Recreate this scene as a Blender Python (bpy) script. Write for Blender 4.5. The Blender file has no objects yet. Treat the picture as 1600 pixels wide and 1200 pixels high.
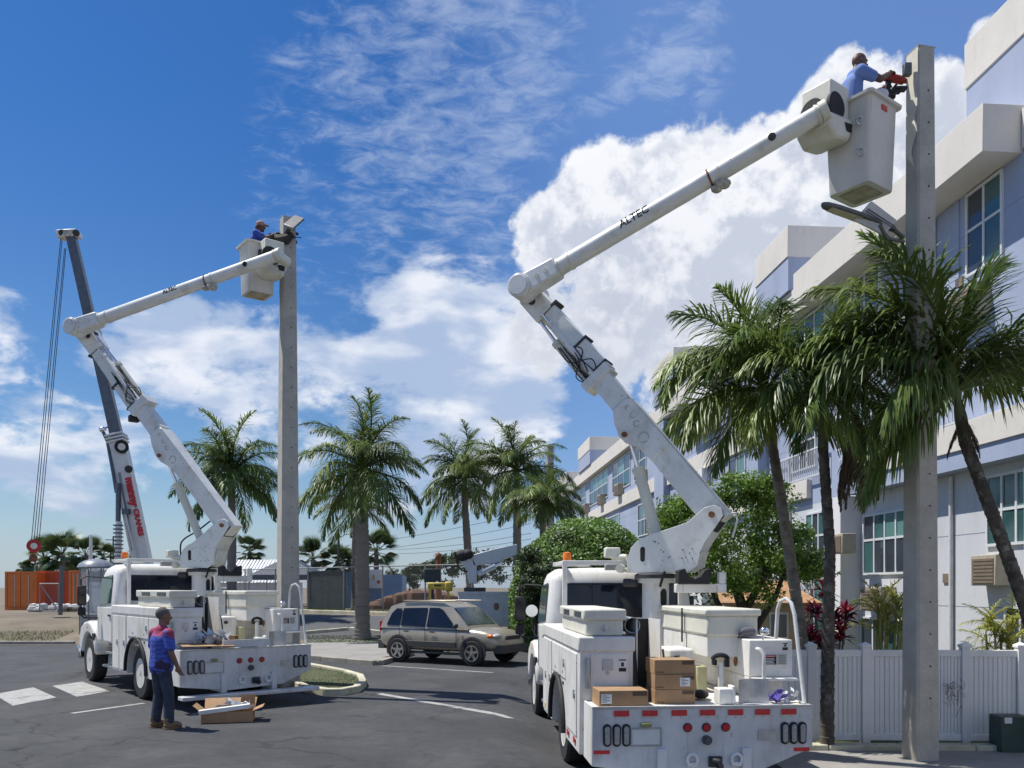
import bpy, bmesh, math, random
from mathutils import Vector, Matrix, Euler
R = math.radians
random.seed(7)
scene = bpy.context.scene
COL = scene.collection
# ---------------------------------------------------------------- camera
F = 1300.0          # focal length in photograph pixels (1600 wide)
HY = 918.0          # horizon row in the photograph
EYE = 2.1
cd = bpy.data.cameras.new('camera'); cam = bpy.data.objects.new('camera', cd); COL.objects.link(cam)
cam.location = (0, 0, EYE); cam.rotation_euler = (R(90), 0, 0)
cd.sensor_width = 36; cd.lens = 36 * F / 1600; cd.shift_y = (HY - 600) / 1600
cd.clip_start = .1; cd.clip_end = 6000
scene.camera = cam
# ---------------------------------------------------------------- exposure
vs = scene.view_settings
vs.view_transform = 'Standard'; vs.look = 'None'; vs.gamma = 1; vs.use_curve_mapping = False; vs.exposure = 0.28
# ---------------------------------------------------------------- sun
SUN = Vector((-.43, .14, .88)).normalized()
ld = bpy.data.lights.new('sun', 'SUN'); ld.energy = 5.0; ld.angle = R(.5); ld.color = (1, .95, .87)
so = bpy.data.objects.new('sun', ld); COL.objects.link(so); so.location = (0, 0, 60)
so.rotation_euler = SUN.to_track_quat('Z', 'Y').to_euler()
# ---------------------------------------------------------------- world: sky with clouds
W = bpy.data.worlds.new('World'); scene.world = W; W.use_nodes = True
nt = W.node_tree; nt.nodes.clear()
def N(t, **k):
    n = nt.nodes.new(t)
    for a, b in k.items(): setattr(n, a, b)
    return n
def LK(a, b): nt.links.new(a, b)
def val(v):
    n = N('ShaderNodeValue'); n.outputs[0].default_value = v; return n.outputs[0]
def M_(op, a, b=None, c=None, clamp=False):
    n = N('ShaderNodeMath', operation=op, use_clamp=clamp)
    for i, x in enumerate((a, b, c)):
        if x is None: continue
        if isinstance(x, (int, float)): n.inputs[i].default_value = x
        else: LK(x, n.inputs[i])
    return n.outputs[0]
def mapr(x, a, b, c=0, d=1, interp='SMOOTHSTEP'):
    n = N('ShaderNodeMapRange', interpolation_type=interp)
    LK(x, n.inputs[0])
    for i, v in enumerate((a, b, c, d)): n.inputs[i + 1].default_value = v
    return n.outputs[0]
def mixc(f, a, b):
    n = N('ShaderNodeMix', data_type='RGBA')
    if isinstance(f, (int, float)): n.inputs[0].default_value = f
    else: LK(f, n.inputs[0])
    for i, x in ((6, a), (7, b)):
        if isinstance(x, tuple): n.inputs[i].default_value = (*x, 1)
        else: LK(x, n.inputs[i])
    return n.outputs[2]
out = N('ShaderNodeOutputWorld'); bg = N('ShaderNodeBackground'); LK(bg.outputs[0], out.inputs[0])
SKY_STRENGTH = 0.10
bg.inputs[1].default_value = SKY_STRENGTH
sky = N('ShaderNodeTexSky', sky_type='NISHITA'); sky.sun_disc = False
sky.sun_elevation = math.asin(SUN.z); sky.sun_rotation = math.atan2(SUN.x, SUN.y)
sky.air_density = 1.0; sky.dust_density = .4; sky.ozone_density = 2.5
tc = N('ShaderNodeTexCoord'); DIR = tc.outputs['Generated']
sep = N('ShaderNodeSeparateXYZ'); LK(DIR, sep.inputs[0])
def noise(vec, scale, detail=8, rough=.55, dist=0, mul=None, off=None):
    if mul or off:
        m = N('ShaderNodeMapping'); LK(vec, m.inputs[0])
        if mul: m.inputs['Scale'].default_value = mul
        if off: m.inputs['Location'].default_value = off
        vec = m.outputs[0]
    n = N('ShaderNodeTexNoise'); LK(vec, n.inputs['Vector'])
    n.inputs['Scale'].default_value = scale; n.inputs['Detail'].default_value = detail
    n.inputs['Roughness'].default_value = rough; n.inputs['Distortion'].default_value = dist
    return n.outputs[0]
def pdir(px, py): return Vector((px - 800, F, HY - py)).normalized()
def blob(px, py, rp, w=1.0):
    """a soft round mass of cloud in the direction the photograph shows it, rp wide in the same measure"""
    c = pdir(px, py); n = N('ShaderNodeVectorMath', operation='DOT_PRODUCT'); LK(DIR, n.inputs[0]); n.inputs[1].default_value = c
    e = (pdir(px + rp, py) - c).length * .5 + (pdir(px, py - rp) - c).length * .5
    return mapr(n.outputs['Value'], math.cos(min(e, 1.4)), 1, 0, w, 'SMOOTHSTEP')
def blobs(lst):
    o = None
    for b in lst:
        x = blob(*b); o = x if o is None else M_('MAXIMUM', o, x)
    return o
nish = sky.outputs[0]
# deepen the blue a little (clean tropical air)
hs = N('ShaderNodeHueSaturation'); hs.inputs['Saturation'].default_value = 1.17; hs.inputs['Value'].default_value = 1.0; LK(nish, hs.inputs['Color'])
skyc = hs.outputs[0]
up = sep.outputs[2]
tint = mixc(mapr(up, .02, .55), (.68, .74, .80), (.34, .62, .90))
tm = N('ShaderNodeMix', data_type='RGBA', blend_type='MULTIPLY'); tm.inputs[0].default_value = 1; LK(skyc, tm.inputs[6]); LK(tint, tm.inputs[7])
skyc = tm.outputs[2]
# thin high veil over the right of the view
veil = M_('MULTIPLY', mapr(sep.outputs[0], -.14, .14, .0, .46), mapr(up, 0, .3, 1, .9))
skyc = mixc(veil, skyc, (2.3, 3.7, 7.0))
# cirrus wisps on the upper left
pl = N('ShaderNodeVectorMath', operation='DIVIDE')
cz = N('ShaderNodeCombineXYZ'); zz = M_('ADD', M_('MAXIMUM', up, 0), .22)
for i in range(3): LK(zz, cz.inputs[i])
LK(DIR, pl.inputs[0]); LK(cz.outputs[0], pl.inputs[1])
mp = N('ShaderNodeMapping'); LK(pl.outputs[0], mp.inputs[0]); mp.inputs['Rotation'].default_value = (0, 0, R(-38)); mp.inputs['Scale'].default_value = (1, 1.5, 1)
c1 = noise(mp.outputs[0], 2.6, 6, .6, .6); c2 = noise(mp.outputs[0], 17, 7, .66, .5)
cir = M_('ADD', M_('MULTIPLY', c1, .42), M_('MULTIPLY', c2, .58))
cmask = blobs([(650, 150, 330, 1), (760, 60, 260, 1), (560, 300, 260, .8), (700, 330, 210, .8), (1060, 70, 140, .8), (950, 120, 90, .55)])
gen = M_('MULTIPLY', mapr(noise(DIR, 1.4, 3, .5), .5, .75), mapr(sep.outputs[1], .1, -.3, 0, .8))
cmask = M_('MAXIMUM', cmask, gen)
cirf = M_('MULTIPLY', mapr(M_('ADD', cir, M_('MULTIPLY', cmask, .16)), .545, .80), M_('MULTIPLY', mapr(cmask, 0, .6), .38), clamp=True)
skyc = mixc(cirf, skyc, (5.6, 6.3, 7.5))
# low stratocumulus on the left, broken
st = noise(DIR, 7, 9, .58, .35, mul=(1, 1, 2.3))
st2 = noise(DIR, 19, 7, .6, .2, mul=(1, 1, 1.7))
stm = blobs([(700, 560, 200, .95), (600, 640, 170, .95), (740, 680, 150, 1), (480, 590, 120, .75), (380, 530, 90, .62), (250, 560, 110, .62), (300, 500, 60, .5), (440, 520, 80, .66), (160, 590, 110, .7), (70, 620, 110, .7),
             (720, 460, 70, .66), (545, 500, 60, .45), (110, 740, 120, .62), (190, 690, 110, .6), (60, 800, 90, .5), (590, 740, 150, .62), (480, 690, 110, .7), (380, 640, 110, .6), (780, 620, 140, .9), (30, 700, 130, .6),
             (-150, 600, 300, .7), (-500, 500, 400, .6)])
lowr = M_('MULTIPLY', mapr(up, .50, .22), mapr(sep.outputs[1], .2, -.2, 0, .75))
stm = M_('MAXIMUM', stm, lowr)
sd = M_('ADD', M_('ADD', stm, M_('MULTIPLY', M_('SUBTRACT', st, .5), 2.6)), M_('MULTIPLY', M_('SUBTRACT', st2, .5), 1.5))
stf = M_('MULTIPLY', M_('MULTIPLY', mapr(sd, .24, .80), mapr(stm, .02, .25)), .90)
shade = mapr(noise(DIR, 9, 6, .5, .2, mul=(1, 1, 2.5), off=(.3, .1, .07)), .40, .64)
stc = mixc(shade, (3.7, 4.6, 6.3), (7.6, 7.8, 8.3))
skyc = mixc(stf, skyc, stc)
# the big cumulus bank behind the building
cu = noise(DIR, 6, 12, .56, .15, off=(.7, .2, .4))
cu2 = noise(DIR, 24, 8, .6, .1)
cum = blobs([(870, 370, 120, 1), (960, 340, 150, 1.1), (1080, 330, 180, 1.15), (1200, 330, 190, 1.15), (990, 470, 160, 1.1), (1110, 470, 170, 1.1), (1330, 200, 150, 1.1), (1250, 420, 190, 1.1), (1450, 190, 130, 1.1), (1400, 330, 200, 1.1),
             (1555, 60, 70, .85), (1550, 260, 170, 1), (860, 520, 110, .9), (1750, 250, 260, 1), (1100, 570, 150, 1), (960, 560, 90, .75), (1700, 500, 300, 1), (2100, 300, 420, .9)])
cdn = M_('ADD', M_('ADD', cum, M_('MULTIPLY', M_('SUBTRACT', cu, .5), 1.9)), M_('MULTIPLY', M_('SUBTRACT', cu2, .5), 1.25))
cuf = M_('MULTIPLY', mapr(cdn, .36, .64), mapr(cum, .01, .15))
# greyer base, brighter crown and relief
rel = noise(DIR, 6, 12, .56, .15, off=(.7, .2, .44))
rel2 = noise(DIR, 24, 8, .6, .1, off=(0, 0, .012))
relf = mapr(M_('ADD', M_('SUBTRACT', cu, rel), M_('MULTIPLY', M_('SUBTRACT', cu2, rel2), .45)), -.07, .08)
body = mixc(relf, (5.0, 5.4, 6.3), (7.9, 8.0, 8.3))
body = mixc(mapr(cdn, 1.0, .5, 0, .5), body, (8.4, 8.5, 8.7))
body = mixc(M_('MULTIPLY', mapr(up, .45, .22), mapr(sep.outputs[0], .38, .1, 0, .55)), body, (4.4, 4.8, 5.7))
skyc = mixc(M_('MULTIPLY', cuf, .96), skyc, body)
# haze near the horizon
hz = mapr(up, .17, -.01, 0, .60, 'SMOOTHSTEP')
skyc = mixc(hz, skyc, (3.4, 4.3, 5.7))
LK(skyc, bg.inputs[0])

# ---------------------------------------------------------------- helpers
def G(px, py, z=0.0):
    d = F * (EYE - z) / (py - HY); return Vector(((px - 800) / F * d, d, z))
def P(px, py, d): return Vector(((px - 800) / F * d, d, EYE + (HY - py) / F * d))
def X(px, d): return (px - 800) / F * d
def Z(py, d): return EYE + (HY - py) / F * d
def sst(a, b, x):
    t = max(0, min(1, (x - a) / (b - a))); return t * t * (3 - 2 * t)
def gz(x, y):
    return .8 * sst(30, 38, y) - .19 * sst(-.3, .8, x) * (1 - sst(17.5, 20.5, y))
MATS = {}
def pm(name, col, rough=.6, metal=0.0, var=.12, scale=6, bump=0.0, bscale=40, dirt=0.0, dirtcol=(.25, .2, .13), spec=.5, streak=False, chips=0, fine=0.0, coat=0, alpha=1, trans=0, sub=0, rnd=0, dscale=1.0):
    if name in MATS: return MATS[name]
    m = bpy.data.materials.new(name); m.use_nodes = True; t = m.node_tree; b = t.nodes['Principled BSDF']
    L = t.links.new
    b.inputs['Roughness'].default_value = rough; b.inputs['Metallic'].default_value = metal
    b.inputs['Specular IOR Level'].default_value = spec
    if coat: b.inputs['Coat Weight'].default_value = coat
    if trans: b.inputs['Transmission Weight'].default_value = trans
    co = t.nodes.new('ShaderNodeTexCoord').outputs['Object']
    def nz(s, d=6, r=.55, mul=None):
        v = co
        if mul:
            mp = t.nodes.new('ShaderNodeMapping'); L(co, mp.inputs[0]); mp.inputs['Scale'].default_value = mul; v = mp.outputs[0]
        n = t.nodes.new('ShaderNodeTexNoise'); L(v, n.inputs['Vector']); n.inputs['Scale'].default_value = s; n.inputs['Detail'].default_value = d; n.inputs['Roughness'].default_value = r
        return n.outputs[0]
    def mr(x, a, b_, c=0, d=1):
        n = t.nodes.new('ShaderNodeMapRange'); L(x, n.inputs[0])
        for i, v in enumerate((a, b_, c, d)): n.inputs[i + 1].default_value = v
        return n.outputs[0]
    def mx(f, a, b_, bt='MIX'):
        n = t.nodes.new('ShaderNodeMix'); n.data_type = 'RGBA'; n.blend_type = bt
        if isinstance(f, float): n.inputs[0].default_value = f
        else: L(f, n.inputs[0])
        for i, x in ((6, a), (7, b_)):
            if isinstance(x, tuple): n.inputs[i].default_value = (*x, 1)
            else: L(x, n.inputs[i])
        return n.outputs[2]
    lo = tuple(c * (1 - var) for c in col); hi = tuple(min(1, c * (1 + var)) for c in col)
    c = mx(mr(nz(scale), .3, .7), lo, hi)
    if fine: c = mx(mr(nz(scale * 14, 3, .7), .35, .65, 0, fine), c, tuple(x * .45 for x in col))
    if dirt:
        d = mr(nz(2.3 * dscale, 10, .65, (1, 1, .35) if streak else None), .52, .72, 0, dirt)
        c = mx(d, c, dirtcol)
        d2 = mr(nz(30 * dscale, 4, .6), .66, .72, 0, min(1, dirt * 1.3))
        c = mx(d2, c, tuple(x * .6 for x in dirtcol))
        if streak:
            d3 = mr(nz(1.0, 8, .7, (16 * dscale, 16 * dscale, 1.1)), .56, .74, 0, dirt * .9)
            c = mx(d3, c, tuple(x * .8 for x in dirtcol))
    if chips:
        vo = t.nodes.new('ShaderNodeTexVoronoi'); vo.inputs['Scale'].default_value = 11; L(co, vo.inputs['Vector'])
        cm_ = t.nodes.new('ShaderNodeMath'); cm_.operation = 'MULTIPLY'; L(mr(vo.outputs['Distance'], .07, .13, 1, 0), cm_.inputs[0]); L(mr(nz(1.7, 4), .50, .60, 0, chips), cm_.inputs[1]); c = mx(cm_.outputs[0], c, (.14, .085, .05))
        sc_ = mr(nz(5, 10, .75, (1, 1, 6)), .62, .70, 0, chips * .55); c = mx(sc_, c, (.20, .19, .18))
    if rnd:
        oi = t.nodes.new('ShaderNodeObjectInfo'); h = t.nodes.new('ShaderNodeHueSaturation'); L(c, h.inputs['Color'])
        L(mr(oi.outputs['Random'], 0, 1, 1 - rnd, 1 + rnd), h.inputs['Value']); L(mr(oi.outputs['Random'], 1, 0, .485, .515), h.inputs['Hue']); c = h.outputs[0]
    L(c, b.inputs['Base Color'])
    rr = mr(nz(scale * 2.3, 4), .3, .7, max(.02, rough - .07), min(1, rough + .07)); L(rr, b.inputs['Roughness'])
    if bump:
        bp = t.nodes.new('ShaderNodeBump'); bp.inputs['Strength'].default_value = bump; bp.inputs['Distance'].default_value = .01
        L(nz(bscale, 5, .6), bp.inputs['Height']); L(bp.outputs[0], b.inputs['Normal'])
    if sub:
        # thin leaf: light passes through
        tr = t.nodes.new('ShaderNodeBsdfTranslucent'); L(c, tr.inputs[0]); ms = t.nodes.new('ShaderNodeMixShader'); ms.inputs[0].default_value = sub
        o = t.nodes['Material Output']; L(b.outputs[0], ms.inputs[1]); L(tr.outputs[0], ms.inputs[2]); L(ms.outputs[0], o.inputs[0])
    MATS[name] = m; return m
white = pm('white_paint', (.70, .69, .65), .42, var=.08, scale=3, dirt=.6, streak=True, chips=.8, dirtcol=(.38, .33, .24), bump=.05, bscale=8)
white2 = pm('cream_fiberglass', (.64, .63, .54), .5, var=.08, scale=3, dirt=.35, streak=True, dirtcol=(.36, .30, .17))
whiteb = pm('boom_white', (.70, .71, .68), .35, var=.09, scale=2, dirt=.55, chips=.9, dirtcol=(.38, .34, .25), dscale=1.6, bump=.05, bscale=9)
panelw = pm('scuffed_tail_paint', (.58, .59, .60), .38, var=.18, scale=2.2, dirt=.6, streak=True, chips=.9, dirtcol=(.28, .28, .28), metal=.15, bump=.12, bscale=5)
dark = pm('dark_steel', (.03, .03, .033), .55, var=.3)
black = pm('black_rubber', (.018, .018, .019), .75, var=.3, scale=20)
tyrem = pm('tyre_rubber', (.022, .022, .023), .85, var=.3, scale=20, bump=.3, bscale=30)
glassd = pm('dark_window_glass', (.008, .012, .022), .05, var=.4, scale=1.5, spec=.45)
chrome = pm('chrome', (.75, .77, .8), .15, metal=1, var=.05)
steel = pm('galvanised_steel', (.42, .44, .46), .38, metal=.8, var=.22, scale=5)
redm = pm('red_plastic', (.42, .012, .018), .3, var=.15)
redtape = pm('red_reflective_tape', (.55, .03, .03), .35, var=.12, scale=20)
orange = pm('amber_plastic', (.85, .20, .02), .3, var=.15)
lampgrey = pm('grey_lens', (.30, .31, .30), .3, var=.2, scale=30)
rust = pm('rusty_steel', (.20, .08, .035), .8, var=.4, scale=14)
cardb = pm('cardboard', (.36, .22, .115), .85, var=.14, scale=4, fine=.2)
paperw = pm('white_paper', (.72, .72, .70), .8, var=.05)
ink = pm('black_ink', (.02, .02, .022), .7, var=.1)
inkred = pm('red_ink', (.55, .03, .04), .6, var=.1)
inkblue = pm('blue_ink', (.10, .12, .35), .6, var=.1)
concrete = pm('pole_concrete', (.44, .42, .37), .9, var=.14, scale=4, fine=.35, bump=.3, bscale=30, dirt=.25, dirtcol=(.24, .22, .18), streak=True)
def smooth_path(pts, k=6):
    p = [Vector(x) for x in pts]; o = []
    for i in range(len(p) - 1):
        a, b, c, d = p[max(i - 1, 0)], p[i], p[i + 1], p[min(i + 2, len(p) - 1)]
        for j in range(k):
            t = j / k; o.append(.5 * ((2 * b) + (c - a) * t + (2 * a - 5 * b + 4 * c - d) * t * t + (3 * b - a - 3 * c + d) * t ** 3))
    return o + [p[-1]]
class MB:
    def __init__(s): s.v = []; s.f = []; s.m = []; s.mats = []
    def mi(s, mat):
        if mat is None: return 0
        if mat not in s.mats: s.mats.append(mat)
        return s.mats.index(mat)
    def add(s, vs_, fs, mat=None):
        o = len(s.v); s.v += [tuple(v) for v in vs_]; k = s.mi(mat)
        for f in fs: s.f.append(tuple(i + o for i in f)); s.m.append(k)
        return s
    def bx(s, x0, x1, y0, y1, z0, z1, mat=None):
        v = [(x0, y0, z0), (x1, y0, z0), (x1, y1, z0), (x0, y1, z0), (x0, y0, z1), (x1, y0, z1), (x1, y1, z1), (x0, y1, z1)]
        return s.add(v, [(0, 3, 2, 1), (4, 5, 6, 7), (0, 1, 5, 4), (1, 2, 6, 5), (2, 3, 7, 6), (3, 0, 4, 7)], mat)
    def frus(s, r0, r1, mat=None):
        """two rings of points with the same count, capped"""
        n = len(r0); v = list(r0) + list(r1)
        f = [(i, (i + 1) % n, n + (i + 1) % n, n + i) for i in range(n)] + [tuple(range(n - 1, -1, -1)), tuple(range(n, 2 * n))]
        return s.add(v, f, mat)
    def cyl(s, p0, p1, r0, r1=None, n=14, mat=None, cap=True):
        p0 = Vector(p0); p1 = Vector(p1); r1 = r0 if r1 is None else r1
        d = (p1 - p0).normalized(); a = d.orthogonal().normalized(); b = d.cross(a)
        c = [(math.cos(2 * math.pi * i / n), math.sin(2 * math.pi * i / n)) for i in range(n)]
        v = [p0 + (a * x + b * y) * r0 for x, y in c] + [p1 + (a * x + b * y) * r1 for x, y in c]
        f = [(i, (i + 1) % n, n + (i + 1) % n, n + i) for i in range(n)]
        if cap: f += [tuple(range(n - 1, -1, -1)), tuple(range(n, 2 * n))]
        return s.add(v, f, mat)
    def tube(s, pts, r, n=8, mat=None, cap=True):
        pts = [Vector(p) for p in pts]; v = []; m = len(pts)
        rr = r if isinstance(r, (list, tuple)) else [r] * m
        up = None
        for i, p in enumerate(pts):
            d = (pts[min(i + 1, m - 1)] - pts[max(i - 1, 0)]).normalized()
            if up is None: up = d.orthogonal().normalized()
            a = (up - d * up.dot(d)).normalized(); up = a; b = d.cross(a)
            for k in range(n):
                t = 2 * math.pi * k / n; v.append(p + (a * math.cos(t) + b * math.sin(t)) * rr[i])
        f = [(i * n + k, i * n + (k + 1) % n, (i + 1) * n + (k + 1) % n, (i + 1) * n + k) for i in range(m - 1) for k in range(n)]
        if cap: f += [tuple(range(n - 1, -1, -1)), tuple(range((m - 1) * n, m * n))]
        return s.add(v, f, mat)
    def poly(s, pts, off, mat=None):
        """closed polygon (3D points) pushed by the vector off"""
        off = Vector(off); pts = [Vector(p) for p in pts]
        nrm = Vector((0, 0, 0))
        for i in range(len(pts)): nrm += (pts[i] - pts[0]).cross(pts[(i + 1) % len(pts)] - pts[0])
        if nrm.dot(off) < 0: pts = pts[::-1]
        return s.frus(pts, [p + off for p in pts], mat)
    def lathe(s, c, prof, n=16, axis=(0, 0, 1), mat=None, cap=True):
        c = Vector(c); d = Vector(axis).normalized(); a = d.orthogonal().normalized(); b = d.cross(a); v = []; m = len(prof)
        for r, h in prof:
            for k in range(n):
                t = 2 * math.pi * k / n; v.append(c + d * h + (a * math.cos(t) + b * math.sin(t)) * max(r, 1e-4))
        f = [(i * n + k, i * n + (k + 1) % n, (i + 1) * n + (k + 1) % n, (i + 1) * n + k) for i in range(m - 1) for k in range(n)]
        if cap: f += [tuple(range(n - 1, -1, -1)), tuple(range((m - 1) * n, m * n))]
        return s.add(v, f, mat)
    def ell(s, c, r, n=14, m=9, mat=None):
        v = []
        for i in range(m + 1):
            t = math.pi * i / m
            for k in range(n):
                p = 2 * math.pi * k / n; v.append((c[0] + r[0] * math.sin(t) * math.cos(p), c[1] + r[1] * math.sin(t) * math.sin(p), c[2] - r[2] * math.cos(t)))
        f = [(i * n + k, i * n + (k + 1) % n, (i + 1) * n + (k + 1) % n, (i + 1) * n + k) for i in range(m) for k in range(n)]
        return s.add(v, f, mat)
    def xf(s, M):
        s.v = [tuple(M @ Vector(v)) for v in s.v]; return s
    def mesh(s, name, mat=None, smooth=35):
        me = bpy.data.meshes.new(name); me.from_pydata(s.v, [], s.f)
        ms = list(s.mats)
        if not ms: ms = [mat]
        for m in ms: me.materials.append(m)
        me.polygons.foreach_set('material_index', s.m)
        if smooth:
            me.polygons.foreach_set('use_smooth', [True] * len(s.f)); me.update(); me.set_sharp_from_angle(angle=R(smooth))
        me.validate(); return me
    def build(s, name, mat=None, parent=None, bevel=0, smooth=35, kind=None, loc=None, rot=None, label=None):
        if not s.mats: s.mats = [mat]
        o = bpy.data.objects.new(name, s.mesh(name, mat, smooth)); COL.objects.link(o)
        if parent: o.parent = parent
        if loc is not None: o.location = loc
        if rot is not None: o.rotation_euler = rot
        if bevel:
            b = o.modifiers.new('bevel', 'BEVEL'); b.width = bevel; b.segments = 2; b.limit_method = 'ANGLE'; b.angle_limit = R(40)
        if kind: o['kind'] = kind
        if label: o['label'] = label
        return o
def thing(name, label, cat, loc=(0, 0, 0), rz=0, group=None):
    o = bpy.data.objects.new(name, None); COL.objects.link(o); o.location = loc; o.rotation_euler = (0, 0, rz); o.empty_display_size = .2
    o['label'] = label; o['category'] = cat
    if group: o['group'] = group
    return o
def tag(o, label, cat, group=None):
    o['label'] = label; o['category'] = cat
    if group: o['group'] = group
    return o
def put(name, me, parent, loc=(0, 0, 0), rot=(0, 0, 0), sc=(1, 1, 1), kind=None):
    o = bpy.data.objects.new(name, me); COL.objects.link(o); o.parent = parent; o.location = loc; o.rotation_euler = rot; o.scale = sc
    if kind: o['kind'] = kind
    return o
def text_mesh(body, size, mat, depth=.002, name='lettering', bold=0.0):
    cu = bpy.data.curves.new('t', 'FONT'); cu.body = body; cu.size = size; cu.extrude = depth; cu.align_x = 'CENTER'; cu.align_y = 'CENTER'; cu.offset = bold; cu.resolution_u = 2
    o = bpy.data.objects.new('t', cu); COL.objects.link(o); bpy.context.view_layer.update()
    me = bpy.data.meshes.new_from_object(o.evaluated_get(bpy.context.evaluated_depsgraph_get())); bpy.data.objects.remove(o)
    me.name = name; me.materials.clear(); me.materials.append(mat); return me
def frame(o, xa, na):
    """matrix with origin o, x axis xa, z axis na (outward), for flat lettering"""
    xa = Vector(xa).normalized(); na = Vector(na).normalized(); ya = na.cross(xa).normalized(); xa = ya.cross(na)
    return Matrix(((xa.x, ya.x, na.x, o[0]), (xa.y, ya.y, na.y, o[1]), (xa.z, ya.z, na.z, o[2]), (0, 0, 0, 1)))
def letter(body, size, mat, parent, o, xa, na, name='lettering', depth=.002, bold=0):
    me = text_mesh(body, size, mat, depth, name, bold); ob = bpy.data.objects.new(name, me); COL.objects.link(ob); ob.parent = parent
    ob.matrix_local = frame(o, xa, na); return ob
# ================================================================ ground
def sheet(name, pts_fn, nx, ny, mat, off=0.0, kind='structure', parent=None):
    v = []; 
    for j in range(ny + 1):
        for i in range(nx + 1):
            x, y = pts_fn(i / nx, j / ny); v.append((x, y, gz(x, y) + off))
    f = [(j * (nx + 1) + i, j * (nx + 1) + i + 1, (j + 1) * (nx + 1) + i + 1, (j + 1) * (nx + 1) + i) for j in range(ny) for i in range(nx)]
    b = MB(); b.add(v, f); return b.build(name, mat, parent, kind=kind)
asph = pm('asphalt', (.048, .050, .054), .88, var=.35, scale=.45, fine=.5, bump=.6, bscale=60, dirt=.45, dirtcol=(.090, .088, .082), dscale=.3)
def worn(m, colour, width, amount, spots):
    """hairline cracks and oil spots over an asphalt or paint material"""
    t = m.node_tree; L = t.links.new; b = t.nodes['Principled BSDF']; src = b.inputs['Base Color'].links[0].from_socket; co = t.nodes.new('ShaderNodeTexCoord').outputs['Object']
    nz = t.nodes.new('ShaderNodeTexNoise'); nz.inputs['Scale'].default_value = 1.6; nz.inputs['Detail'].default_value = 5; L(co, nz.inputs['Vector'])
    ad = t.nodes.new('ShaderNodeVectorMath'); ad.operation = 'MULTIPLY_ADD'; L(nz.outputs['Color'], ad.inputs[0]); ad.inputs[1].default_value = (.9, .9, 0); L(co, ad.inputs[2])
    vo = t.nodes.new('ShaderNodeTexVoronoi'); vo.feature = 'DISTANCE_TO_EDGE'; vo.inputs['Scale'].default_value = .32; L(ad.outputs[0], vo.inputs['Vector'])
    mr = t.nodes.new('ShaderNodeMapRange'); L(vo.outputs['Distance'], mr.inputs[0])
    for i, v in enumerate((0, width, amount, 0)): mr.inputs[i + 1].default_value = v
    n2 = t.nodes.new('ShaderNodeTexNoise'); n2.inputs['Scale'].default_value = .25; L(co, n2.inputs['Vector']); m2 = t.nodes.new('ShaderNodeMapRange'); L(n2.outputs[0], m2.inputs[0])
    for i, v in enumerate((.42, .58, 0, 1)): m2.inputs[i + 1].default_value = v
    mu = t.nodes.new('ShaderNodeMath'); mu.operation = 'MULTIPLY'; L(mr.outputs[0], mu.inputs[0]); L(m2.outputs[0], mu.inputs[1])
    mx = t.nodes.new('ShaderNodeMix'); mx.data_type = 'RGBA'; L(mu.outputs[0], mx.inputs[0]); L(src, mx.inputs[6]); mx.inputs[7].default_value = (*colour, 1); out = mx.outputs[2]
    if spots:
        v2 = t.nodes.new('ShaderNodeTexVoronoi'); v2.inputs['Scale'].default_value = .9; L(ad.outputs[0], v2.inputs['Vector']); m3 = t.nodes.new('ShaderNodeMapRange'); L(v2.outputs['Distance'], m3.inputs[0])
        for i, v in enumerate((.06, .16, spots, 0)): m3.inputs[i + 1].default_value = v
        x2 = t.nodes.new('ShaderNodeMix'); x2.data_type = 'RGBA'; L(m3.outputs[0], x2.inputs[0]); L(out, x2.inputs[6]); x2.inputs[7].default_value = (.012, .012, .013, 1); out = x2.outputs[2]
    L(out, b.inputs['Base Color'])
worn(asph, (.010, .010, .010), .010, .95, .55)
roadm = pm('road_asphalt', (.075, .078, .085), .85, var=.2, scale=.4, fine=.3, bump=.3, bscale=50)
soil = pm('dry_dirt', (.17, .14, .10), .95, var=.35, scale=.5, fine=.4, dirt=.4, dirtcol=(.09, .11, .035), dscale=.3)
grassg = pm('grass_ground', (.075, .085, .035), .95, var=.4, scale=1.5, fine=.4, bump=.5)
sheetg = []
ys = [-60, -20, 0, 4, 8, 12, 16, 17.5, 18.2, 19, 19.8, 20.5, 24, 28, 30, 32, 34, 36, 38, 40, 42, 44, 45, 60, 120, 300, 900, 3000]
xs = [-2500, -600, -150, -60, -30, -20, -12, -6, -3, -1, -.3, -.05, .2, .5, .8, 1.5, 4, 8, 14, 25, 60, 150, 600, 2500]
v = [(x, y, gz(x, y)) for y in ys for x in xs]; n = len(xs)
f = [(j * n + i, j * n + i + 1, (j + 1) * n + i + 1, (j + 1) * n + i) for j in range(len(ys) - 1) for i in range(n - 1)]
MB().add(v, f).build('ground', soil, kind='structure')
def rect(x0, x1, y0, y1): return lambda a, b: (x0 + (x1 - x0) * a, y0 + (y1 - y0) * b)
sheet('parking_lot', rect(-40, 4.2, -8, 30.5), 160, 60, asph, .012)
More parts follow.
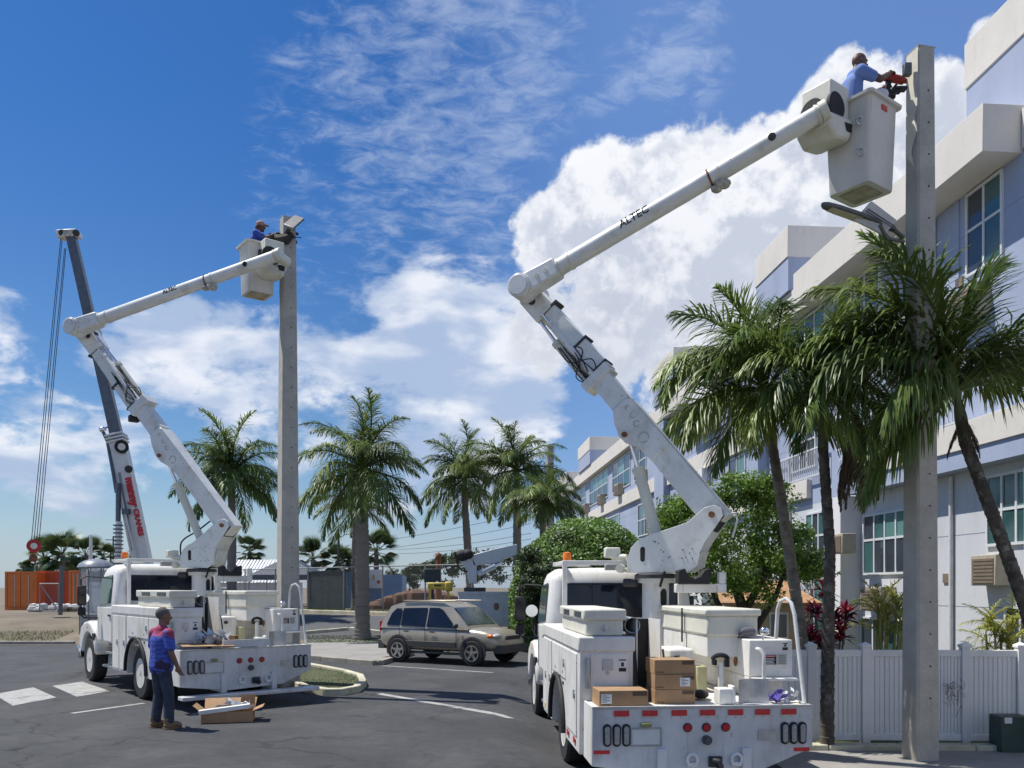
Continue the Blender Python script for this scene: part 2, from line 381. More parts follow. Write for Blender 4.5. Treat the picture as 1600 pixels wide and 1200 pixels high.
# the lane that rises behind the lot
FA = Vector((-34, 63.5, 0)); FB = Vector((.5, 35.6, 0))          # line of the chain-link fence
def fl(t, o=0):
    d = (FB - FA); nrm = Vector((-d.y, d.x, 0)).normalized(); p = FA + d * t - nrm * (-o); return p
def road_pt(a, b):
    x = -14.5 + 16.9 * a; y = 30.5 + (fl((x + 34) / 34.5, 0).y - 1.6 - 30.5) * b; return (min(x - 4.5 * b * (1 - a), 2.4), y)
sheet('road', road_pt, 50, 24, roadm, .012)
kerbm = pm('kerb_concrete', (.34, .32, .27), .9, var=.2, scale=2, fine=.3, bump=.3, dirt=.4, dirtcol=(.14, .13, .09))
kerbm2 = pm('painted_kerb', (.50, .48, .36), .85, var=.2, scale=2, fine=.2, bump=.3, dirt=.45, dirtcol=(.16, .15, .10))
stripm = pm('road_marking_paint', (.40, .40, .38), .8, var=.15, scale=5, fine=.7, dirt=.8, dirtcol=(.10, .10, .10), dscale=2)
worn(stripm, (.05, .05, .05), .02, .9, 0)
pavem = pm('pavement_concrete', (.27, .26, .24), .9, var=.16, scale=1.2, fine=.25, bump=.2, dirt=.3, dirtcol=(.14, .13, .12))
def kerb_line(name, pts, w=.16, h=.13, mat=None, closed=False, base=0):
    """kerb stones laid one after another along a polyline (inner side left)"""
    root = bpy.data.objects.new(name, None); COL.objects.link(root); root['kind'] = 'structure'
    segs = list(zip(pts, pts[1:] + (pts[:1] if closed else []))) if closed else list(zip(pts, pts[1:]))
    for a, b in segs:
        a = Vector((*a[:2], 0)); b = Vector((*b[:2], 0)); L = (b - a).length; k = max(1, round(L / 1.0)); d = (b - a).normalized(); nn = Vector((-d.y, d.x, 0)) * w
        for i in range(k):
            p = a + (b - a) * (i / k) + d * .004; q = a + (b - a) * ((i + 1) / k) - d * .004
            zp = gz(p.x, p.y) - .05; zq = gz(q.x, q.y) - .05
            hh = h + random.uniform(-.004, .004)
            r0 = [(p.x, p.y, zp), (q.x, q.y, zq), (q.x + nn.x, q.y + nn.y, zq), (p.x + nn.x, p.y + nn.y, zp)]
            r1 = [(c[0], c[1], c[2] + .05 + hh) for c in r0]
            MB().frus(r0, r1).build('kerb_stone', mat or kerbm, root, bevel=.02)
    return root
p0 = [fl(t, -1.5) for t in (.25, .4, .6, .8, .99)]
kerb_line('fence_kerb', [(p.x, p.y) for p in p0], .35, .16, kerbm2)
# planted island beside the truck, rounded at its tip
isl = [G(430, 1062), G(475, 1083), G(505, 1088), G(535, 1088), G(562, 1083), G(573, 1073), G(568, 1063), G(545, 1056), G(510, 1049), G(478, 1043), G(440, 1030), G(400, 1020), G(385, 1040)]
isl = [(p.x, p.y) for p in isl]
kerb_line('island_kerb', isl, .15, .15, kerbm2, closed=True)
cx = sum(p[0] for p in isl) / len(isl); cy = sum(p[1] for p in isl) / len(isl)
v = [(cx, cy, .11)] + [(cx + (p[0] - cx) * .955, cy + (p[1] - cy) * .955, .085) for p in isl]
MB().add(v, [(0, i + 1, (i + 1) % len(isl) + 1) for i in range(len(isl))]).build('island_soil', grassg, kind='structure')
gm = pm('grass_blades', (.085, .12, .03), .8, var=.4, scale=3, sub=.3)
def grass_patch(name, label, poly, n, h, z0=.1, mat=None):
    b = MB(); xs_ = [p[0] for p in poly]; ys_ = [p[1] for p in poly]; c = 0
    def inside(x, y):
        k = False; j = len(poly) - 1
        for i in range(len(poly)):
            if (poly[i][1] > y) != (poly[j][1] > y) and x < (poly[j][0] - poly[i][0]) * (y - poly[i][1]) / (poly[j][1] - poly[i][1]) + poly[i][0]: k = not k
            j = i
        return k
    while c < n:
        x = random.uniform(min(xs_), max(xs_)); y = random.uniform(min(ys_), max(ys_))
        if not inside(x, y): c += .2; continue
        a = random.uniform(0, 6.28); w = .008; l = h * random.uniform(.4, 1.2); t = random.uniform(-.5, .5) * l; zz_ = gz(x, y) + z0
        b.add([(x - math.cos(a) * w, y - math.sin(a) * w, zz_), (x + math.cos(a) * w, y + math.sin(a) * w, zz_), (x + t * math.sin(a), y + t * math.cos(a), zz_ + l)], [(0, 1, 2)]); c += 1
    o = b.build(name, mat or gm, kind='stuff', smooth=0); o['label'] = label; return o
ins = [(cx + (p[0] - cx) * .92, cy + (p[1] - cy) * .92) for p in isl]
tag(grass_patch('island_grass', 'patchy short grass on the kerbed island behind the tail of the left truck', ins, 7000, .045, .08), 'patchy short grass on the kerbed island behind the tail of the left truck', 'grass')
# pavement with royal palm
pv = [G(470, 1030), G(590, 1040), G(640, 1024), G(592, 1003), G(480, 1001)]
pvp = [(p.x, p.y) for p in pv]
b = MB(); b.poly([(p[0], p[1], -.05) for p in pvp], (0, 0, .17)); b.build('sidewalk', pavem, kind='structure', bevel=.02)
kerb_line('sidewalk_kerb', [pvp[0], pvp[1], pvp[2]], -.16, .15, kerbm)
kerb_line('verge_kerb', [(G(478, 1001).x, G(478, 1001).y), (G(545, 999).x, G(545, 999).y), (G(600, 1001).x, G(600, 1001).y)], .2, .14, kerbm2)
tag(grass_patch('verge_grass', 'thin strip of grass along the pavement at the foot of the royal palm', [(G(478, 1010).x, G(478, 1010).y), (G(600, 1009).x, G(600, 1009).y), (G(600, 1003).x, G(600, 1003).y), (G(478, 1003).x, G(478, 1003).y)], 4000, .05, .11), 'thin strip of grass along the pavement at the foot of the royal palm', 'grass')
kerb_line('lot_edge_kerb', [(G(-60, 1006).x, 30.4), (G(128, 1006).x, 30.4)], .2, .13, kerbm)
gw = [(-30, 30.8), (-17.2, 30.8), (-17.6, 33.5), (-30, 33.2)]
tag(grass_patch('verge_weeds', 'dry weeds along the lot edge in front of the orange containers', gw, 7000, .12, 0), 'dry weeds along the lot edge in front of the orange containers', 'weeds')
def stripe(a, b_, w, name='parking_line'):
    a = G(*a); b_ = G(*b_); d = (b_ - a).normalized(); nn = Vector((-d.y, d.x, 0)) * w / 2
    return sheet(name, lambda s, t: ((a + (b_ - a) * s + nn * (2 * t - 1)).x, (a + (b_ - a) * s + nn * (2 * t - 1)).y), 14, 1, stripm, .0165)
stripe((592, 1085), (798, 1121), .17); stripe((598, 1041), (770, 1052), .11); stripe((112, 1116), (225, 1100), .12)
stripe((300, 1118), (325, 1112), .10)
for q in ([(-10, 1086), (52, 1075), (88, 1091), (20, 1104)], [(82, 1073), (128, 1066), (172, 1081), (120, 1090)]):
    g = [G(*p) for p in q]
    sheet('crosswalk_bar', lambda s, t: tuple(((g[0] * (1 - s) + g[1] * s) * (1 - t) + (g[3] * (1 - s) + g[2] * s) * t)[:2]), 6, 3, stripm, .0165)
# grass in front of the building and verge where the pale pole stands
sheet('lawn', rect(3.2, 16, 11.9, 60), 20, 30, grassg, .02)
sheet('right_path', rect(3.4, 16, 9.2, 11.6), 12, 8, pavem, .02)
kerb_line('right_kerb', [(3.4, 11.6), (9.5, 11.5)], .2, .10, kerbm2)
lawnp = pm('curb_concrete_right', (.36, .34, .29), .9, var=.2, scale=2, fine=.3)

# ================================================================ the blue and cream apartment building
cream = pm('cream_render', (.66, .63, .58), .85, var=.05, scale=.6, fine=.06, bump=.12, bscale=25, dirt=.28, streak=True, dirtcol=(.48, .45, .40), dscale=.5)
bluew = pm('blue_render', (.34, .395, .53), .85, var=.08, scale=.5, fine=.06, bump=.12, bscale=25, dirt=.25, streak=True, dirtcol=(.18, .22, .36), dscale=.5)
lav = pm('pale_grey_render', (.56, .575, .61), .85, var=.05, scale=.5, fine=.06, bump=.12, bscale=25, dirt=.3, streak=True, dirtcol=(.34, .34, .36), dscale=.5)
whitew = pm('white_render', (.72, .72, .73), .85, var=.04, scale=.5, fine=.05, bump=.1, bscale=25, dirt=.25, streak=True, dirtcol=(.5, .49, .46), dscale=.5)
fram = pm('white_window_frame', (.62, .64, .66), .5, var=.05)
pane_t = pm('teal_window_glass', (.035, .10, .105), .08, var=.35, scale=.8, spec=.8)
pane_d = pm('grey_window_glass', (.035, .045, .06), .08, var=.4, scale=.8, spec=.8)
acm = pm('air_conditioner_beige', (.40, .36, .28), .7, var=.12, dirt=.3)
acd = pm('air_conditioner_slats', (.20, .15, .11), .7, var=.15)
BA = math.atan(100 / 1300.0)
XS = 10.0
ROOT = Vector((XS - .0769 * 4, 4, 0))
bld = thing('apartment_building', 'four storey apartment block in lavender blue with cream roof slab and rooftop blocks', 'building', ROOT, BA)
BD = Vector((-math.sin(BA), math.cos(BA), 0)); BN = Vector((math.cos(BA), math.sin(BA), 0))
def bpx(px, setb=0.0):
    """distance along the facade plane (set back by setb) where the photograph's column px falls"""
    k = (px - 800) / F; o = ROOT + BN * setb
    # o.x + BD.x*v = k*(o.y + BD.y*v)
    return (k * o.y - o.x) / (BD.x - k * BD.y)
def bzz(px, py, setb=0.0):
    v_ = bpx(px, setb); d = (ROOT + BN * setb + BD * v_).y; return EYE + (HY - py) / F * d
def wallbox(name, x0, x1, v0, v1, z0, z1, mat, bevel=0):
    return MB().bx(x0, x1, v0, v1, z0, z1).build(name, mat, bld, bevel=bevel)
END = bpx(868)       # far end of the block
NEAR = -3.0
S = .75              # set back of the wall behind the roof slab's edge
zr0, zr1 = 10.25, 11.15
# body of the block, storey by storey
wallbox('lower_wall', S, 16, NEAR, END, -.5, 4.55, lav)
wallbox('upper_wall', S, 16, NEAR, END, 4.55, zr0, bluew)
# roof slab in two steps
v_a = bpx(1240); v_b = bpx(1537)
wallbox('roof_slab', -.02, 15.5, v_b, v_a - .02, zr0, zr1, cream, .01)
wallbox('roof_slab', .42, 15.5, v_a, END + .4, zr0 + .03, zr1 - .05, cream, .01)
wallbox('roof_slab', S - .02, 15.4, NEAR, v_b - .02, zr0 + .06, zr1 - .1, cream, .01)
# rooftop blocks: blue with a cream band
def rblock(pxn, pxf, set_=0.05, top=13.0, deep=5.0, v0=None):
    v0 = bpx(pxn, set_) if v0 is None else v0; v1 = bpx(pxf, set_)
    wallbox('rooftop_block', set_ + .03, set_ + deep, v0, v1, zr1 - .02, top - .95, bluew)
    wallbox('rooftop_band', set_, set_ + deep + .03, v0 - .03, v1 + .03, top - .95, top, cream, .01)
rblock(1900, 1508, .9, 13.55, v0=-2.5)
rblock(1230, 1180, .3, 13.1)
rblock(1052, 1020, .3, 13.1)
rblock(921, 903, .3, 13.1)
rblock(885, 872, .3, 12.2)
# floor bands
wallbox('floor_band', S - .45, S + .1, NEAR, bpx(1300), 4.86, 5.42, cream, .01)
wallbox('floor_band', S - .41, S + .1, NEAR, bpx(1300), 4.5, 4.858, bluew)
wallbox('floor_band', S - .14, S + .1, bpx(1150), END, 7.05, 7.75, cream, .01)
wallbox('floor_band', S - .16, S + .1, bpx(1230), bpx(1020), 4.75, 5.3, cream, .01)
wallbox('floor_band', S - .08, S + .1, bpx(1300), END, 1.75, 2.05, whitew)
# piers
for a, c, z0, z1, m, pr in ((1345, 1298, -.5, 4.48, whitew, .55), (1200, 1168, -.5, 7.0, bluew, .35), (1110, 1090, -.5, 7.0, whitew, .35), (1046, 1022, 2.1, zr0 - .02, bluew, .3), (1500, 1475, 5.44, zr0 - .02, bluew, .03), (1655, 1600, -.5, 4.48, whitew, .3)):
    wallbox('pier', S - pr, S + .05, bpx(a, S), bpx(c, S - pr), z0, z1, m)
# windows
blind = pm('teal_blind_behind_glass', (.10, .22, .21), .15, var=.2, scale=.8, spec=.6)
def window(v0, v1, z0, z1, nx, nz_, setb=S, glass=pane_d, sillm=None, transom=None):
    fr = MB(); w = v1 - v0; h = z1 - z0; t = .055; x = setb
    fr.bx(x - .05, x + .03, v0 - t, v0, z0 - t, z1 + t); fr.bx(x - .05, x + .03, v1, v1 + t, z0 - t, z1 + t)
    fr.bx(x - .05, x + .03, v0, v1, z0 - t, z0); fr.bx(x - .05, x + .03, v0, v1, z1, z1 + t)
    for i in range(1, nx): c = v0 + w * i / nx; fr.bx(x - .045, x + .02, c - .028, c + .028, z0, z1)
    rows = [0] + ([transom] if transom else [i / nz_ for i in range(1, nz_)]) + [1]
    for q in rows[1:-1]: c = z0 + h * q; fr.bx(x - .04, x + .02, v0, v1, c - .028, c + .028)
    f_ = fr.build('window_frame', fram, bld)
    for i in range(nx):
        for j in range(len(rows) - 1):
            a = v0 + w * i / nx; c = v0 + w * (i + 1) / nx; zz0 = z0 + h * rows[j]; zz1 = z0 + h * rows[j + 1]
            g_ = random.choice([glass, glass, pane_t if glass is pane_d else pane_d]); g_ = blind if (j > 0 and random.random() < .45) else g_
            tl = random.uniform(-.006, .006)
            p = MB().add([(x - .022, a, zz0), (x - .022 + tl, c, zz0), (x - .022 + tl, c, zz1), (x - .022, a, zz1)], [(0, 1, 2, 3)]).build('pane', g_, f_)
def ac(v, z, setb=S, w=.75, h=.55, dp=.35):
    a = MB().bx(setb - dp, setb + .02, v - w / 2, v + w / 2, z, z + h).build('air_conditioner', acm, bld, bevel=.015)
    for i in range(7):
        zz_ = z + .05 + i * (h - .1) / 7
        MB().bx(setb - dp - .018, setb - dp + .004, v - w / 2 + .05, v + w / 2 - .05, zz_, zz_ + .045).build('slat', acd, a)
def wpx(pxa, pxb, pya, pyb, nx, nz_, at=None, **k):
    """window from photograph columns pxa(near)..pxb(far) and rows at its near edge"""
    va = bpx(pxa, S); vb = bpx(pxb, S); m = at or pxa
    window(va, vb, bzz(m, pyb, S), bzz(m, pya, S), nx, nz_, **k)
window(bpx(1566, S), bpx(1514, S), 8.55, 10.15, 2, 2, glass=pane_t, transom=.55)
ac((bpx(1545, S) + bpx(1505, S)) / 2, 7.55, w=.95, h=.62)
window(bpx(1375, S), bpx(1312, S), 8.75, 10.15, 3, 1, glass=pane_d)
window(bpx(1290, S), bpx(1245, S), 8.75, 10.15, 3, 1, glass=pane_d)
# far bays, top storey
for a, c in ((1010, 992), (985, 958), (950, 922), (915, 902), (895, 884)):
    window(bpx(a, S), bpx(c, S), 8.25, 10.1, max(2, (a - c) // 7), 2)
for a in (1008, 972, 944, 920): ac(bpx(a, S), 7.78, w=1.1, h=.7, dp=.4)
for a, c in ((1014, 998), (968, 950), (940, 925)):
    window(bpx(a, S), bpx(c, S), 5.0, 6.7, 3, 2)
# third storey between palms
window(bpx(1190, S), bpx(1168, S) - .4, 5.75, 7.0, 2, 2); window(bpx(1165, S), bpx(1140, S), 5.6, 6.9, 2, 2)
window(bpx(1335, S), bpx(1310, S), 5.9, 7.6, 2, 2); window(bpx(1440, S), bpx(1395, S), 6.1, 7.9, 3, 2)
window(bpx(1275, S), bpx(1240, S), 5.7, 7.3, 3, 2); window(bpx(1130, S), bpx(1100, S), 8.2, 10.0, 3, 2)
# second storey
wpx(1420, 1352, 797, 893, 4, 2, glass=pane_d, transom=.58)
wpx(1640, 1546, 748, 850, 4, 2, at=1546, glass=pane_t)
wpx(1290, 1262, 800, 870, 3, 2); 
ac((bpx(1400, S) + bpx(1368, S)) / 2, bzz(1385, 955, S), w=1.0, h=.6, dp=.4); ac(bpx(1560, S), bzz(1560, 915, S), w=.75, h=.6, dp=.32)
ac(bpx(1328, S - .55), bzz(1328, 868, S), setb=S - .55, w=.6, h=.5); ac(bpx(1280, S), bzz(1280, 905, S), w=1, h=.6)
# ground storey
wpx(1425, 1348, 972, 1060, 4, 1, glass=pane_d); wpx(1330, 1305, 905, 990, 1, 2, setb=S - .55, glass=pane_t); wpx(1286, 1258, 925, 990, 2, 1, glass=pane_t)
window(bpx(1620, S), bpx(1575, S), .2, 1.7, 2, 1)
# balcony railings: white balusters
def railing(v0, v1, z0, h, x):
    r = MB().bx(x - .02, x + .02, v0, v1, z0 + h, z0 + h + .05).build('balcony_railing', fram, bld); MB().bx(x - .02, x + .02, v0, v1, z0 + .03, z0 + .07).build('bottom_rail', fram, r)
    n_ = int((v1 - v0) / .13); me = MB().bx(-.012, .012, -.012, .012, .07, h).mesh('baluster', fram)
    for i in range(n_ + 1): put('baluster', me, r, (x, v0 + (v1 - v0) * i / n_, z0))
railing(bpx(1500, S - .4), bpx(1440, S - .4), 5.42, .9, S - .4)
railing(bpx(1400, S - .4), bpx(1312, S - .4), 5.42, .9, S - .4)
railing(bpx(1290, S - .14), bpx(1210, S - .14), 5.3, .8, S - .14)
pipem = pm('white_pipe', (.6, .6, .6), .5)
for px_, z0, z1 in ((1462, 5.45, 10.2), (1490, -.4, 4.45), (1236, 2.1, 7.0), (1340, 5.45, 10.2), (1082, 2.1, 7.0)):
    v_ = bpx(px_, S); q = MB(); q.cyl((S - .06, v_, z0), (S - .06, v_, z1), .045, n=10)
    q.build('drain_pipe', pipem, bld); 
for px_, z in ((1500, 8.4), (1448, 3.6), (1205, 4.1), (1480, 2.2)):
    v_ = bpx(px_, S); q = MB().bx(S - .03, S + .01, v_ - .12, v_ + .12, z, z + .2).build('wall_vent', acd, bld)
for z in (1.7, 3.2, 6.4, 8.0, 9.4):
    MB().bx(S - .0035, S + .001, NEAR, END, z, z + .012).build('render_joint', pm('joint_line', (.22, .25, .34), .9), bld)
# white arched canopy behind the palm
b = MB(); vc = bpx(1105, S); 
prof = [(math.cos(t) * 1.6, math.sin(t) * 1.9) for t in [math.pi * i / 14 for i in range(15)]]
b.poly([(S - .5, vc + p[0], 8.6 + p[1]) for p in prof], (.6, 0, 0)); b.build('arched_canopy', whitew, bld, bevel=.02)

# ================================================================ white vinyl fence
vin = pm('white_vinyl', (.82, .82, .80), .45, var=.05, scale=3, rnd=.04, dirt=.3, streak=True, dirtcol=(.40, .42, .36))
def vinyl(pa, pb, npk, label, h=1.42, gaps=()):
    a = Vector(pa); d = Vector(pb) - a; L = d.length; ang = math.atan2(d.y, d.x)
    r = thing('vinyl_fence', label, 'fence', a, ang, 'white vinyl fence panels in front of the building')
    MB().bx(.06, L - .06, -.03, .03, h - .14, h - .04).build('top_rail', vin, r, bevel=.008)
    MB().bx(.06, L - .06, -.03, .03, .06, .16).build('bottom_rail', vin, r, bevel=.008)
    w = (L - .12) / npk; g_ = .010; me = MB().frus([(.0025, -.008, .16), (g_, -.016, .16), (w - g_, -.016, .16), (w - .0025, -.008, .16), (w - .0025, .012, .16), (.0025, .012, .16)], [(.0025, -.008, h - .14), (g_, -.016, h - .14), (w - g_, -.016, h - .14), (w - .0025, -.008, h - .14), (w - .0025, .012, h - .14), (.0025, .012, h - .14)]).mesh('picket', vin, 20)
    for i in range(npk):
        o = put('picket', me, r, (.06 + i * w, random.uniform(-.003, .003), 0))
    p = MB().bx(-.058, .058, -.058, .058, 0, h).build('post', vin, r, bevel=.006)
    MB().bx(-.07, .07, -.07, .07, h, h + .035).frus([(-.07, -.07, h + .035), (.07, -.07, h + .035), (.07, .07, h + .035), (-.07, .07, h + .035)], [(-.01, -.01, h + .075), (.01, -.01, h + .075), (.01, .01, h + .075), (-.01, .01, h + .075)]).build('post_cap', vin, p)
    return r
fy = 12.15; gzf = -.19
fp = [X(1160, fy), X(1268, fy), X(1352, fy), X(1440, fy), X(1505, fy), X(1590, fy), X(1700, fy)]
fl_ = ['white vinyl fence panel half hidden behind the handrail of the right truck', 'white vinyl fence panel between the leaning and the dark palm trunk', 'white vinyl fence panel left of the square concrete pole', 'white vinyl fence panel just right of the square concrete pole', 'white vinyl fence panel with a dry twig caught on it under the small palm', 'white vinyl fence panel running out of the picture on the right']
for i in range(6): vinyl((fp[i], fy - .02 * (i - 2), gzf), (fp[i + 1], fy - .02 * (i - 1), gzf), 10, fl_[i])
# a few stems grown through the fence boards
b = MB()
for k in range(26):
    x = X(1490, 12.0) + random.gauss(0, .06); z = Z(1080, 12.0) + random.gauss(0, .10); b.tube([(x, 12.02, z), (x + random.gauss(0, .05), 11.98, z + random.uniform(-.12, .12)), (x + random.gauss(0, .09), 11.96, z + random.uniform(-.2, .2))], .003, 3)
tag(b.build('dry_twig', pm('dry_stem', (.10, .09, .06), .9)), 'bunch of dry twigs caught on the white fence', 'twig')
grm = pm('green_box_paint', (.03, .06, .05), .5, var=.15)
t = thing('utility_box', 'dark green electrical box standing in front of the fence at the right edge', 'box', (X(1573, 11.6), 11.6, gzf))
MB().bx(-.17, .25, -.15, .15, 0, Z(1117, 11.6) - gzf).build('cabinet', grm, t, bevel=.02); MB().bx(-.12, -.02, -.16, -.149, .42, .5).build('label_plate', paperw, t)
# ================================================================ bucket trucks
def oval(bm_, cx_, y, cz, w, h, dy, mat=None, n=16):
    """upright rounded lamp outline facing -Y"""
    pts = []; r = w / 2
    for i in range(n):
        t = 2 * math.pi * i / n; pts.append((cx_ + r * math.cos(t), y, cz + r * math.sin(t) + (h / 2 - r) * (1 if math.sin(t) >= 0 else -1)))
    bm_.poly(pts, (0, dy, 0), mat)
def wheel(parent, x, y, r=.5, w=.28, side=-1, dual=False, rim=white):
    o = MB(); o.lathe((x, y, r), [(r * .56, -w / 2), (r * .9, -w / 2), (r * .985, -w * .38), (r, -w * .25), (r, w * .25), (r * .985, w * .38), (r * .9, w / 2), (r * .60, w / 2), (r * .60, -w / 2)], 32, (1, 0, 0), cap=False)
    for i in range(24):
        pass
    t_ = bpy.data.objects.new('wheel', None); COL.objects.link(t_); t_.parent = parent
    o.build('tyre', tyrem, t_)
    q = MB(); s = side
    q.lathe((x, y, r), [(r * .60, s * w * .47), (r * .58, s * w * .50), (r * .52, s * w * .40), (r * .46, s * w * (.1 if dual else .2)), (r * .26, s * w * (.05 if dual else .3)), (r * .22, s * w * (.42 if not dual else .4)), (r * .12, s * w * .47), (0.001, s * w * .47)][::(1)], 28, (1, 0, 0))
    q.build('rim', rim, t_)
    nb = MB()
    for i in range(8):
        a = 2 * math.pi * i / 8; nb.cyl((x + s * w * .22, y + math.cos(a) * r * .34, r + math.sin(a) * r * .34), (x + s * w * .36, y + math.cos(a) * r * .34, r + math.sin(a) * r * .34), .014, n=6)
    nb.build('wheel_nut', steel, t_, kind='stuff')
    hh = MB()
    for i in range(8):
        a = 2 * math.pi * (i + .5) / 8; c = Vector((x + s * w * .34, y + math.cos(a) * r * .44, r + math.sin(a) * r * .44)); hh.ell(c, (.016, .028, .028), 10, 6)
    hh.build('hand_hole', black, t_, kind='stuff')
    return t_
def emp(name, parent):
    o = bpy.data.objects.new(name, None); COL.objects.link(o); o.parent = parent; return o
def bucket_truck(name, label, org, rz, T, e, piv, elb, tip, bk, bkrot, k, crad):
    """T turret centre on the ground plan, e the boom plane's direction, piv/elb/tip in the world"""
    t = thing('bucket_truck', label, 'truck', org, rz, 'bucket trucks with raised booms')
    Mi = (Matrix.Translation(org) @ Matrix.Rotation(rz, 4, 'Z')).inverted()
    L = lambda p: Mi @ Vector(p)
    # --- chassis
    c = MB(); c.bx(-.42, -.33, .3, 6.7, .62, .84); c.bx(.33, .42, .3, 6.7, .62, .84); c.bx(-.33, .33, .5, .6, .62, .8); c.bx(-.33, .33, 3.4, 3.55, .62, .8)
    c.build('chassis', dark, t); 
    a = MB(); a.cyl((-1.0, 2.3, .5), (1.0, 2.3, .5), .06).cyl((-1.0, 6.19, .5), (1.0, 6.19, .5), .05).ell((0, 2.3, .5), (.2, .2, .2)); a.build('axle', dark, t)
    for s in (-1, 1):
        wheel(t, s * 1.03, 2.3, .5, .26, s, True); wheel(t, s * .70, 2.3, .5, .26, s, True); wheel(t, s * 1.0, 6.19, .5, .28, s)
    MB().bx(-.98, -.5, 4.3, 5.3, .38, .66).build('fuel_tank', steel, t, bevel=.05)
    MB().bx(.45, .98, 4.2, 5.2, .38, .66).build('battery_box', dark, t, bevel=.02)
    st = MB(); st.bx(-1.12, -.8, 4.35, 5.15, .42, .46); st.build('step', steel, t); MB().bx(-1.14, -.86, 4.35, 5.15, .72, .76).build('step', steel, t)
    # --- deck, tail
    d = MB(); d.bx(-1.16, 1.16, .03, 3.95, .99, 1.04); d.build('deck', white, t, bevel=.005)
    tp = MB(); tp.poly([(-1.175, 0, 1.055), (1.175, 0, 1.055), (1.175, 0, .60), (.62, 0, .37), (-.35, 0, .33), (-1.175, 0, .44)], (0, .028, 0)); tail = tp.build('tail_panel', panelw, t, bevel=.006)
    MB().bx(-1.175, -1.15, .03, .55, .44, 1.05).build('side_skirt', white, t); MB().bx(1.15, 1.175, .03, 3.6, .60, 1.05).build('side_skirt', white, t)
    rb = MB()
    rb.bx(-1.175, 1.175, -.012, 0, 1.03, 1.055).build('edge_trim', steel, tail)
    for cx_ in (-1.02, -.92, -.82, .87, .965, 1.06):
        q = MB(); oval(q, cx_, -.022, .76, .088, .235, .024); bz = q.build('lamp_bezel', black, t, bevel=.006)
        q = MB(); oval(q, cx_, -.036, .76, .056, .19, .013); q.build('lens', lampgrey, bz, bevel=.006)
    rv = MB()
    for i in range(24): x_ = -1.13 + i * .0983; rv.cyl((x_, -.004, .945 if k == 1 else .935), (x_, .001, .945 if k == 1 else .935), .008, n=6)
    for z_ in (.55, .65, .85): rv.cyl((-1.15, -.004, z_), (-1.15, .001, z_), .008, n=6).cyl((1.15, -.004, z_ + .05), (1.15, .001, z_ + .05), .008, n=6)
    rv.build('rivet', steel, tail, kind='stuff')
    for cx_ in (-.17, .03, .235):
        q = MB(); q.cyl((cx_, -.012, .83), (cx_, .0, .83), .048, n=20); bz = q.build('lamp_bezel', dark, t); MB().cyl((cx_, -.03, .83), (cx_, -.011, .83), .036, .04, n=20).build('lens', redm, bz)
    pl_ = MB().bx(-.76, -.46, -.012, -.003, .655, .82).build('plate', pm('plate_white', (.60, .62, .62), .4, var=.05), t, bevel=.004)
    pf = MB().bx(-.775, -.76, -.018, -.001, .64, .835).bx(-.46, -.445, -.018, -.001, .64, .835).bx(-.76, -.46, -.018, -.001, .82, .835).bx(-.76, -.46, -.018, -.001, .64, .655).build('plate_frame', steel, pl_)
    MB().bx(-.67, -.56, -.05, -.001, .845, .89).build('plate_lamp', pm('olive_plastic', (.25, .27, .10), .6), t, bevel=.01)
    MB().bx(.585, .775, -.012, -.001, .685, .80).build('step_hole', steel, t); 
    q = MB(); q.cyl((.03, -.05, .70), (.03, 0, .70), .05, n=10).cyl((.03, -.07, .70), (.03, -.05, .70), .035, n=8); q.build('trailer_socket', pm('grimy_metal', (.10, .10, .11), .6, metal=.4), t)
    for cx_ in (-.13, .34):
        q = MB(); q.tube([(cx_ + .055 * math.cos(a_), -.045, .50 + .06 * math.sin(a_)) for a_ in [i * math.pi / 6 for i in range(13)]], .016, 8); q.bx(cx_ - .05, cx_ + .05, -.05, -.001, .43, .47); q.build('tow_hook', white, t)
    q = MB(); q.bx(.05, .19, -.04, 0, .42, .53).tube([(.06, -.09, .51), (.12, -.13, .50), (.16, -.10, .44), (.13, -.06, .42)], .028, 8); q.build('pintle_hitch', dark, t, bevel=.01)
    q = MB(); q.bx(-1.22, 1.22, -.26, -.02, .235, .30).bx(-.5, -.4, -.05, .5, .30, .62).bx(.4, .5, -.05, .5, .30, .62); q.build('bumper', panelw, t, bevel=.01)
    # --- left service body
    cb = MB(); side = [(-1.22, .55, 1.69), (-1.22, .55, .45), (-1.22, 1.66, .45)]
    for i in range(13): a_ = math.pi - math.pi * i / 12; side.append((-1.22, 2.3 + .64 * math.cos(a_), .5 + .64 * math.sin(a_)))
    side += [(-1.22, 2.94, .45), (-1.22, 3.95, .45), (-1.22, 3.95, 1.69)]
    cb.poly(side, (.60, 0, 0)); lb = cb.build('left_cabinet', white, t, bevel=.012)
    MB().bx(-1.235, -.6, .53, 3.97, 1.58, 1.75).build('cabinet_lid', white, t, bevel=.02)
    # doors on the left side
    for (y0, y1, z0, z1) in ((.72, 1.52, .62, 1.55), (1.56, 2.86, 1.17, 1.55), (2.98, 3.42, .50, 1.55), (3.46, 3.92, .50, 1.55)):
        dr = MB().bx(-1.234, -1.219, y0, y1, z0, z1).build('cabinet_door', white, t, bevel=.006)
        hy = y0 + .1
        MB().cyl((-1.25, hy, (z0 + z1) / 2), (-1.233, hy, (z0 + z1) / 2), .035, n=14).bx(-1.252, -1.234, hy - .018, hy + .018, (z0 + z1) / 2 - .05, (z0 + z1) / 2 + .05).build('door_latch', steel, dr)
    for (y, z) in ((1.8, 1.24), (2.5, 1.24), (1.8, 1.10), (2.55, 1.10)): MB().cyl((-1.236, y, z), (-1.219, y, z), .022, n=10).build('bolt', dark, t)
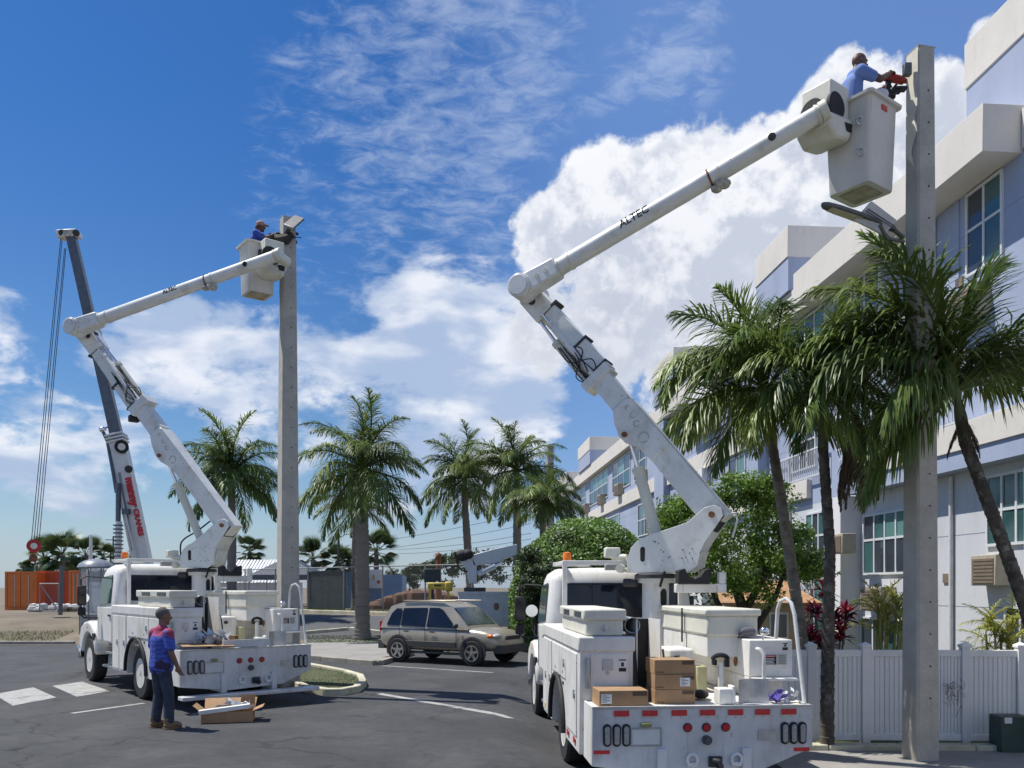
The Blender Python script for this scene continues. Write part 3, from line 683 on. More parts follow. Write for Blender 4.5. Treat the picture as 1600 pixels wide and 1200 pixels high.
    ar = MB(); pts = [(-1.25, 2.3 + .66 * math.cos(math.pi * i / 14), .5 + .66 * math.sin(math.pi * i / 14)) for i in range(15)]; ar.tube(pts, .032, 8); ar.build('wheel_arch_trim', black, t)
    # rear face of the left cabinet
    dr = MB().bx(-1.10, -.67, .535, .551, 1.18, 1.56).build('rear_door', white, t, bevel=.005)
    q = MB(); q.bx(-1.15, -1.12, .51, .55, 1.18, 1.52); q.tube([(-1.135, .50, 1.50), (-1.12, .49, 1.40), (-1.15, .49, 1.30), (-1.13, .50, 1.2)], .012, 6); q.build('hinge', steel, t)
    q = MB(); q.bx(-.97, -.85, .527, .536, 1.38, 1.50); q.cyl((-.91, .52, 1.35), (-.91, .537, 1.35), .02, n=10); q.build('paddle_latch', steel, dr, bevel=.004)
    stp = MB().bx(-.79, -.70, .530, .5345, 1.36, 1.50).build('warning_label', paperw, dr); q = MB(); q.bx(-.785, -.705, .527, .5295, 1.485, 1.497, ink).bx(-.785, -.705, .527, .5295, 1.365, 1.405, ink).bx(-.76, -.73, .527, .5295, 1.42, 1.465, ink); q.build('print', None, stp)
    sg = MB().bx(-1.06, -.74, .545, .5495, 1.03, 1.13).build('sign_plate', paperw, t)
    q = MB(); q.bx(-1.058, -.742, .541, .5445, 1.122, 1.128, inkblue).bx(-1.058, -.742, .541, .5445, 1.032, 1.038, inkblue).bx(-1.058, -1.052, .541, .5445, 1.038, 1.122, inkblue).bx(-.748, -.742, .541, .5445, 1.038, 1.122, inkblue); q.build('border', None, sg)
    letter('JUST RELAX', .042, inkblue, sg, (-.90, .543, 1.10), (1, 0, 0), (0, -1, 0)); letter('WE’RE RELENTLESS', .030, inkblue, sg, (-.90, .543, 1.055), (1, 0, 0), (0, -1, 0))
    if k == 2:
        for (y0, m_) in ((3.6, 'yellow'), (3.0, 'red'), (1.3, 'red'), (.8, 'red')):
            MB().bx(-1.2385, -1.2345, y0, y0 + .12, .53, .60).build('reflective_tape', redtape if m_ == 'red' else pm('yellow_tape', (.6, .42, .03), .5), t)
    # --- vented box on the left cabinet
    vb = MB(); vb.bx(-1.14, -.72, .60, 2.5, 1.755, 1.94); vbo = vb.build('vented_box', white2, t, bevel=.02)
    MB().bx(-1.17, -.69, .57, 2.53, 1.925, 2.05).build('lid', white2, vbo, bevel=.02)
    q = MB()
    for y0 in (1.0, 1.9):
        for i in range(5): q.bx(-1.178, -1.166, y0 - .25, y0 + .25, 1.955 + i * .014, 1.961 + i * .014)
    q.build('vent', dark, vbo)
    q = MB(); q.lathe((-.93, .575, 1.84), [(.03, 0), (.03, .015), (.015, .02)], 14, (0, -1, 0)); q.bx(-.94, -.92, .53, .57, 1.80, 1.88); q.build('latch', steel, vbo)
    # --- roll pipe and open steel duct
    q = MB(); n_ = 20
    for (r0, r1) in ((.085, .085),):
        q.lathe((-.615, .62, 1.87), [(.085, 0), (.09, -.006), (.09, -2.2), (.078, -2.2), (.078, -.006), (.085, 0)], 22, (0, -1, 0), cap=False)
    q.build('storage_tube', steel, t)
    q = MB(); q.bx(-.57, -.555, .62, 1.2, 1.06, 1.93).bx(-.30, -.285, .62, 1.2, 1.06, 1.93).bx(-.555, -.30, 1.18, 1.2, 1.06, 1.93).bx(-.555, -.30, .62, 1.2, 1.045, 1.06).bx(-.57, -.285, .60, .62, 1.045, 1.10); q.build('cone_holder', white, t)
    MB().bx(-.552, -.303, 1.165, 1.178, 1.1, 1.92).build('painted_duct_shade', black, t)  # black sheet paints the shade inside the open duct
    q = MB(); q.tube(smooth_path([(-.60, .60, 1.6), (-.59, .54, 1.3), (-.6, .52, 1.1), (-.5, .45, 1.05)]), .02, 7); q.tube(smooth_path([(-.27, .62, 1.6), (-.28, .5, 1.3), (-.4, .4, 1.06)]), .012, 6); q.build('cable', black, t)
    # --- right side body
    rc = MB(); rc.bx(.72, 1.22, .62, 3.9, 1.28, 1.70).bx(.76, 1.18, .78, 3.85, .60, 1.28); rco = rc.build('right_cabinet', white, t, bevel=.012)
    q = MB(); q.bx(.72, .745, .62, 3.3, 1.05, 1.28); q.build('cabinet_skirt', white, t)
    MB().bx(.74, 1.22, .44, .62, 1.255, 1.28).build('shelf', white, rco, bevel=.004)
    q = MB(); q.tube([(.80, .60, 1.60), (.80, .50, 1.60), (.83, .47, 1.55), (.83, .47, 1.18), (.80, .5, 1.12), (.80, .6, 1.12)], .022, 8); q.build('grab_handle', whiteb, t)
    q = MB(); q.lathe((.716, 1.05, 1.42), [(.052, -.0), (.058, .004), (.052, .01), (.035, .006)], 18, (-1, 0, 0)); q.build('recessed_ring', rust, t)
    dg = MB().bx(.90, 1.03, .612, .6195, 1.42, 1.53).build('danger_sign', ink, t); MB().bx(.905, 1.025, .608, .612, 1.505, 1.527).build('header', inkred, dg)
    letter('DANGER', .022, paperw, dg, (.965, .6075, 1.516), (1, 0, 0), (0, -1, 0), depth=.0005)
    q = MB()
    for i in range(5): q.bx(.91, 1.015 - .012 * (i % 3), .609, .6125, 1.425 + i * .015, 1.431 + i * .015, paperw)
    q.build('print', None, dg)
    stp = MB().bx(1.10, 1.165, .612, .6195, 1.58, 1.67).build('warning_label', paperw, t); q = MB(); q.bx(1.103, 1.162, .608, .612, 1.655, 1.667, ink).bx(1.103, 1.162, .608, .612, 1.583, 1.615, ink).bx(1.12, 1.145, .608, .612, 1.625, 1.648, ink); q.build('print', None, stp)
    stp = MB().bx(1.05, 1.15, .612, .6195, 1.42, 1.54).build('info_label', pm('grey_label', (.42, .44, .40), .7), t); q = MB()
    for i in range(6): q.bx(1.06, 1.14 - .015 * (i % 2), .609, .6115, 1.43 + i * .018, 1.433 + i * .018, ink)
    q.build('print', None, stp)
    # long fibreglass box on the right
    q = MB(); q.bx(.34, .95, .95, 3.3, 1.72, 1.97); bo = q.build('tool_box', white2, t, bevel=.03); MB().bx(.31, .98, .92, 3.33, 1.96, 2.04).build('lid', white2, bo, bevel=.02)
    q = MB(); q.bx(.36, .72, 1.0, 3.25, 1.48, 1.72); q.build('shelf_beam', white, t)
    q = MB(); q.bx(.302, .312, 1.85, 1.90, 1.6, 2.03); q.build('strap', ink, bo)
    q = MB(); q.ell((.87, .55, 1.80), (.055, .045, .05)); q.cyl((.87, .6, 1.70), (.87, .6, 1.78), .012, n=8); q.build('work_light', chrome, t)
    if k == 2:
        q = MB(); q.ell((.80, .88, 1.78), (.10, .05, .055)); q.tube([(.70, .9, 1.73), (.76, .88, 1.76)], .03, 6); o_ = q.build('rag', pm('grey_cloth', (.12, .12, .14), .9), t)
    # small tank and post with saddle
    q = MB(); q.bx(-.02, .30, 1.3, 1.9, 1.05, 1.55); q.build('oil_tank', white, t, bevel=.03); q = MB(); q.bx(.05, .12, 1.29, 1.295, 1.42, 1.47); q.build('gauge', ink, t)
    q = MB(); q.bx(.30, .42, 1.2, 1.4, 1.05, 1.35); q.build('valve_box', pm('yellowed_paint', (.45, .43, .24), .6, dirt=.3), t, bevel=.01)
    q = MB(); q.bx(.30, .345, .40, .445, 1.05, 1.46); q.build('saddle_post', whiteb, t); 
    q = MB(); pts = [(.32 + .085 * math.cos(a_), .42, 1.50 + .05 * math.sin(a_)) for a_ in [math.pi * i / 8 for i in range(9)]]; q.tube(pts, .026, 8); q.bx(.235, .27, .38, .46, 1.44, 1.50).bx(.37, .41, .38, .46, 1.42, 1.50); q.build('saddle', black, t)
    q = MB(); q.bx(.22, .36, .15, .34, 1.045, 1.21).bx(.36, .40, .15, .30, 1.045, 1.24); q.build('pedal_box', white, t, bevel=.01)
    q = MB(); n_ = 10; pts = [(.42 + .34 * i / n_, .12 + .10 * math.sin(math.pi * i / n_ * .9), 0) for i in range(n_ + 1)]
    for i in range(n_):
        a_, b2 = pts[i], pts[i + 1]; q.frus([(a_[0], a_[1], 1.045), (b2[0], b2[1], 1.045), (b2[0], b2[1] + .006, 1.045), (a_[0], a_[1] + .006, 1.045)], [(a_[0], a_[1], 1.31), (b2[0], b2[1], 1.31), (b2[0], b2[1] + .006, 1.31), (a_[0], a_[1] + .006, 1.31)])
    q.build('steel_shield', steel, t)
    # hoop handrail at the right rear corner
    q = MB(); q.tube([(1.0, .55, 1.72), (1.0, .5, 2.05), (1.01, .45, 2.14), (1.04, .36, 2.17), (1.07, .30, 2.12), (1.09, .26, 2.0), (1.14, .12, 1.05)], .021, 10); q.build('handrail', whiteb, t)
    # --- pedestal
    q = MB(); q.lathe((.30, 3.2, 1.0), [(.23, 0), (.23, .05), (.19, .06), (.19, 1.35), (.26, 1.36), (.26, 1.42)], 28); ped = q.build('pedestal', white, t)
    q = MB()
    pts = []
    for i in range(20):
        a_ = 2 * math.pi * i / 20; u = .055 * math.cos(a_); w_ = .07 * math.sin(a_) + (.055 if math.sin(a_) >= 0 else -.055)
        an = -math.pi / 2 + .4 + u / .19; pts.append((.30 + .194 * math.cos(an), 3.2 + .194 * math.sin(an), 2.15 + w_))
    q.add(pts, [tuple(range(20))]); q.build('access_hole', black, ped)
    q = MB(); q.tube([(.12, 3.0, 1.3), (.05, 2.7, 1.45), (.1, 2.6, 1.55)], .012, 6); q.tube([(.3, 2.95, 2.3), (.35, 2.9, 2.5), (.5, 3.0, 2.6)], .018, 6); q.build('hose', black, t)
    # --- cab
    cab = emp('cab', t)
    y0, y1 = 4.1, 5.35
    def ring(xh, ya, yb, z, r_=.16):
        pts = []
        for (sx, sy, ax) in ((1, 1, 0), (-1, 1, 90), (-1, -1, 180), (1, -1, 270)):
            for j in range(4):
                a_ = R(ax + 30 * j); pts.append((sx * (xh - r_) + r_ * math.cos(a_), (yb - r_ if sy > 0 else ya + r_) + r_ * math.sin(a_), z))
        return pts
    q = MB(); rings = [ring(1.13, y0, y1 + .15, .95), ring(1.14, y0, y1 + .2, 1.75), ring(1.08, y0 + .03, y1 - .05, 2.38), ring(1.04, y0 + .06, y1 - .15, 2.50), ring(.93, y0 + .16, y1 - .3, 2.58), ring(.6, y0 + .35, y1 - .5, 2.60)]
    n_ = 16; v = [p for r_ in rings for p in r_]; f = [(i * n_ + j, i * n_ + (j + 1) % n_, (i + 1) * n_ + (j + 1) % n_, (i + 1) * n_ + j) for i in range(len(rings) - 1) for j in range(n_)] + [tuple(range(n_ - 1, -1, -1)), tuple(range((len(rings) - 1) * n_, len(rings) * n_))]
    q.add(v, f).build('cab_shell', white, cab, smooth=50)
    def rrect(x0, x1, z0, z1, y, r_, lean=0.0, n=5):
        pts = []
        for (cx_, cz, a0) in ((x1 - r_, z1 - r_, 0), (x0 + r_, z1 - r_, 90), (x0 + r_, z0 + r_, 180), (x1 - r_, z0 + r_, 270)):
            for j in range(n): a_ = R(a0 + 90 * j / (n - 1)); zz_ = cz + r_ * math.sin(a_); pts.append((cx_ + r_ * math.cos(a_), y + (zz_ - 1.75) * lean, zz_))
        return pts
    q = MB(); q.poly(rrect(-.92, .92, 1.83, 2.36, y0 - .006, .13, .048), (0, -.012, 0)); rw = q.build('window_gasket', black, cab)
    for x0, x1 in ((-.89, -.47), (-.455, .455), (.47, .89)):
        q = MB(); q.poly(rrect(x0, x1, 1.86, 2.33, y0 - .0195, .09 if x0 < -.5 or x1 > .5 else .02, .048), (0, -.008, 0)); q.build('rear_window', glassd, cab)
    for s in (-1, 1):
        q = MB(); pts = [(s * 1.142, y0 + .30, 1.78), (s * 1.142, y1 + .02, 1.72), (s * 1.095, y1 - .12, 2.32), (s * 1.092, y0 + .33, 2.36)]; q.poly(pts, (s * .014, 0, 0)); q.build('side_window', pm('green_cab_glass', (.03, .07, .06), .06, spec=.8), cab)
        q = MB(); q.bx(s * 1.143 - .006, s * 1.143 + .006, y0 + .22, y1 + .1, .98, 1.68); dr = q.build('cab_door', white, cab, bevel=.01)
        MB().bx(s * 1.165 - .012, s * 1.165 + .012, y0 + .28, y0 + .42, 1.5, 1.54).build('door_handle', dark, dr)
        # mirror on its arm
        q = MB(); q.tube([(s * 1.10, y1 + .0, 2.32), (s * 1.35, y1 + .12, 2.34), (s * 1.46, y1 + .14, 2.28), (s * 1.46, y1 + .14, 1.50), (s * 1.40, y1 + .12, 1.45), (s * 1.14, y1 + .05, 1.45)], .015, 8); ma = q.build('mirror_arm', black, t)
        MB().bx(s * 1.45 - .09, s * 1.45 + .09, y1 + .08, y1 + .16, 1.72, 2.14).build('mirror', black, ma, bevel=.03); MB().bx(s * 1.45 - .08, s * 1.45 + .08, y1 + .09, y1 + .15, 1.5, 1.68).build('spot_mirror', black, ma, bevel=.03)
        MB().bx(s * 1.45 - .075, s * 1.45 + .075, y1 + .074, y1 + .079, 1.75, 2.11).build('mirror_glass', glassd, ma)  # dark glass: the reflection of dark trees is put into its colour
    q = MB(); q.poly([(-.9, y1 + .13, 1.80), (.9, y1 + .13, 1.80), (.86, y1 - .07, 2.32), (-.86, y1 - .07, 2.32)], (0, .03, 0)); q.build('windscreen', glassd, cab)
    # hood and fenders
    q = MB(); rings = []
    for (y, hw, zt) in ((5.45, .95, 1.78), (6.0, .86, 1.68), (6.6, .72, 1.52), (7.05, .62, 1.30), (7.12, .58, 1.15)):
        rings.append([(-hw, y, .80), (hw, y, .80), (hw, y, zt - .14), (hw * .82, y, zt), (-hw * .82, y, zt), (-hw, y, zt - .14)])
    v = [p for r_ in rings for p in r_]; n_ = 6; f = [(i * n_ + j, i * n_ + (j + 1) % n_, (i + 1) * n_ + (j + 1) % n_, (i + 1) * n_ + j) for i in range(4) for j in range(n_)] + [tuple(range(n_ - 1, -1, -1)), tuple(range(4 * n_, 5 * n_))]
    q.add(v, f).build('hood', white, t, bevel=.03, smooth=45)
    MB().bx(-.5, .5, 7.1, 7.16, .85, 1.25).build('grille', dark, t, bevel=.01)
    for s in (-1, 1):
        q = MB(); outer = []; inner = []
        prof = [(5.52, .66), (5.56, .95), (5.72, 1.18), (5.95, 1.31), (6.25, 1.36), (6.55, 1.32), (6.85, 1.20), (7.0, 1.02), (7.02, .75)]
        inn = [(6.19 + .58 * math.cos(a_), .5 + .58 * math.sin(a_)) for a_ in [R(12 + 156 * i / 12) for i in range(13)]]
        poly = [(s * .62, y, z) for y, z in prof] + [(s * .62, y, z) for y, z in inn]
        q.poly(poly, (s * .55, 0, 0)); fd = q.build('fender', white, t, bevel=.05)
        MB().ell((s * 1.02, 6.98, 1.12), (.12, .06, .09)).build('headlight', chrome, t); MB().ell((s * 1.16, 6.2, 1.22), (.02, .05, .03)).build('side_marker', orange, t)
        MB().bx(s * 1.16 - .02, s * 1.16 + .02, 5.62, 5.80, .95, 1.10).build('fender_vent', black, t, bevel=.01)
        q = MB(); q.tube([(s * .95, 6.7, 1.25), (s * 1.1, 6.8, 1.5), (s * 1.12, 6.8, 1.75)], .012, 6); fm = q.build('fender_mirror_arm', dark, t); q = MB(); q.lathe((s * 1.12, 6.78, 1.86), [(.0, -.05), (.07, -.04), (.11, 0), (.112, .015)], 18, (0, -1, 0)); q.build('fender_mirror', chrome, fm)
    MB().bx(-1.15, 1.15, 7.1, 7.35, .45, .75).build('front_bumper', chrome, t, bevel=.04)
    # --- headache rack with beacon
    q = MB(); q.bx(-.93, -.86, 3.98, 4.05, 1.75, 2.63).bx(-.93, .55, 3.98, 4.05, 2.63, 2.70).bx(-.93, -.86, 4.05, 5.0, 2.632, 2.698).bx(-.95, -.35, 4.95, 5.02, 2.632, 2.698).bx(.86, .93, 3.98, 4.05, 1.75, 2.63).bx(.56, .93, 3.98, 4.05, 2.632, 2.698); q.build('rack', white, t, bevel=.008)
    q = MB(); q.cyl((-.72, 4.98, 2.70), (-.72, 4.98, 2.73), .075, n=18); bb = q.build('beacon_base', dark, t); q = MB(); q.lathe((-.72, 4.98, 2.73), [(.07, 0), (.072, .09), (.06, .125), (.02, .14)], 18); q.build('beacon_dome', orange, bb)
    MB().bx(-.3, .0, 3.86, 3.97, 2.55, 2.65).build('work_light', lampgrey, t, bevel=.02)
    # --- boom: everything laid out on the boom plane
    e3 = Vector((e[0], e[1], 0)).normalized(); nv = Vector((e3.y, -e3.x, 0))     # nv points towards the viewer's side
    if nv.y > 0: nv = -nv
    Rm = Mi.to_3x3(); el = Rm @ e3; nl = Rm @ nv; zl = Vector((0, 0, 1))
    Tl = L((T[0], T[1], 0)); zb = 2.42
    def pt(s_, z, n=0): return Vector((Tl.x, Tl.y, 0)) + el * s_ + nl * n + zl * z
    pv_, eb, tp_ = L(piv), L(elb), L(tip)
    zp = pv_.z; sp = (pv_ - Tl).dot(el)
    bs = MB(); bs.lathe(pt(0, zb, 0), [(.30, 0), (.30, .05), (.26, .07)], 28); bs.build('turntable', dark, t)
    # turret side plates: curved front, sloping top up to the boom pin
    prof = [(-.36, zb + .08), (-.34, zb + .30), (-.29, zb + .44), (-.20, zb + .53), (-.05, zb + .60), (sp - .35, zp - .10), (sp - .10, zp + .10), (sp + .03, zp + .13), (sp + .13, zp + .08), (sp + .15, zp - .02), (sp - .10, zp - .38), (sp - .16, zp - .50), (sp - .20, zb + .16), (sp - .34, zb + .08)]
    tur = emp('turret', t)
    for o_ in (.20, -.23): q = MB(); q.poly([pt(a_, z, o_) for a_, z in prof], nl * .03); q.build('side_plate', whiteb, tur, bevel=.004)
    q = MB(); q.poly([pt(a_, z, -.20) for a_, z in ((-.30, zb + .10), (sp - .36, zb + .10), (sp - .22, zb + .18), (sp - .18, zp - .52), (sp - .13, zp - .40), (sp + .05, zp - .12), (sp - .25, zp - .13), (-.08, zb + .5), (-.28, zb + .3))], nl * .40); q.build('turret_core', whiteb, tur)
    q = MB(); q.poly([pt(sp - .26, zb + .16, -.17), pt(sp - .155, zp - .50, -.17), pt(sp - .155, zp - .50, .17), pt(sp - .26, zb + .16, .17)], el * .03); q.build('rear_cover', whiteb, tur)
    q = MB(); q.poly([pt(sp - .02, zp - .22, -.19), pt(sp + .15, zp - .02, -.19), pt(sp + .15, zp - .02, .19), pt(sp - .02, zp - .22, .19)], el * .012); q.build('rubber_flap', black, tur)
    sl = []; 
    for i in range(16): a_ = 2 * math.pi * i / 16; sl.append(pt(-.12 + .035 * math.cos(a_), zb + .34 + .035 * math.sin(a_) + (.07 if math.sin(a_) >= 0 else -.07), .2305))
    q = MB(); q.poly(sl, nl * .004); q.build('slot', black, tur)
    q = MB(); q.cyl(pt(sp, zp, .225), pt(sp, zp, .262), .042, n=16); q.build('boom_pin', rust, tur)
    q = MB()
    for i in range(14): a_, z = random.uniform(-.1, sp - .25), random.uniform(zb + .2, zb + .55); q.cyl(pt(a_, z, .229), pt(a_, z, .236), .009, n=6)
    q.build('bolt_head', dark, tur, kind='stuff')
    q = MB(); q.cyl(pt(-.40, zb + .30, .1), pt(-.62, zb + .32, .1), .05); q.cyl(pt(-.44, zb + .14, .18), pt(-.44, zb + .14, .30), .06); q.cyl(pt(-.55, zb + .15, .12), pt(-.36, zb + .12, .12), .035); q.build('rotation_motor', white2, t)
    q = MB(); a_ = pt(-.62, zb + .33, .1); q.bx(a_.x - .11, a_.x + .11, a_.y - .08, a_.y + .08, a_.z - .03, a_.z + .12); q.build('control_valve', white2, t, bevel=.02)
    q = MB(); q.cyl(pt(-.42, zb - .06, .15), pt(-.24, zb - .06, .15), .06, n=12); q.build('swivel_motor', dark, t)
    q = MB(); q.tube(smooth_path([pt(-.45, zb + .1, 0), pt(-.5, zb + .5, 0), pt(-.42, zb + .68, 0), pt(-.1, zb + .85, 0), pt(.2, zb + 1.05, 0)]) if k == 1 else [pt(sp + .13, zp + .05, -.15), pt(sp + .24, zp + .04, -.15), pt(sp + .27, zp - .05, -.15), pt(sp + .2, zp - .3, -.15)], .016, 6); q.build('hose_loop', black if k == 1 else whiteb, t)
    # boom cradle rest behind the turret
    q = MB(); q.bx(.42, 1.12, 2.55, 2.67, 2.22, 2.34).bx(1.02, 1.12, 2.56, 2.66, 2.34, 2.5); q.build('rest_arm', white, t, bevel=.01)
    q = MB(); pts = [(.44, 2.34), (.44, 2.52), (.53, 2.55), (.58, 2.44), (.66, 2.41), (.74, 2.44), (.80, 2.53), (.88, 2.55), (.88, 2.34)]; q.poly([(x, 2.50, z) for x, z in pts], (0, .18, 0)); q.build('boom_cradle', black, t, bevel=.01)
    # lower boom
    A = Vector(pv_); B = Vector(eb); u = (B - A).normalized(); Ln = (B - A).length; w = nl.cross(u); w = w if w.dot(el) > 0 else -w   # w: across, to the right/upper side
    def q4(tt, hw, hn, off=0, offn=0):
        c_ = A + u * (tt * Ln) + w * off + nl * offn; return [c_ + w * hw + nl * hn, c_ - w * hw + nl * hn, c_ - w * hw - nl * hn, c_ + w * hw - nl * hn]
    def seg(t0, t1, h0, h1, n0, o0=0, o1=0, nm='boom_section', m=whiteb, par=None, bev=.015, on=0):
        q = MB(); q.frus(q4(t0, h0, n0, o0, on), q4(t1, h1, n0, o1, on)); return q.build(nm, m, par or lbo, bevel=bev)
    lbo = emp('lower_boom', t)
    seg(-.03, .40, .185, .17, .16)
    sd_ = -1.0
    kp = [(.26, .172), (.46, .172), (.475, .10), (.475, -.14), (.44, -.24), (.395, -.31), (.365, -.30), (.32, -.2), (.26, -.172)]
    q = MB(); q.poly([A + u * (a_ * Ln) + w * b_ - nl * .185 for a_, b_ in kp], nl * .37); kn = q.build('knuckle', whiteb, lbo, bevel=.012)
    q = MB(); c_ = A + u * (.385 * Ln) - w * .23; q.cyl(c_ + nl * .18, c_ + nl * .215, .04, n=14); q.build('pin', rust, kn)
    # raised marks on the knuckle plate
    gr = pm('embossed_weld', (.42, .42, .41), .5, var=.1)
    for j, (tt, oo, rr_, a0, a1) in enumerate(((.445, .09, .030, 20, 200), (.415, .075, .038, 60, 300), (.385, .05, .042, -20, 290), (.335, .0, .075, -60, 150), (.335, .0, .075, 200, 280))):
        c_ = A + u * (tt * Ln) + w * (oo - .05) + nl * .187
        q = MB(); q.tube([c_ + (w * math.cos(R(a_)) + u * math.sin(R(a_))) * rr_ for a_ in [a0 + (a1 - a0) * i / 8 for i in range(9)]], .008, 5); q.build('embossed_mark', gr, kn)
    seg(.475, .60, .155, .15, .155)
    seg(.585, .62, .24, .24, .18, .03 * crad, .03 * crad, 'collar')
    seg(.60, .98, .14, .115, .13, -.09 * crad, -.05 * crad, 'inner_beam')
    for (off, on, t1, r_) in ((.17 * crad, .06, .80, .062), (.05 * crad, .13, .86, .05)):
        a_ = A + u * (.61 * Ln) + w * off + nl * on; b_ = A + u * (t1 * Ln) + w * off + nl * on; c_ = A + u * (.965 * Ln) + w * (off * .8) + nl * on
        q = MB(); q.cyl(a_, b_, r_, n=16); q.cyl(b_ - u * .05, b_ + u * .02, r_ * 1.15, n=16); cy_ = q.build('compensating_cylinder', white2 if r_ > .06 else whiteb, lbo); MB().cyl(b_, c_, r_ * .42, n=12).build('rod', chrome, cy_)
        MB().cyl(c_ - nl * .05, c_ + nl * .05, .055, n=14).build('rod_eye', dark, cy_)
    q = MB()
    for j in range(9):
        o1, o2 = random.uniform(-.05, .2) * crad, random.uniform(-.05, .2) * crad; n1 = random.uniform(.13, .2)
        q.tube(smooth_path([A + u * ((.60 + random.uniform(0, .03)) * Ln) + w * o1 + nl * .12, A + u * (.65 * Ln) + w * (o1 + random.uniform(-.1, .1)) + nl * (n1 + .05), A + u * (.70 * Ln) + w * o2 + nl * n1, A + u * (random.uniform(.72, .8) * Ln) + w * o2 + nl * .13], 5), .009, 5)
    q.build('hydraulic_hose', black, lbo, kind='stuff')
    q = MB()
    for tt in (.62, .73, .9): q.frus(q4(tt, .155, .145, -.09 * crad), q4(tt + .008, .155, .145, -.09 * crad))
    q.build('strap_band', dark, lbo)
    if k == 1:
        q = MB(); c_ = A + u * (.60 * Ln) - w * .26; q.bx(c_.x - .1, c_.x + .1, c_.y - .1, c_.y + .1, c_.z - .12, c_.z + .02); q.ell(c_ + zl * .05 + w * .05, (.1, .1, .08)); q.build('hose_box', black, lbo, bevel=.02)
    # lift cylinder under the lower boom
    a_ = pt(.02, zb + .60, 0); c_ = A + u * (.385 * Ln) - w * .22; m_ = a_ + (c_ - a_) * .68
    q = MB(); q.cyl(a_, m_, .082, n=20); q.cyl(m_ - (c_ - a_).normalized() * .06, m_, .095, n=20); lc = q.build('lift_cylinder', white2, t); MB().cyl(m_, c_, .035, n=14).build('rod', chrome, lc)
    # elbow drum and upper boom, set out towards the viewer
    OFF = .33
    C0 = B + nl * OFF; C1 = Vector(tp_) ; u2 = (C1 - C0).normalized(); L2 = (C1 - C0).length; w2 = nl.cross(u2).normalized()
    if w2.z < 0: w2 = -w2
    n2 = u2.cross(w2).normalized()
    if n2.dot(nl) < 0: n2 = -n2
    ub = emp('upper_boom', t)
    q = MB(); q.cyl(B - nl * .16, B + nl * (OFF + .19), .175, n=28); q.cyl(B + nl * (OFF + .19), B + nl * (OFF + .21), .15, n=28); q.cyl(B - nl * .2, B - nl * .14, .20, n=28); q.build('elbow_drum', whiteb, ub, bevel=.008)
    q = MB(); q.frus([B + w * .17 + nl * .17, B - w * .2 + nl * .17, B - w * .2 - nl * .17, B + w * .17 - nl * .17], q4(.90, .16, .15, -.03)); q.build('elbow_casting', whiteb, ub, bevel=.02)
    def q5(d_, hw, hn): c_ = C0 + u2 * d_; return [c_ + w2 * hw + n2 * hn, c_ - w2 * hw + n2 * hn, c_ - w2 * hw - n2 * hn, c_ + w2 * hw - n2 * hn]
    q = MB(); q.frus(q5(-.05, .16, .15), q5(.62, .135, .13)); q.build('boom_root', whiteb, ub, bevel=.03)
    q = MB(); q.cyl(C0 + u2 * .6, C1, .125, .112, n=30); q.build('insulator_tube', whiteb, ub)
    for d_ in (.62, .80, L2 * .66, L2 * .69, L2 - .06): q = MB(); q.cyl(C0 + u2 * d_, C0 + u2 * (d_ + .028), .133 if d_ < 1 else .125, n=30); q.build('clamp_band', rust if d_ > 1 and d_ < L2 * .68 else white2, ub)
    q = MB(); q.cyl(C1 - u2 * .01, C1 + u2 * .09, .128, n=30); q.cyl(C1 - n2 * .36, C1 - n2 * .02, .10, n=26); q.build('boom_tip', white2, ub, bevel=.01)
    c_ = C0 + u2 * (L2 * .86); q = MB(); q.cyl(c_ + n2 * .09, c_ + n2 * .124, .05, n=18); q.build('hole_plug', black, ub)
    for d_ in (.3, .45): c_ = C0 + u2 * d_; q = MB(); q.cyl(c_ + n2 * .10, c_ + n2 * .147, .035, n=14); q.build('bolt', white2, ub)
    sg_ = 1 if u2.dot(el) > 0 else -1
    letter('ALTEC', .15 if k == 2 else .11, ink, ub, C0 + u2 * (L2 * (.42 if k == 2 else .5)) + n2 * .1235 + w2 * (.02), u2, n2, depth=.004, bold=.002)
    # cloth bundle hanging under the tube
    c_ = C0 + u2 * (L2 * .675) - w2 * .15
    q = MB(); 
    for j in range(5): q.ell(c_ + u2 * random.uniform(-.1, .12) - w2 * random.uniform(0, .07) + n2 * random.uniform(-.05, .07), (.08, .06, .055), 10, 6)
    q.build('tied_bag', pm('dirty_canvas', (.42, .40, .34), .9, var=.3, scale=14, dirt=.5, bump=.8, bscale=20), ub)
    # --- bucket with its control shroud
    ba = emp('bucket_assembly', t)
    bc = L(bk[0]); hb = bk[1]; wv = bk[2]
    Mb = Matrix.Translation(bc) @ Matrix.Rotation(bkrot - rz, 4, 'Z')
    def rr(hx, hy, z, r_=.06, n=4):
        pts = []
        for (sx, sy, a0) in ((1, 1, 0), (-1, 1, 90), (-1, -1, 180), (1, -1, 270)):
            for j in range(n): a_ = R(a0 + 90 * j / (n - 1)); pts.append(Mb @ Vector((sx * (hx - r_) + r_ * math.cos(a_), sy * (hy - r_) + r_ * math.sin(a_), z)))
        return pts
    rings = [rr(wv * .88, wv * .88, 0), rr(wv * .90, wv * .90, .02), rr(wv, wv, hb - .06), rr(wv + .005, wv + .005, hb - .05), rr(wv + .05, wv + .05, hb - .045), rr(wv + .055, wv + .055, hb - .01), rr(wv + .03, wv + .03, hb), rr(wv - .02, wv - .02, hb - .01), rr(wv * .86, wv * .86, .05)]
    n_ = 16; v = [p for r_ in rings for p in r_]; f = [(i * n_ + j, i * n_ + (j + 1) % n_, (i + 1) * n_ + (j + 1) % n_, (i + 1) * n_ + j) for i in range(len(rings) - 1) for j in range(n_)] + [tuple(range(n_ - 1, -1, -1)), tuple(range((len(rings) - 1) * n_, len(rings) * n_))]
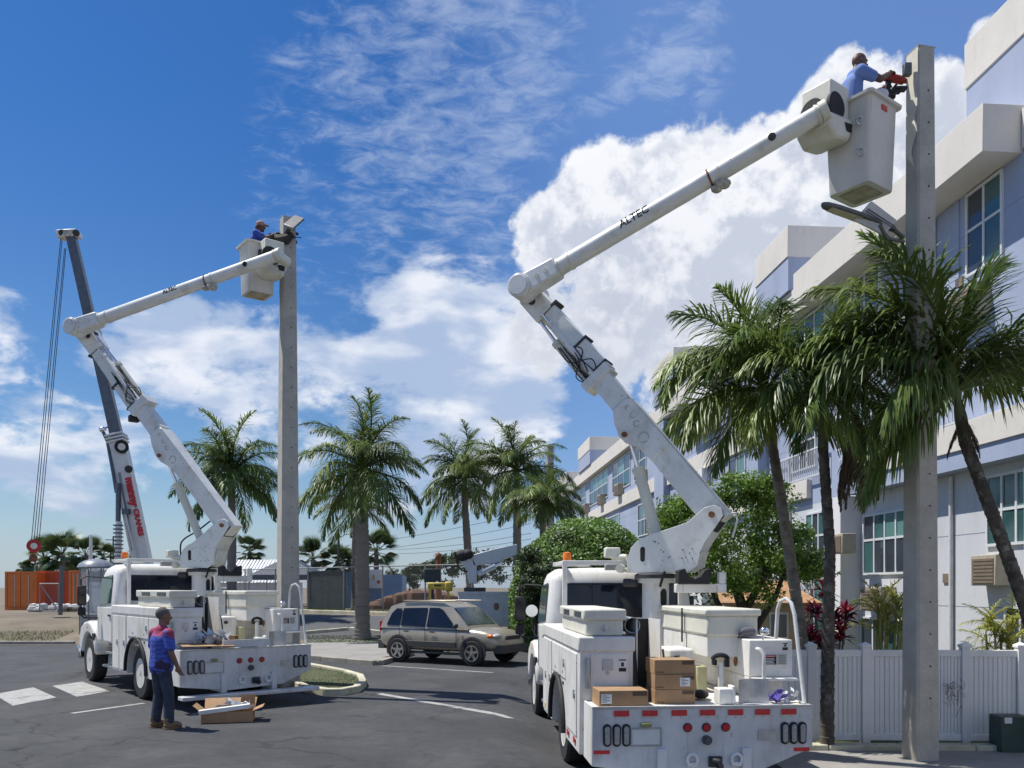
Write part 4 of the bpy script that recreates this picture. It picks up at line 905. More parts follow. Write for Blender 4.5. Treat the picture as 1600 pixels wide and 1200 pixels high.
    bkm = pm('bucket_fiberglass', (.60, .59, .55), .5, var=.06, scale=3, dirt=.35, streak=True, dirtcol=(.36, .30, .20), bump=.05, bscale=10)
    MB().add(v, f).build('bucket', bkm, ba, smooth=40)
    q = MB(); q.poly([Mb @ Vector(p) for p in ((-.2, -.2, -.004), (.2, -.2, -.004), (.2, .2, -.004), (-.2, .2, -.004))], (0, 0, -.004)); q.build('bottom_plate', pm('bucket_scuffed_bottom', (.38, .34, .26), .7, var=.3, dirt=.7, dirtcol=(.06, .05, .045), dscale=3), ba)
    if k == 2:
        rs = (Mb @ Vector((0, -wv - .012, hb - .2)), ); q = MB(); q.poly([Mb @ Vector(p) for p in ((-.06, -wv + .0, hb - .17), (.06, -wv + .0, hb - .17), (.06, -wv + .0, hb - .105), (-.06, -wv + .0, hb - .105))], Mb.to_3x3() @ Vector((0, -.012, 0))); q.build('red_reflector', redtape, ba)
        q = MB(); 
        for z in (hb - .35, hb - .75): c_ = Mb @ Vector((-wv - .02, -wv * .65, z)); MB().tube([c_ + Vector((.05 * math.cos(a_), .02, .05 * math.sin(a_))) for a_ in [i * math.pi / 5 for i in range(10)]], .012, 6).build('hook', steel, ba)
    # shroud box between boom tip and bucket
    sc_ = Matrix.Translation(L(bk[3])) @ Matrix.Rotation(bkrot - rz, 4, 'Z')
    def box8(M, x0, x1, y0_, y1_, z0, z1, nm, m, bev=.03, par=ba):
        q = MB().bx(x0, x1, y0_, y1_, z0, z1); q.xf(M); return q.build(nm, m, par, bevel=bev)
    box8(sc_, -.22, .20, -.22, .22, -.28, .42, 'control_shroud', white2)
    q = MB(); q.cyl(sc_ @ Vector((-.12, -.20, .08)), sc_ @ Vector((-.12, -.245, .08)), .17, n=26).cyl(sc_ @ Vector((-.20, .05, .08)), sc_ @ Vector((-.245, .05, .08)), .17, n=26); q.build('rubber_boot', black, ba)
    q = MB(); q.poly([sc_ @ Vector(p) for p in ((-.30, -.26, -.05), (.22, -.26, .0), (.24, -.26, -.12), (.14, -.26, -.30), (-.16, -.26, -.34), (-.32, -.26, -.20))], sc_.to_3x3() @ Vector((0, .5, 0))); q.build('lower_shroud', white2, ba, bevel=.04)
    q = MB(); q.poly([sc_ @ Vector(p) for p in ((.02, -.263, -.10), (.19, -.263, -.08), (.17, -.263, -.2), (.06, -.263, -.2))], sc_.to_3x3() @ Vector((0, -.004, 0))); q.build('shroud_opening', black, ba)
    q = MB(); c_ = sc_ @ Vector((0, 0, .0)); q.cyl(c_, C1 - n2 * .1, .07, n=14); q.build('tip_shaft', dark, ba)
    return t, Mi
# left truck
e1 = Vector((.97, -.24, 0)).normalized()
org1 = Vector((-4.60, 14.55, 0)); rz1 = R(39.8)
Mw = Matrix.Translation(org1) @ Matrix.Rotation(rz1, 4, 'Z'); T1 = Mw @ Vector((.30, 3.2, 0))
def onplane(T, e, px, py, off=0):
    nv = Vector((e.y, -e.x, 0)); nv = nv if nv.y < 0 else -nv; o = T + nv * off; kk = (px - 800) / F
    s_ = (kk * o.y - o.x) / (e.x - kk * e.y); p = o + e * s_; return Vector((p.x, p.y, Z(py, p.y)))
bk1 = (P(402, 462, 17.35), 1.02, .29, P(424, 412, 17.15))
truck1, M1 = bucket_truck('t', 'white bucket truck on the left, its boom raised to the tall pole behind its tail', org1, rz1, T1, e1, onplane(T1, e1, 357, 822), onplane(T1, e1, 137, 520), onplane(T1, e1, 434, 399, .33), bk1, R(38), 1, 1)
# right truck
e2 = Vector((.90, -.44, 0)).normalized()
org2 = Vector((2.0, 8.69, -.19)); rz2 = R(4.4)
Mw = Matrix.Translation(org2) @ Matrix.Rotation(rz2, 4, 'Z'); T2 = Mw @ Vector((.30, 3.2, 0))
tp2 = onplane(T2, e2, 1283, 176, .33)
bk2 = (Vector((4.66, 11.12, 7.35)), 1.14, .33, P(1290, 192, 10.95))
truck2, M2 = bucket_truck('t', 'white bucket truck on the right with red reflective tape and cardboard boxes on its deck', org2, rz2, T2, e2, onplane(T2, e2, 1118, 806), onplane(T2, e2, 832, 462), tp2, bk2, R(36), 2, -1)
q = MB()
for x in (-.95, -.65, -.34, -.04, .26, .55, .835): MB().bx(x, x + .16, -.0165, -.0125, .955, 1.015).build('reflective_tape', redtape, truck2)
for x in (-1.16, .97): MB().bx(x, x + .17, -.004, -.0005, .565, .605).build('reflective_tape', redtape, truck2)
# ---- loads on the right truck's deck
def carton(loc, rz, sx, sy, sz, label, group=None, lab=0, open_=False, parent_truck=None):
    c = thing('cardboard_box', label, 'box', loc, rz, group)
    b_ = MB().bx(-sx / 2, sx / 2, -sy / 2, sy / 2, 0, sz).build('carton', cardb, c, bevel=.004)
    MB().bx(-sx / 2 + .001, sx / 2 - .001, -.028, .028, sz, sz + .0015).build('packing_tape', pm('packing_tape', (.45, .33, .20), .35), c)
    MB().bx(sx * .18, sx / 2 - .012, -sy / 2 - .0025, -sy / 2, sz * .66, sz * .92).build('printed_strip', pm('dark_print', (.10, .065, .04), .8), c)
    letter('FRAGILE', sz * .14, ink, c, (-sx * .36, -sy / 2 - .001, sz * .14), (1, 0, 0), (0, -1, 0), depth=.0008)
    if lab: l_ = MB().bx(sx * lab, sx * lab + .11, -sy / 2 - .004, -sy / 2, sz * .2, sz * .78).build('shipping_label', paperw, c); q = MB(); [q.bx(sx * lab + .01, sx * lab + .06 + .03 * (i % 2), -sy / 2 - .0055, -sy / 2 - .004, sz * (.27 + .1 * i), sz * (.30 + .1 * i), ink) for i in range(5)]; q.build('print', None, l_)
    return c
def on2(x, y, z): return Matrix.Translation(org2) @ Matrix.Rotation(rz2, 4, 'Z') @ Vector((x, y, z))
def on1(x, y, z): return Matrix.Translation(org1) @ Matrix.Rotation(rz1, 4, 'Z') @ Vector((x, y, z))
G_ = 'brown cartons stacked on the deck of the right truck'
carton(on2(-.235, .45, 1.042), rz2 + .01, .44, .40, .155, 'bottom carton of the stack of three on the right truck', G_)
carton(on2(-.23, .45, 1.199), rz2 - .015, .44, .40, .158, 'middle carton of the stack of three with a white shipping label', G_, lab=.12)
carton(on2(-.235, .46, 1.359), rz2 + .005, .44, .40, .155, 'topmost carton of the stack of three on the right truck', G_)
carton(on2(-.83, .28, 1.042), rz2 + .02, .52, .40, .17, 'long low carton lying at the left rear corner of the right truck', G_, lab=-.46)
q = MB(); q.ell(on2(.15, .6, 1.10), (.09, .16, .05)); tag(q.build('tool_bag', black), 'black bag lying on the deck right of the carton stack', 'bag')
def crumple(c, r, n, mat, name, label, cat):
    b = MB()
    for i in range(n):
        a = Vector((random.gauss(0, 1) * r[0], random.gauss(0, 1) * r[1], abs(random.gauss(0, 1)) * r[2])) * .5; a = Vector(c) + a
        d1 = Vector((random.uniform(-1, 1), random.uniform(-1, 1), random.uniform(-1, 1))).normalized() * r[0] * .5; d2 = Vector((random.uniform(-1, 1), random.uniform(-1, 1), random.uniform(0, 1))).normalized() * r[0] * .5
        b.add([a, a + d1, a + d1 + d2, a + d2 * 1.1], [(0, 1, 2), (0, 2, 3)])
    return tag(b.build(name, mat, smooth=0), label, cat)
crumple(on2(.87, .25, 1.06), (.13, .10, .07), 26, pm('purple_plastic', (.12, .09, .38), .4, var=.4), 'plastic_bag', 'crumpled purple and blue plastic bag on the right end of the deck', 'bag')
crumple(on2(1.05, .30, 1.06), (.13, .10, .08), 22, pm('clear_plastic', (.55, .57, .60), .2, var=.1), 'plastic_wrap', 'clear plastic wrap beside the purple bag on the right truck', 'plastic wrap')
# ---- loads on the left truck's deck
tk = [on1(-1.1, .10, 1.10), on1(-.30, -.1, 1.09), on1(-.15, .35, 1.12), on1(-1.05, .5, 1.14)]
fl1 = MB(); fl1.poly(tk, (0, 0, .012)); tag(fl1.build('cardboard_sheet', cardb), 'flattened piece of cardboard lying over the left truck deck beside the man', 'cardboard')
crumple(on1(-.55, .32, 1.16), (.26, .14, .10), 40, pm('clear_plastic', (.55, .57, .60), .2, var=.1), 'plastic_wrap', 'bundle of clear plastic packaging on the cardboard on the left truck', 'plastic wrap')
c_ = carton(on1(-.16, .62, 1.042), rz1 + .5, .30, .28, .2, 'small open carton on the deck of the left truck behind the plastic packaging')
q = MB(); q.bx(-.16, .16, -.1, .1, 0, .11); o = q.build('tool_case', black, None, bevel=.02); o.location = on1(.10, .28, 1.045); o.rotation_euler = (0, 0, rz1); tag(o, 'low black tool case on the left truck deck near the saddle post', 'case')
q = MB(); q.bx(-.42, .42, -.015, .015, 0, .13); o = q.build('white_board', pm('white_carton', (.60, .60, .58), .7, var=.1, dirt=.2), None); o.location = on1(-.02, .06, 1.062); o.rotation_euler = (0, 0, rz1); tag(o, 'long white packaging board standing along the tail edge of the left truck', 'board')
# open carton on the ground behind the left truck
g = G(357, 1128); c_ = thing('open_carton', 'open cardboard box with packaging on the asphalt behind the left truck', 'box', (g.x, g.y, .016), R(12))
q = MB(); sx, sy, h = .38, .19, .17
q.bx(-sx, sx, -sy, -sy + .008, 0, h).bx(-sx, sx, sy - .008, sy, 0, h).bx(-sx, -sx + .008, -sy + .008, sy - .008, 0, h).bx(sx - .008, sx, -sy + .008, sy - .008, 0, h).bx(-sx, sx, -sy, sy, -.001, .006); q.build('carton', cardb, c_)
for pts in ([(-sx, sy, h), (sx, sy, h), (sx + .02, sy + .2, h + .14), (-sx - .02, sy + .2, h + .14)], [(-sx, -sy, h), (-sx, sy, h), (-sx - .12, sy, h + .10), (-sx - .12, -sy, h + .10)], [(sx, -sy, h), (sx, sy, h), (sx + .15, sy, h + .06), (sx + .15, -sy, h + .06)], [(sx * .4, sy - .01, h), (sx, sy - .01, h), (sx, sy + .05, h + .20), (sx * .45, sy + .05, h + .20)]):
    MB().poly(pts, (0, 0, .006)).build('flap', cardb, c_)
o = MB().bx(-.36, .40, -.05, .05, 0, .07).build('foam_strip', pm('white_foam', (.72, .71, .68), .9), None, bevel=.01); o.location = (g.x - .02, g.y - .16, .185); o.rotation_euler = (0, R(-6), R(14)); tag(o, 'white foam packing strip lying on the front of the open box on the ground', 'foam')
o = MB().bx(-.22, .22, -.1, .1, 0, .05).build('lamp_part', dark, None, bevel=.02); o.location = (g.x + .0, g.y + .05, .19); o.rotation_euler = (R(8), 0, R(4)); tag(o, 'dark flat lamp fitting in the open box on the ground', 'lamp')
crumple((g.x + .12, g.y + .02, .23), (.16, .1, .05), 20, pm('clear_plastic', (.55, .57, .60), .2, var=.1), 'plastic_wrap', 'plastic sleeve spilling from the open box on the ground', 'plastic wrap')
# ================================================================ square concrete lamp poles
def pole(name, label, x, y, z0, h, wb, wt, rz, k):
    t = thing(name, label, 'pole', (x, y, z0), rz, 'square concrete lamp poles')
    q = MB(); c = .18
    def ring(w, z): return [(-w + w * c, -w, z), (w - w * c, -w, z), (w, -w + w * c, z), (w, w - w * c, z), (w - w * c, w, z), (-w + w * c, w, z), (-w, w - w * c, z), (-w, -w + w * c, z)]
    q.frus(ring(wb / 2, -.1), ring(wt / 2, h)); q.build('shaft', concrete, t, smooth=20)
    hm = MB(); 
    n = int(h / .42)
    for i in range(2, n):
        z = i * .42; w = (wb + (wt - wb) * z / h) / 2
        hm.cyl((.02, -w - .003, z), (.02, -w + .02, z), .014, n=8)
    hm.build('bolt_hole', dark, t, kind='stuff')
    return t
lampm = pm('lamp_grey_metal', (.12, .12, .12), .5, var=.15, metal=.3)
y1_ = 17.6; pl1 = pole('lamp_pole', 'tall square concrete pole rising from the kerbed island behind the left truck', X(450, y1_), y1_, 0, Z(342, y1_), .42, .27, R(33), 1)
def flood(parent, M, w, l, nm='lamp_head', lens=lampgrey):
    q = MB().bx(-w / 2, w / 2, 0, l, -.035, .035); q.xf(M); a = q.build(nm, lampm, parent, bevel=.015)
    q = MB().bx(-w / 2 + .03, w / 2 - .03, .12, l - .04, -.043, -.036); q.xf(M); q.build('lens', lens, a)
    q = MB()
    for i in range(6): q.bx(-w / 2 + .05 + i * (w - .1) / 6, -w / 2 + .06 + i * (w - .1) / 6, .05, l - .1, .035, .06)
    q.xf(M); q.build('cooling_fin', lampm, a, kind='stuff'); return a
Mi1 = (Matrix.Translation((X(450, y1_), y1_, 0)) @ Matrix.Rotation(R(33), 4, 'Z')).inverted()
cq = [P(443, 353, 17.2), P(461, 339, 17.5), P(476, 344, 17.45), P(459, 359, 17.1)]
q = MB(); q.poly([Mi1 @ p for p in cq], (0, .01, .05)); lh = q.build('lamp_head', lampm, pl1, bevel=.01)
cm = sum(cq, Vector()) / 4; q = MB(); q.poly([Mi1 @ (cm + (p - cm) * .8 - Vector((0, .004, .012))) for p in cq], (0, -.002, -.008)); q.build('lens', lampgrey, lh)
q = MB(); q.cyl(P(446, 366, y1_ - .25), P(452, 357, y1_ - .3), .05); q.cyl(P(458, 368, y1_), P(462, 380, y1_), .04).cyl(P(458, 364, y1_), P(466, 366, y1_), .03); q.xf(Mi1); q.build('bracket', dark, pl1)
q = MB(); q.tube([P(436, 378, y1_ - .22), P(450, 374, y1_ - .3), P(462, 371, y1_ - .2)], .008, 5); q.xf(Mi1); q.build('strap', dark, pl1)
y2_ = 11.05; pl2 = pole('lamp_pole', 'thick square concrete pole in front of the white fence with peeling paint near its top', X(1438, y2_), y2_, -.19, Z(82, y2_) + .19, .345, .255, R(12), 2)
Mi2 = (Matrix.Translation((X(1438, y2_), y2_, -.19)) @ Matrix.Rotation(R(12), 4, 'Z')).inverted()
q = MB(); w = .131; q.bx(-.129, .129, -.129, .129, 0, .012); q.xf(Matrix.Translation((0, 0, Z(82, y2_) + .19))); q.build('cap', concrete, pl2)
# peeling paint sheet on the left face: ragged outline
pts = []; H = Z(82, y2_) + .19
for i in range(15): z = H - .02 - i * .11; pts.append((-.1305 - .0016 * i * .5, -.128 + .0 * i + (.05 + .04 * math.sin(i * 1.7) + .05 * (i > 10)) * (i / 14) , z))
poly = [(p[0] - .0035, p[1], p[2]) for p in pts] + [(pts[-1][0] - .0035, .10, pts[-1][2] + .2), (pts[0][0] - .0035, .10, pts[0][2])]
MB().poly(poly, (.002, 0, 0)).build('peeling_paint', pm('pale_old_paint', (.62, .60, .50), .8, var=.1), pl2)
q = MB(); q.bx(-.05, .05, -.08, 0, -.08, .08); q.xf(Mi2 @ Matrix.Translation(P(1415, 112, y2_ - .05))); q.build('junction_box', lampm, pl2, bevel=.01)
# lamp heads lying under the bucket, carried by a bracket on the pole
Mw = Matrix.Translation(P(1392, 358, y2_ - .15)) @ Matrix.Rotation(R(82), 4, 'Z') @ Matrix.Rotation(R(24), 4, 'X')
b_ = bpy.data.objects
q = MB(); a0 = P(1398, 362, y2_ - .05); a1 = P(1284, 322, y2_ - .45); d = (a1 - a0); s_ = Vector((0, 0, 1)); nn = d.cross(s_).normalized(); prof = [(0, .03), (.15, .05), (.45, .09), (.8, .085), (.95, .06), (1, .02)]
top = [a0 + d * t_ + nn * w_ for t_, w_ in prof] + [a0 + d * t_ - nn * w_ for t_, w_ in prof[::-1]]
upv = d.cross(nn).normalized(); upv = upv if upv.z > 0 else -upv
q.poly([Mi2 @ p for p in top], Mi2.to_3x3() @ (upv * .05)); cob = q.build('lamp_head', lampm, pl2, bevel=.01)
q = MB(); q.poly([Mi2 @ (a0 + d * t_ + nn * w_ - upv * .004) for t_, w_ in ((.5, .07), (.9, .055), (.9, -.055), (.5, -.07))], Mi2.to_3x3() @ (-upv * .006)); q.build('lens', pm('warm_lens', (.45, .42, .33), .3), cob)
c0 = P(1380, 322, y2_ - .2); ax = (P(1402, 348, y2_ - .1) - P(1362, 318, y2_ - .35)).normalized(); ay = (P(1350, 358, y2_ - .3) - P(1366, 316, y2_ - .3)).normalized(); nz_ = ax.cross(ay).normalized(); ay = nz_.cross(ax)
cor = [P(1363, 314, y2_ - .3) , P(1402, 344, y2_ - .15), P(1382, 368, y2_ - .15), P(1336, 344, y2_ - .3)]
q = MB(); q.poly([Mi2 @ p for p in cor], Mi2.to_3x3() @ (nz_ * .035)); fb = q.build('flood_lamp', pm('flood_back', (.50, .50, .48), .5, var=.15), pl2, bevel=.008)
m1 = (cor[0] + cor[3]) / 2; m2 = (cor[1] + cor[2]) / 2; off = nz_ if nz_.y < 0 else -nz_
q = MB(); 
for s_ in (-.012, .012): q.poly([Mi2 @ (p + off * .045) for p in (m1 + (cor[0] - cor[3]) * (s_ * 4 + .02), m2 + (cor[1] - cor[2]) * (s_ * 4 + .02), m2 + (cor[1] - cor[2]) * (s_ * 4 - .02), m1 + (cor[0] - cor[3]) * (s_ * 4 - .02))], Mi2.to_3x3() @ (off * .012))
q.build('channel', lampm, fb)
q = MB(); q.tube([P(1375, 352, y2_ - .35), P(1385, 372, y2_ - .25), P(1412, 378, y2_ - .12)], .025, 8); q.tube([P(1398, 360, y2_ - .1), P(1412, 372, y2_ - .1)], .03, 8); q.xf(Mi2); q.build('bracket', lampm, pl2)

# ================================================================ plants
leafA = pm('royal_palm_leaf', (.12, .175, .038), .5, var=.4, scale=1.5, sub=.32, rnd=.3)
leafB = pm('dark_palm_leaf', (.135, .195, .045), .42, var=.5, scale=1.5, sub=.32, rnd=.4, spec=.45)
leafC = pm('yellow_palm_leaf', (.30, .31, .05), .5, var=.5, scale=2, sub=.3, rnd=.2)
leafD = pm('dead_palm_leaf', (.11, .075, .045), .8, var=.4, scale=3, sub=.15, rnd=.2)
leafF = pm('fan_palm_leaf', (.055, .09, .03), .5, var=.35, scale=1.5, sub=.2, rnd=.2)
trunkR = pm('royal_trunk', (.19, .175, .155), .9, var=.12, scale=1.2, bump=.2, bscale=14, dirt=.35, dirtcol=(.10, .09, .075))
trunkD = pm('ringed_dark_trunk', (.075, .064, .052), .95, var=.45, scale=9, bump=1.0, bscale=16, dirt=.85, dirtcol=(.26, .25, .21), dscale=3)
trunkG = pm('ringed_grey_trunk', (.16, .145, .12), .95, var=.4, scale=8, bump=1.0, bscale=14, dirt=.7, dirtcol=(.26, .25, .22), dscale=3)
crownG = pm('green_crownshaft', (.13, .19, .06), .5, var=.2, scale=2)
def frond_mesh(L, el, droop, n, ll, lw, hang, seed, mat, spread=1.0, twist=0):
    """a feather leaf: curved rib with leaflets on both sides, starting at the origin towards +X"""
    rnd = random.Random(seed); q = MB(); pts = []; p = Vector((0, 0, 0)); K = 16; a = el
    for i in range(K + 1):
        pts.append(p.copy()); s = i / K; a = el - droop * (s ** 1.35); p = p + Vector((math.cos(R(a)), .02 * math.sin(s * 5 + seed), math.sin(R(a)))) * (L / K)
    q.tube(pts, [.035 * L / 3 * (1 - .85 * i / K) + .003 for i in range(K + 1)], 4)
    for i in range(n):
        s = .12 + .88 * (i + rnd.random() * .6) / n; k = min(K - 1, int(s * K)); f = s * K - k; c = pts[k].lerp(pts[k + 1], f); d = (pts[k + 1] - pts[k]).normalized(); up = Vector((-d.z, 0, d.x))
        len_ = ll * (math.sin(math.pi * min(1, .18 + s * .80)) ** .7) * rnd.uniform(.75, 1.12) * (.6 + .4 * (1 - s))
        for sd in (-1, 1):
            ang = R(rnd.uniform(42, 68) - 25 * s) ; lift = rnd.uniform(-.15, .5) * spread
            o = (d * math.cos(ang) + Vector((0, sd, 0)) * math.sin(ang) + up * lift).normalized()
            t1 = c + o * len_ * .42 + Vector((0, 0, -hang * len_ * .12)); o2 = (o + Vector((rnd.uniform(-.1, .1), rnd.uniform(-.1, .1), -hang * rnd.uniform(.7, 1.3)))).normalized(); t2 = t1 + o2 * len_ * .36
            o3 = (o2 + Vector((0, 0, -hang * .8))).normalized(); t3 = t2 + o3 * len_ * .30
            wv = o.cross(Vector((rnd.uniform(-.3, .3), rnd.uniform(-.3, .3), 1))).normalized() * lw * rnd.uniform(.7, 1.2)
            q.add([c - wv * .4, c + wv * .4, t1 + wv, t1 - wv, t2 + wv * .8, t2 - wv * .8, t3], [(0, 1, 2, 3), (3, 2, 4, 5), (5, 4, 6)])
    return q.mesh('frond', mat, smooth=60)
FM = {}
def fronds_for(kind):
    if kind in FM: return FM[kind]
    if kind == 'royal': P_ = [(82, 60, .5), (66, 95, .7), (48, 105, .8), (28, 95, .9), (5, 85, 1.1), (-22, 60, 1.2), (-45, 35, 1.2)]; r = [frond_mesh(1, e_, dr, 92, .34, .0062, h, i * 7 + j, leafA, 1.6) for j in (0, 1) for i, (e_, dr, h) in enumerate(P_)]
    elif kind == 'manila': P_ = [(84, 50, .4), (68, 85, .6), (52, 120, .8), (34, 125, .9), (15, 110, 1.1), (-8, 80, 1.2), (-35, 50, 1.3)]; r = [frond_mesh(1, e_, dr, 100, .46, .0070, h, 50 + i * 7 + j, leafB, 1.5) for j in (0, 1, 2) for i, (e_, dr, h) in enumerate(P_)]
    elif kind == 'areca': P_ = [(80, 50, .4), (66, 70, .5), (50, 90, .6), (35, 80, .7)]; r = [frond_mesh(1, e_, dr, 30, .28, .011, h, 90 + i * 7 + j, leafC) for j in (0, 1) for i, (e_, dr, h) in enumerate(P_)]
    FM[kind] = r; return r
def place_fronds(t, kind, c, L, lst, mat=None, jit=8, names='frond'):
    """lst: (class index, azimuth degrees, scale)"""
    fm = fronds_for(kind); nc = {'royal': 7, 'manila': 7, 'areca': 4}[kind]; nv_ = len(fm) // nc
    for (ci, az, s) in lst:
        me = fm[ci + nc * random.randrange(nv_)]
        put(names, me, t, c, (R(random.uniform(-22, 22)), R(random.uniform(-jit, jit) * 1.4), R(az + random.uniform(-14, 14))), (L * s, L * s, L * s))
def crown_list(n, classes, rs=random):
    l = []; ga = 137.5; a0 = rs.uniform(0, 360)
    for i in range(n): l.append((classes[int(i * len(classes) / n)], a0 + i * ga + rs.uniform(-12, 12), rs.uniform(.85, 1.1)))
    return l
def trunk(t, pts, rad, mat, rings=0, n=14, name='trunk'):
    m = len(pts); q = MB(); P2 = []; R2 = []
    K = max(8, rings)
    for i in range(K + 1):
        s = i / K * (m - 1); k = min(m - 2, int(s)); f = s - k; p = Vector(pts[k]).lerp(Vector(pts[k + 1]), f); r = rad[k] + (rad[k + 1] - rad[k]) * f
        if rings: P2 += [p, p + (Vector(pts[k + 1]) - Vector(pts[k])).normalized() * (.008)]; R2 += [r * 1.05, r * random.uniform(.90, .97)]
        else: P2.append(p); R2.append(r)
    q.tube(P2, R2, n); return q.build(name, mat, t, smooth=50)
def royal(px, pyc, d, pybase, L, wpx, label, n=15, cl=None, shaft=1.0, lean=0, zb=None):
    x = X(px, d); zc = Z(pyc, d); z0 = gz(x, d) if zb is None else zb
    t = thing('royal_palm', label, 'palm tree', (x, d, z0), 0, 'royal palms on the left'); H = zc - z0; w = wpx / F * d / 2
    trunk(t, [(lean, 0, -.1), (lean * .9, 0, .5), (lean * .7, 0, H * .3), (lean * .3, 0, H * .6), (0, 0, H - shaft)], [w * 1.5, w * 1.12, w * 1.02, w * 1.0, w * .78], trunkR, 18)
    q = MB(); q.lathe((0, 0, H - shaft), [(w * .80, 0), (w * .86, .1), (w * .62, shaft * .6), (w * .4, shaft * 1.05)], 14); q.build('crownshaft', crownG, t)
    q = MB(); q.tube([(0, 0, H), (.02, 0, H + L * .55)], [.03, .005], 5); q.build('spear_leaf', leafA, t)
    place_fronds(t, 'royal', (0, 0, H), L, cl or crown_list(n, [0, 1, 1, 2, 2, 3, 3, 4, 4, 5, 5]))
    return t
royal(566, 735, 31.5, 1003, 3.3, 22, 'largest royal palm standing on the pavement between the pole and the silver car', 25, crown_list(25, [0, 1, 1, 2, 2, 3, 3, 4, 4, 5, 5]), 1.6)
royal(556, 792, 44, 952, 2.8, 13, 'smaller royal palm half hidden directly behind the largest palm', 20)
royal(362, 745, 38, 960, 3.3, 14, 'royal palm behind the raised boom of the left truck', 32)
royal(726, 748, 44, 955, 3.2, 12, 'royal palm behind the silver car', 28, lean=.35)
royal(808, 735, 40, 955, 3.1, 13, 'royal palm behind the service truck, rightmost of the left row', 26)
def fan_palm(px, pyc, d, r, label, zb=None, th=None):
    x = X(px, d); z0 = gz(x, d); zc = Z(pyc, d); t = thing('fan_palm', label, 'palm tree', (x, d, z0), 0, 'small fan palms on the skyline'); H = zc - z0
    trunk(t, [(0, 0, -.1), (0, 0, H)], [.22, .17], trunkG, 0, 8)
    rd = random.Random(px); 
    me = FM.get('fan')
    if not me:
        q = MB(); 
        for i in range(22):
            a = R(-125 + 250 * i / 21); dirv = Vector((math.cos(a) * .6 + .55, math.sin(a) * .75, 0)); q.add([(.5, 0, 0), (.5 + dirv.x * .35 - .03 * math.sin(a), dirv.y * .35 + .03, .05), (.5 + dirv.x * .62, dirv.y * .62, -.08), (.5 + dirv.x * .35 + .03 * math.sin(a), dirv.y * .35 - .03, .05)], [(0, 1, 2, 3)])
        q.tube([(0, 0, 0), (.5, 0, 0)], .015, 3); me = FM['fan'] = q.mesh('frond', leafF, smooth=0)
    for i in range(26):
        el_ = rd.choice([75, 55, 40, 20, 5, -15, -35, -50]); s_ = r * rd.uniform(.8, 1.1); put('frond', me, t, (0, 0, H), (R(rd.uniform(-25, 25)), R(-el_), R(rd.uniform(0, 360))), (s_, s_, s_))
    return t
FP = [(70, 872, 62, 1.5, 'leftmost fan palm above the orange containers'), (98, 866, 60, 1.7, 'bushy fan palm above the gap between the orange containers'), (134, 868, 64, 1.6, 'fan palm behind the white mast'), (160, 872, 66, 1.2, 'small fan palm just right of the white mast'), (216, 872, 70, 1.1, 'small fan palm behind the crane boom base'),
      (390, 862, 66, 1.4, 'fan palm above the white roof left of the tall pole'), (489, 874, 62, 1.5, 'fan palm just right of the tall pole'), (527, 878, 63, 1.4, 'fan palm under the street lamp'), (547, 880, 66, 1.2, 'fan palm half behind the royal palm trunks'), (588, 862, 60, 1.5, 'tallest fan palm right of the royal palm trunks')]
for a in FP: fan_palm(*a)
# ---- the wind-blown palms on the right
def manila(cx, cyp, d, pts, rad, L, label, lst, mat=trunkD, rings=40):
    c = P(cx, cyp, d); base = Vector((X(pts[0][0], d), d, -.19)); t = thing('manila_palm', label, 'palm tree', base, 0, 'slender palms in front of the building')
    tp = [Vector((X(a, d) - base.x, (b_ if False else 0), (Z(b_, d) + .19) if b_ else -.2)) for a, b_ in pts]
    trunk(t, tp, rad, mat, rings, 16)
    cc = c - base; q = MB(); q.tube([tp[-1], (tp[-1] + cc) / 2, cc], [rad[-1] * 1.05, rad[-1] * 1.0, rad[-1] * .5], 12); q.build('crownshaft', pm('grey_green_crownshaft', (.11, .13, .06), .6, var=.3), t)
    place_fronds(t, 'manila', cc, L, lst); return t, cc
mA, cA = manila(1197, 610, 13.0, [(1264, None), (1263, 1080), (1248, 960), (1228, 830), (1206, 690)], [.105, .10, .09, .085, .075], 2.1, 'slender palm with the pale leaning trunk beside the truck handrail',
   [(0, 80, 1), (1, 200, 1), (1, 60, .9), (2, 175, 1.05), (2, 150, .9), (3, 190, 1.05), (3, 225, 1.0), (4, 170, 1.05), (4, 340, .9), (5, 185, 1), (5, 240, .9), (5, 300, .9), (6, 210, .9), (6, 330, .8), (2, 300, .9), (1, 260, .9), (0, 190, .9), (2, 250, 1), (4, 130, .9), (3, 90, .8), (5, 265, .85)], trunkG)
mB, cB = manila(1287, 615, 11.7, [(1292, None), (1292, 1170), (1294, 980), (1297, 860), (1286, 700)], [.105, .10, .085, .075, .07], 1.75, 'slender palm with the straight dark trunk in front of the fence',
   [(0, 100, 1), (1, 190, .9), (1, 10, .9), (2, 200, .9), (2, 350, 1), (3, 215, .9), (3, 340, 1), (4, 195, .9), (4, 320, .9), (5, 230, .9), (5, 300, .9), (1, 120, .9), (2, 60, .8), (6, 270, .85), (0, 10, .95), (1, 320, .9)], trunkD)
mC, cC = manila(1494, 612, 11.2, [(1665, None), (1640, 1080), (1600, 940), (1553, 810), (1508, 690)], [.10, .095, .09, .085, .08], 2.3, 'largest slender palm with the trunk curving out of the picture on the right',
   [(0, 140, 1.15), (1, 170, 1.15), (1, 150, 1.0), (2, 185, 1.15), (2, 165, 1.1), (3, 182, 1.15), (3, 205, 1.0), (4, 215, .9), (5, 190, .9), (0, 20, 1.0), (1, 10, 1.05), (2, 350, 1.1), (2, 20, 1), (3, 340, 1), (3, 0, 1), (4, 320, .8), (2, 80, .9), (6, 200, .95), (1, 200, 1.1)], trunkD)
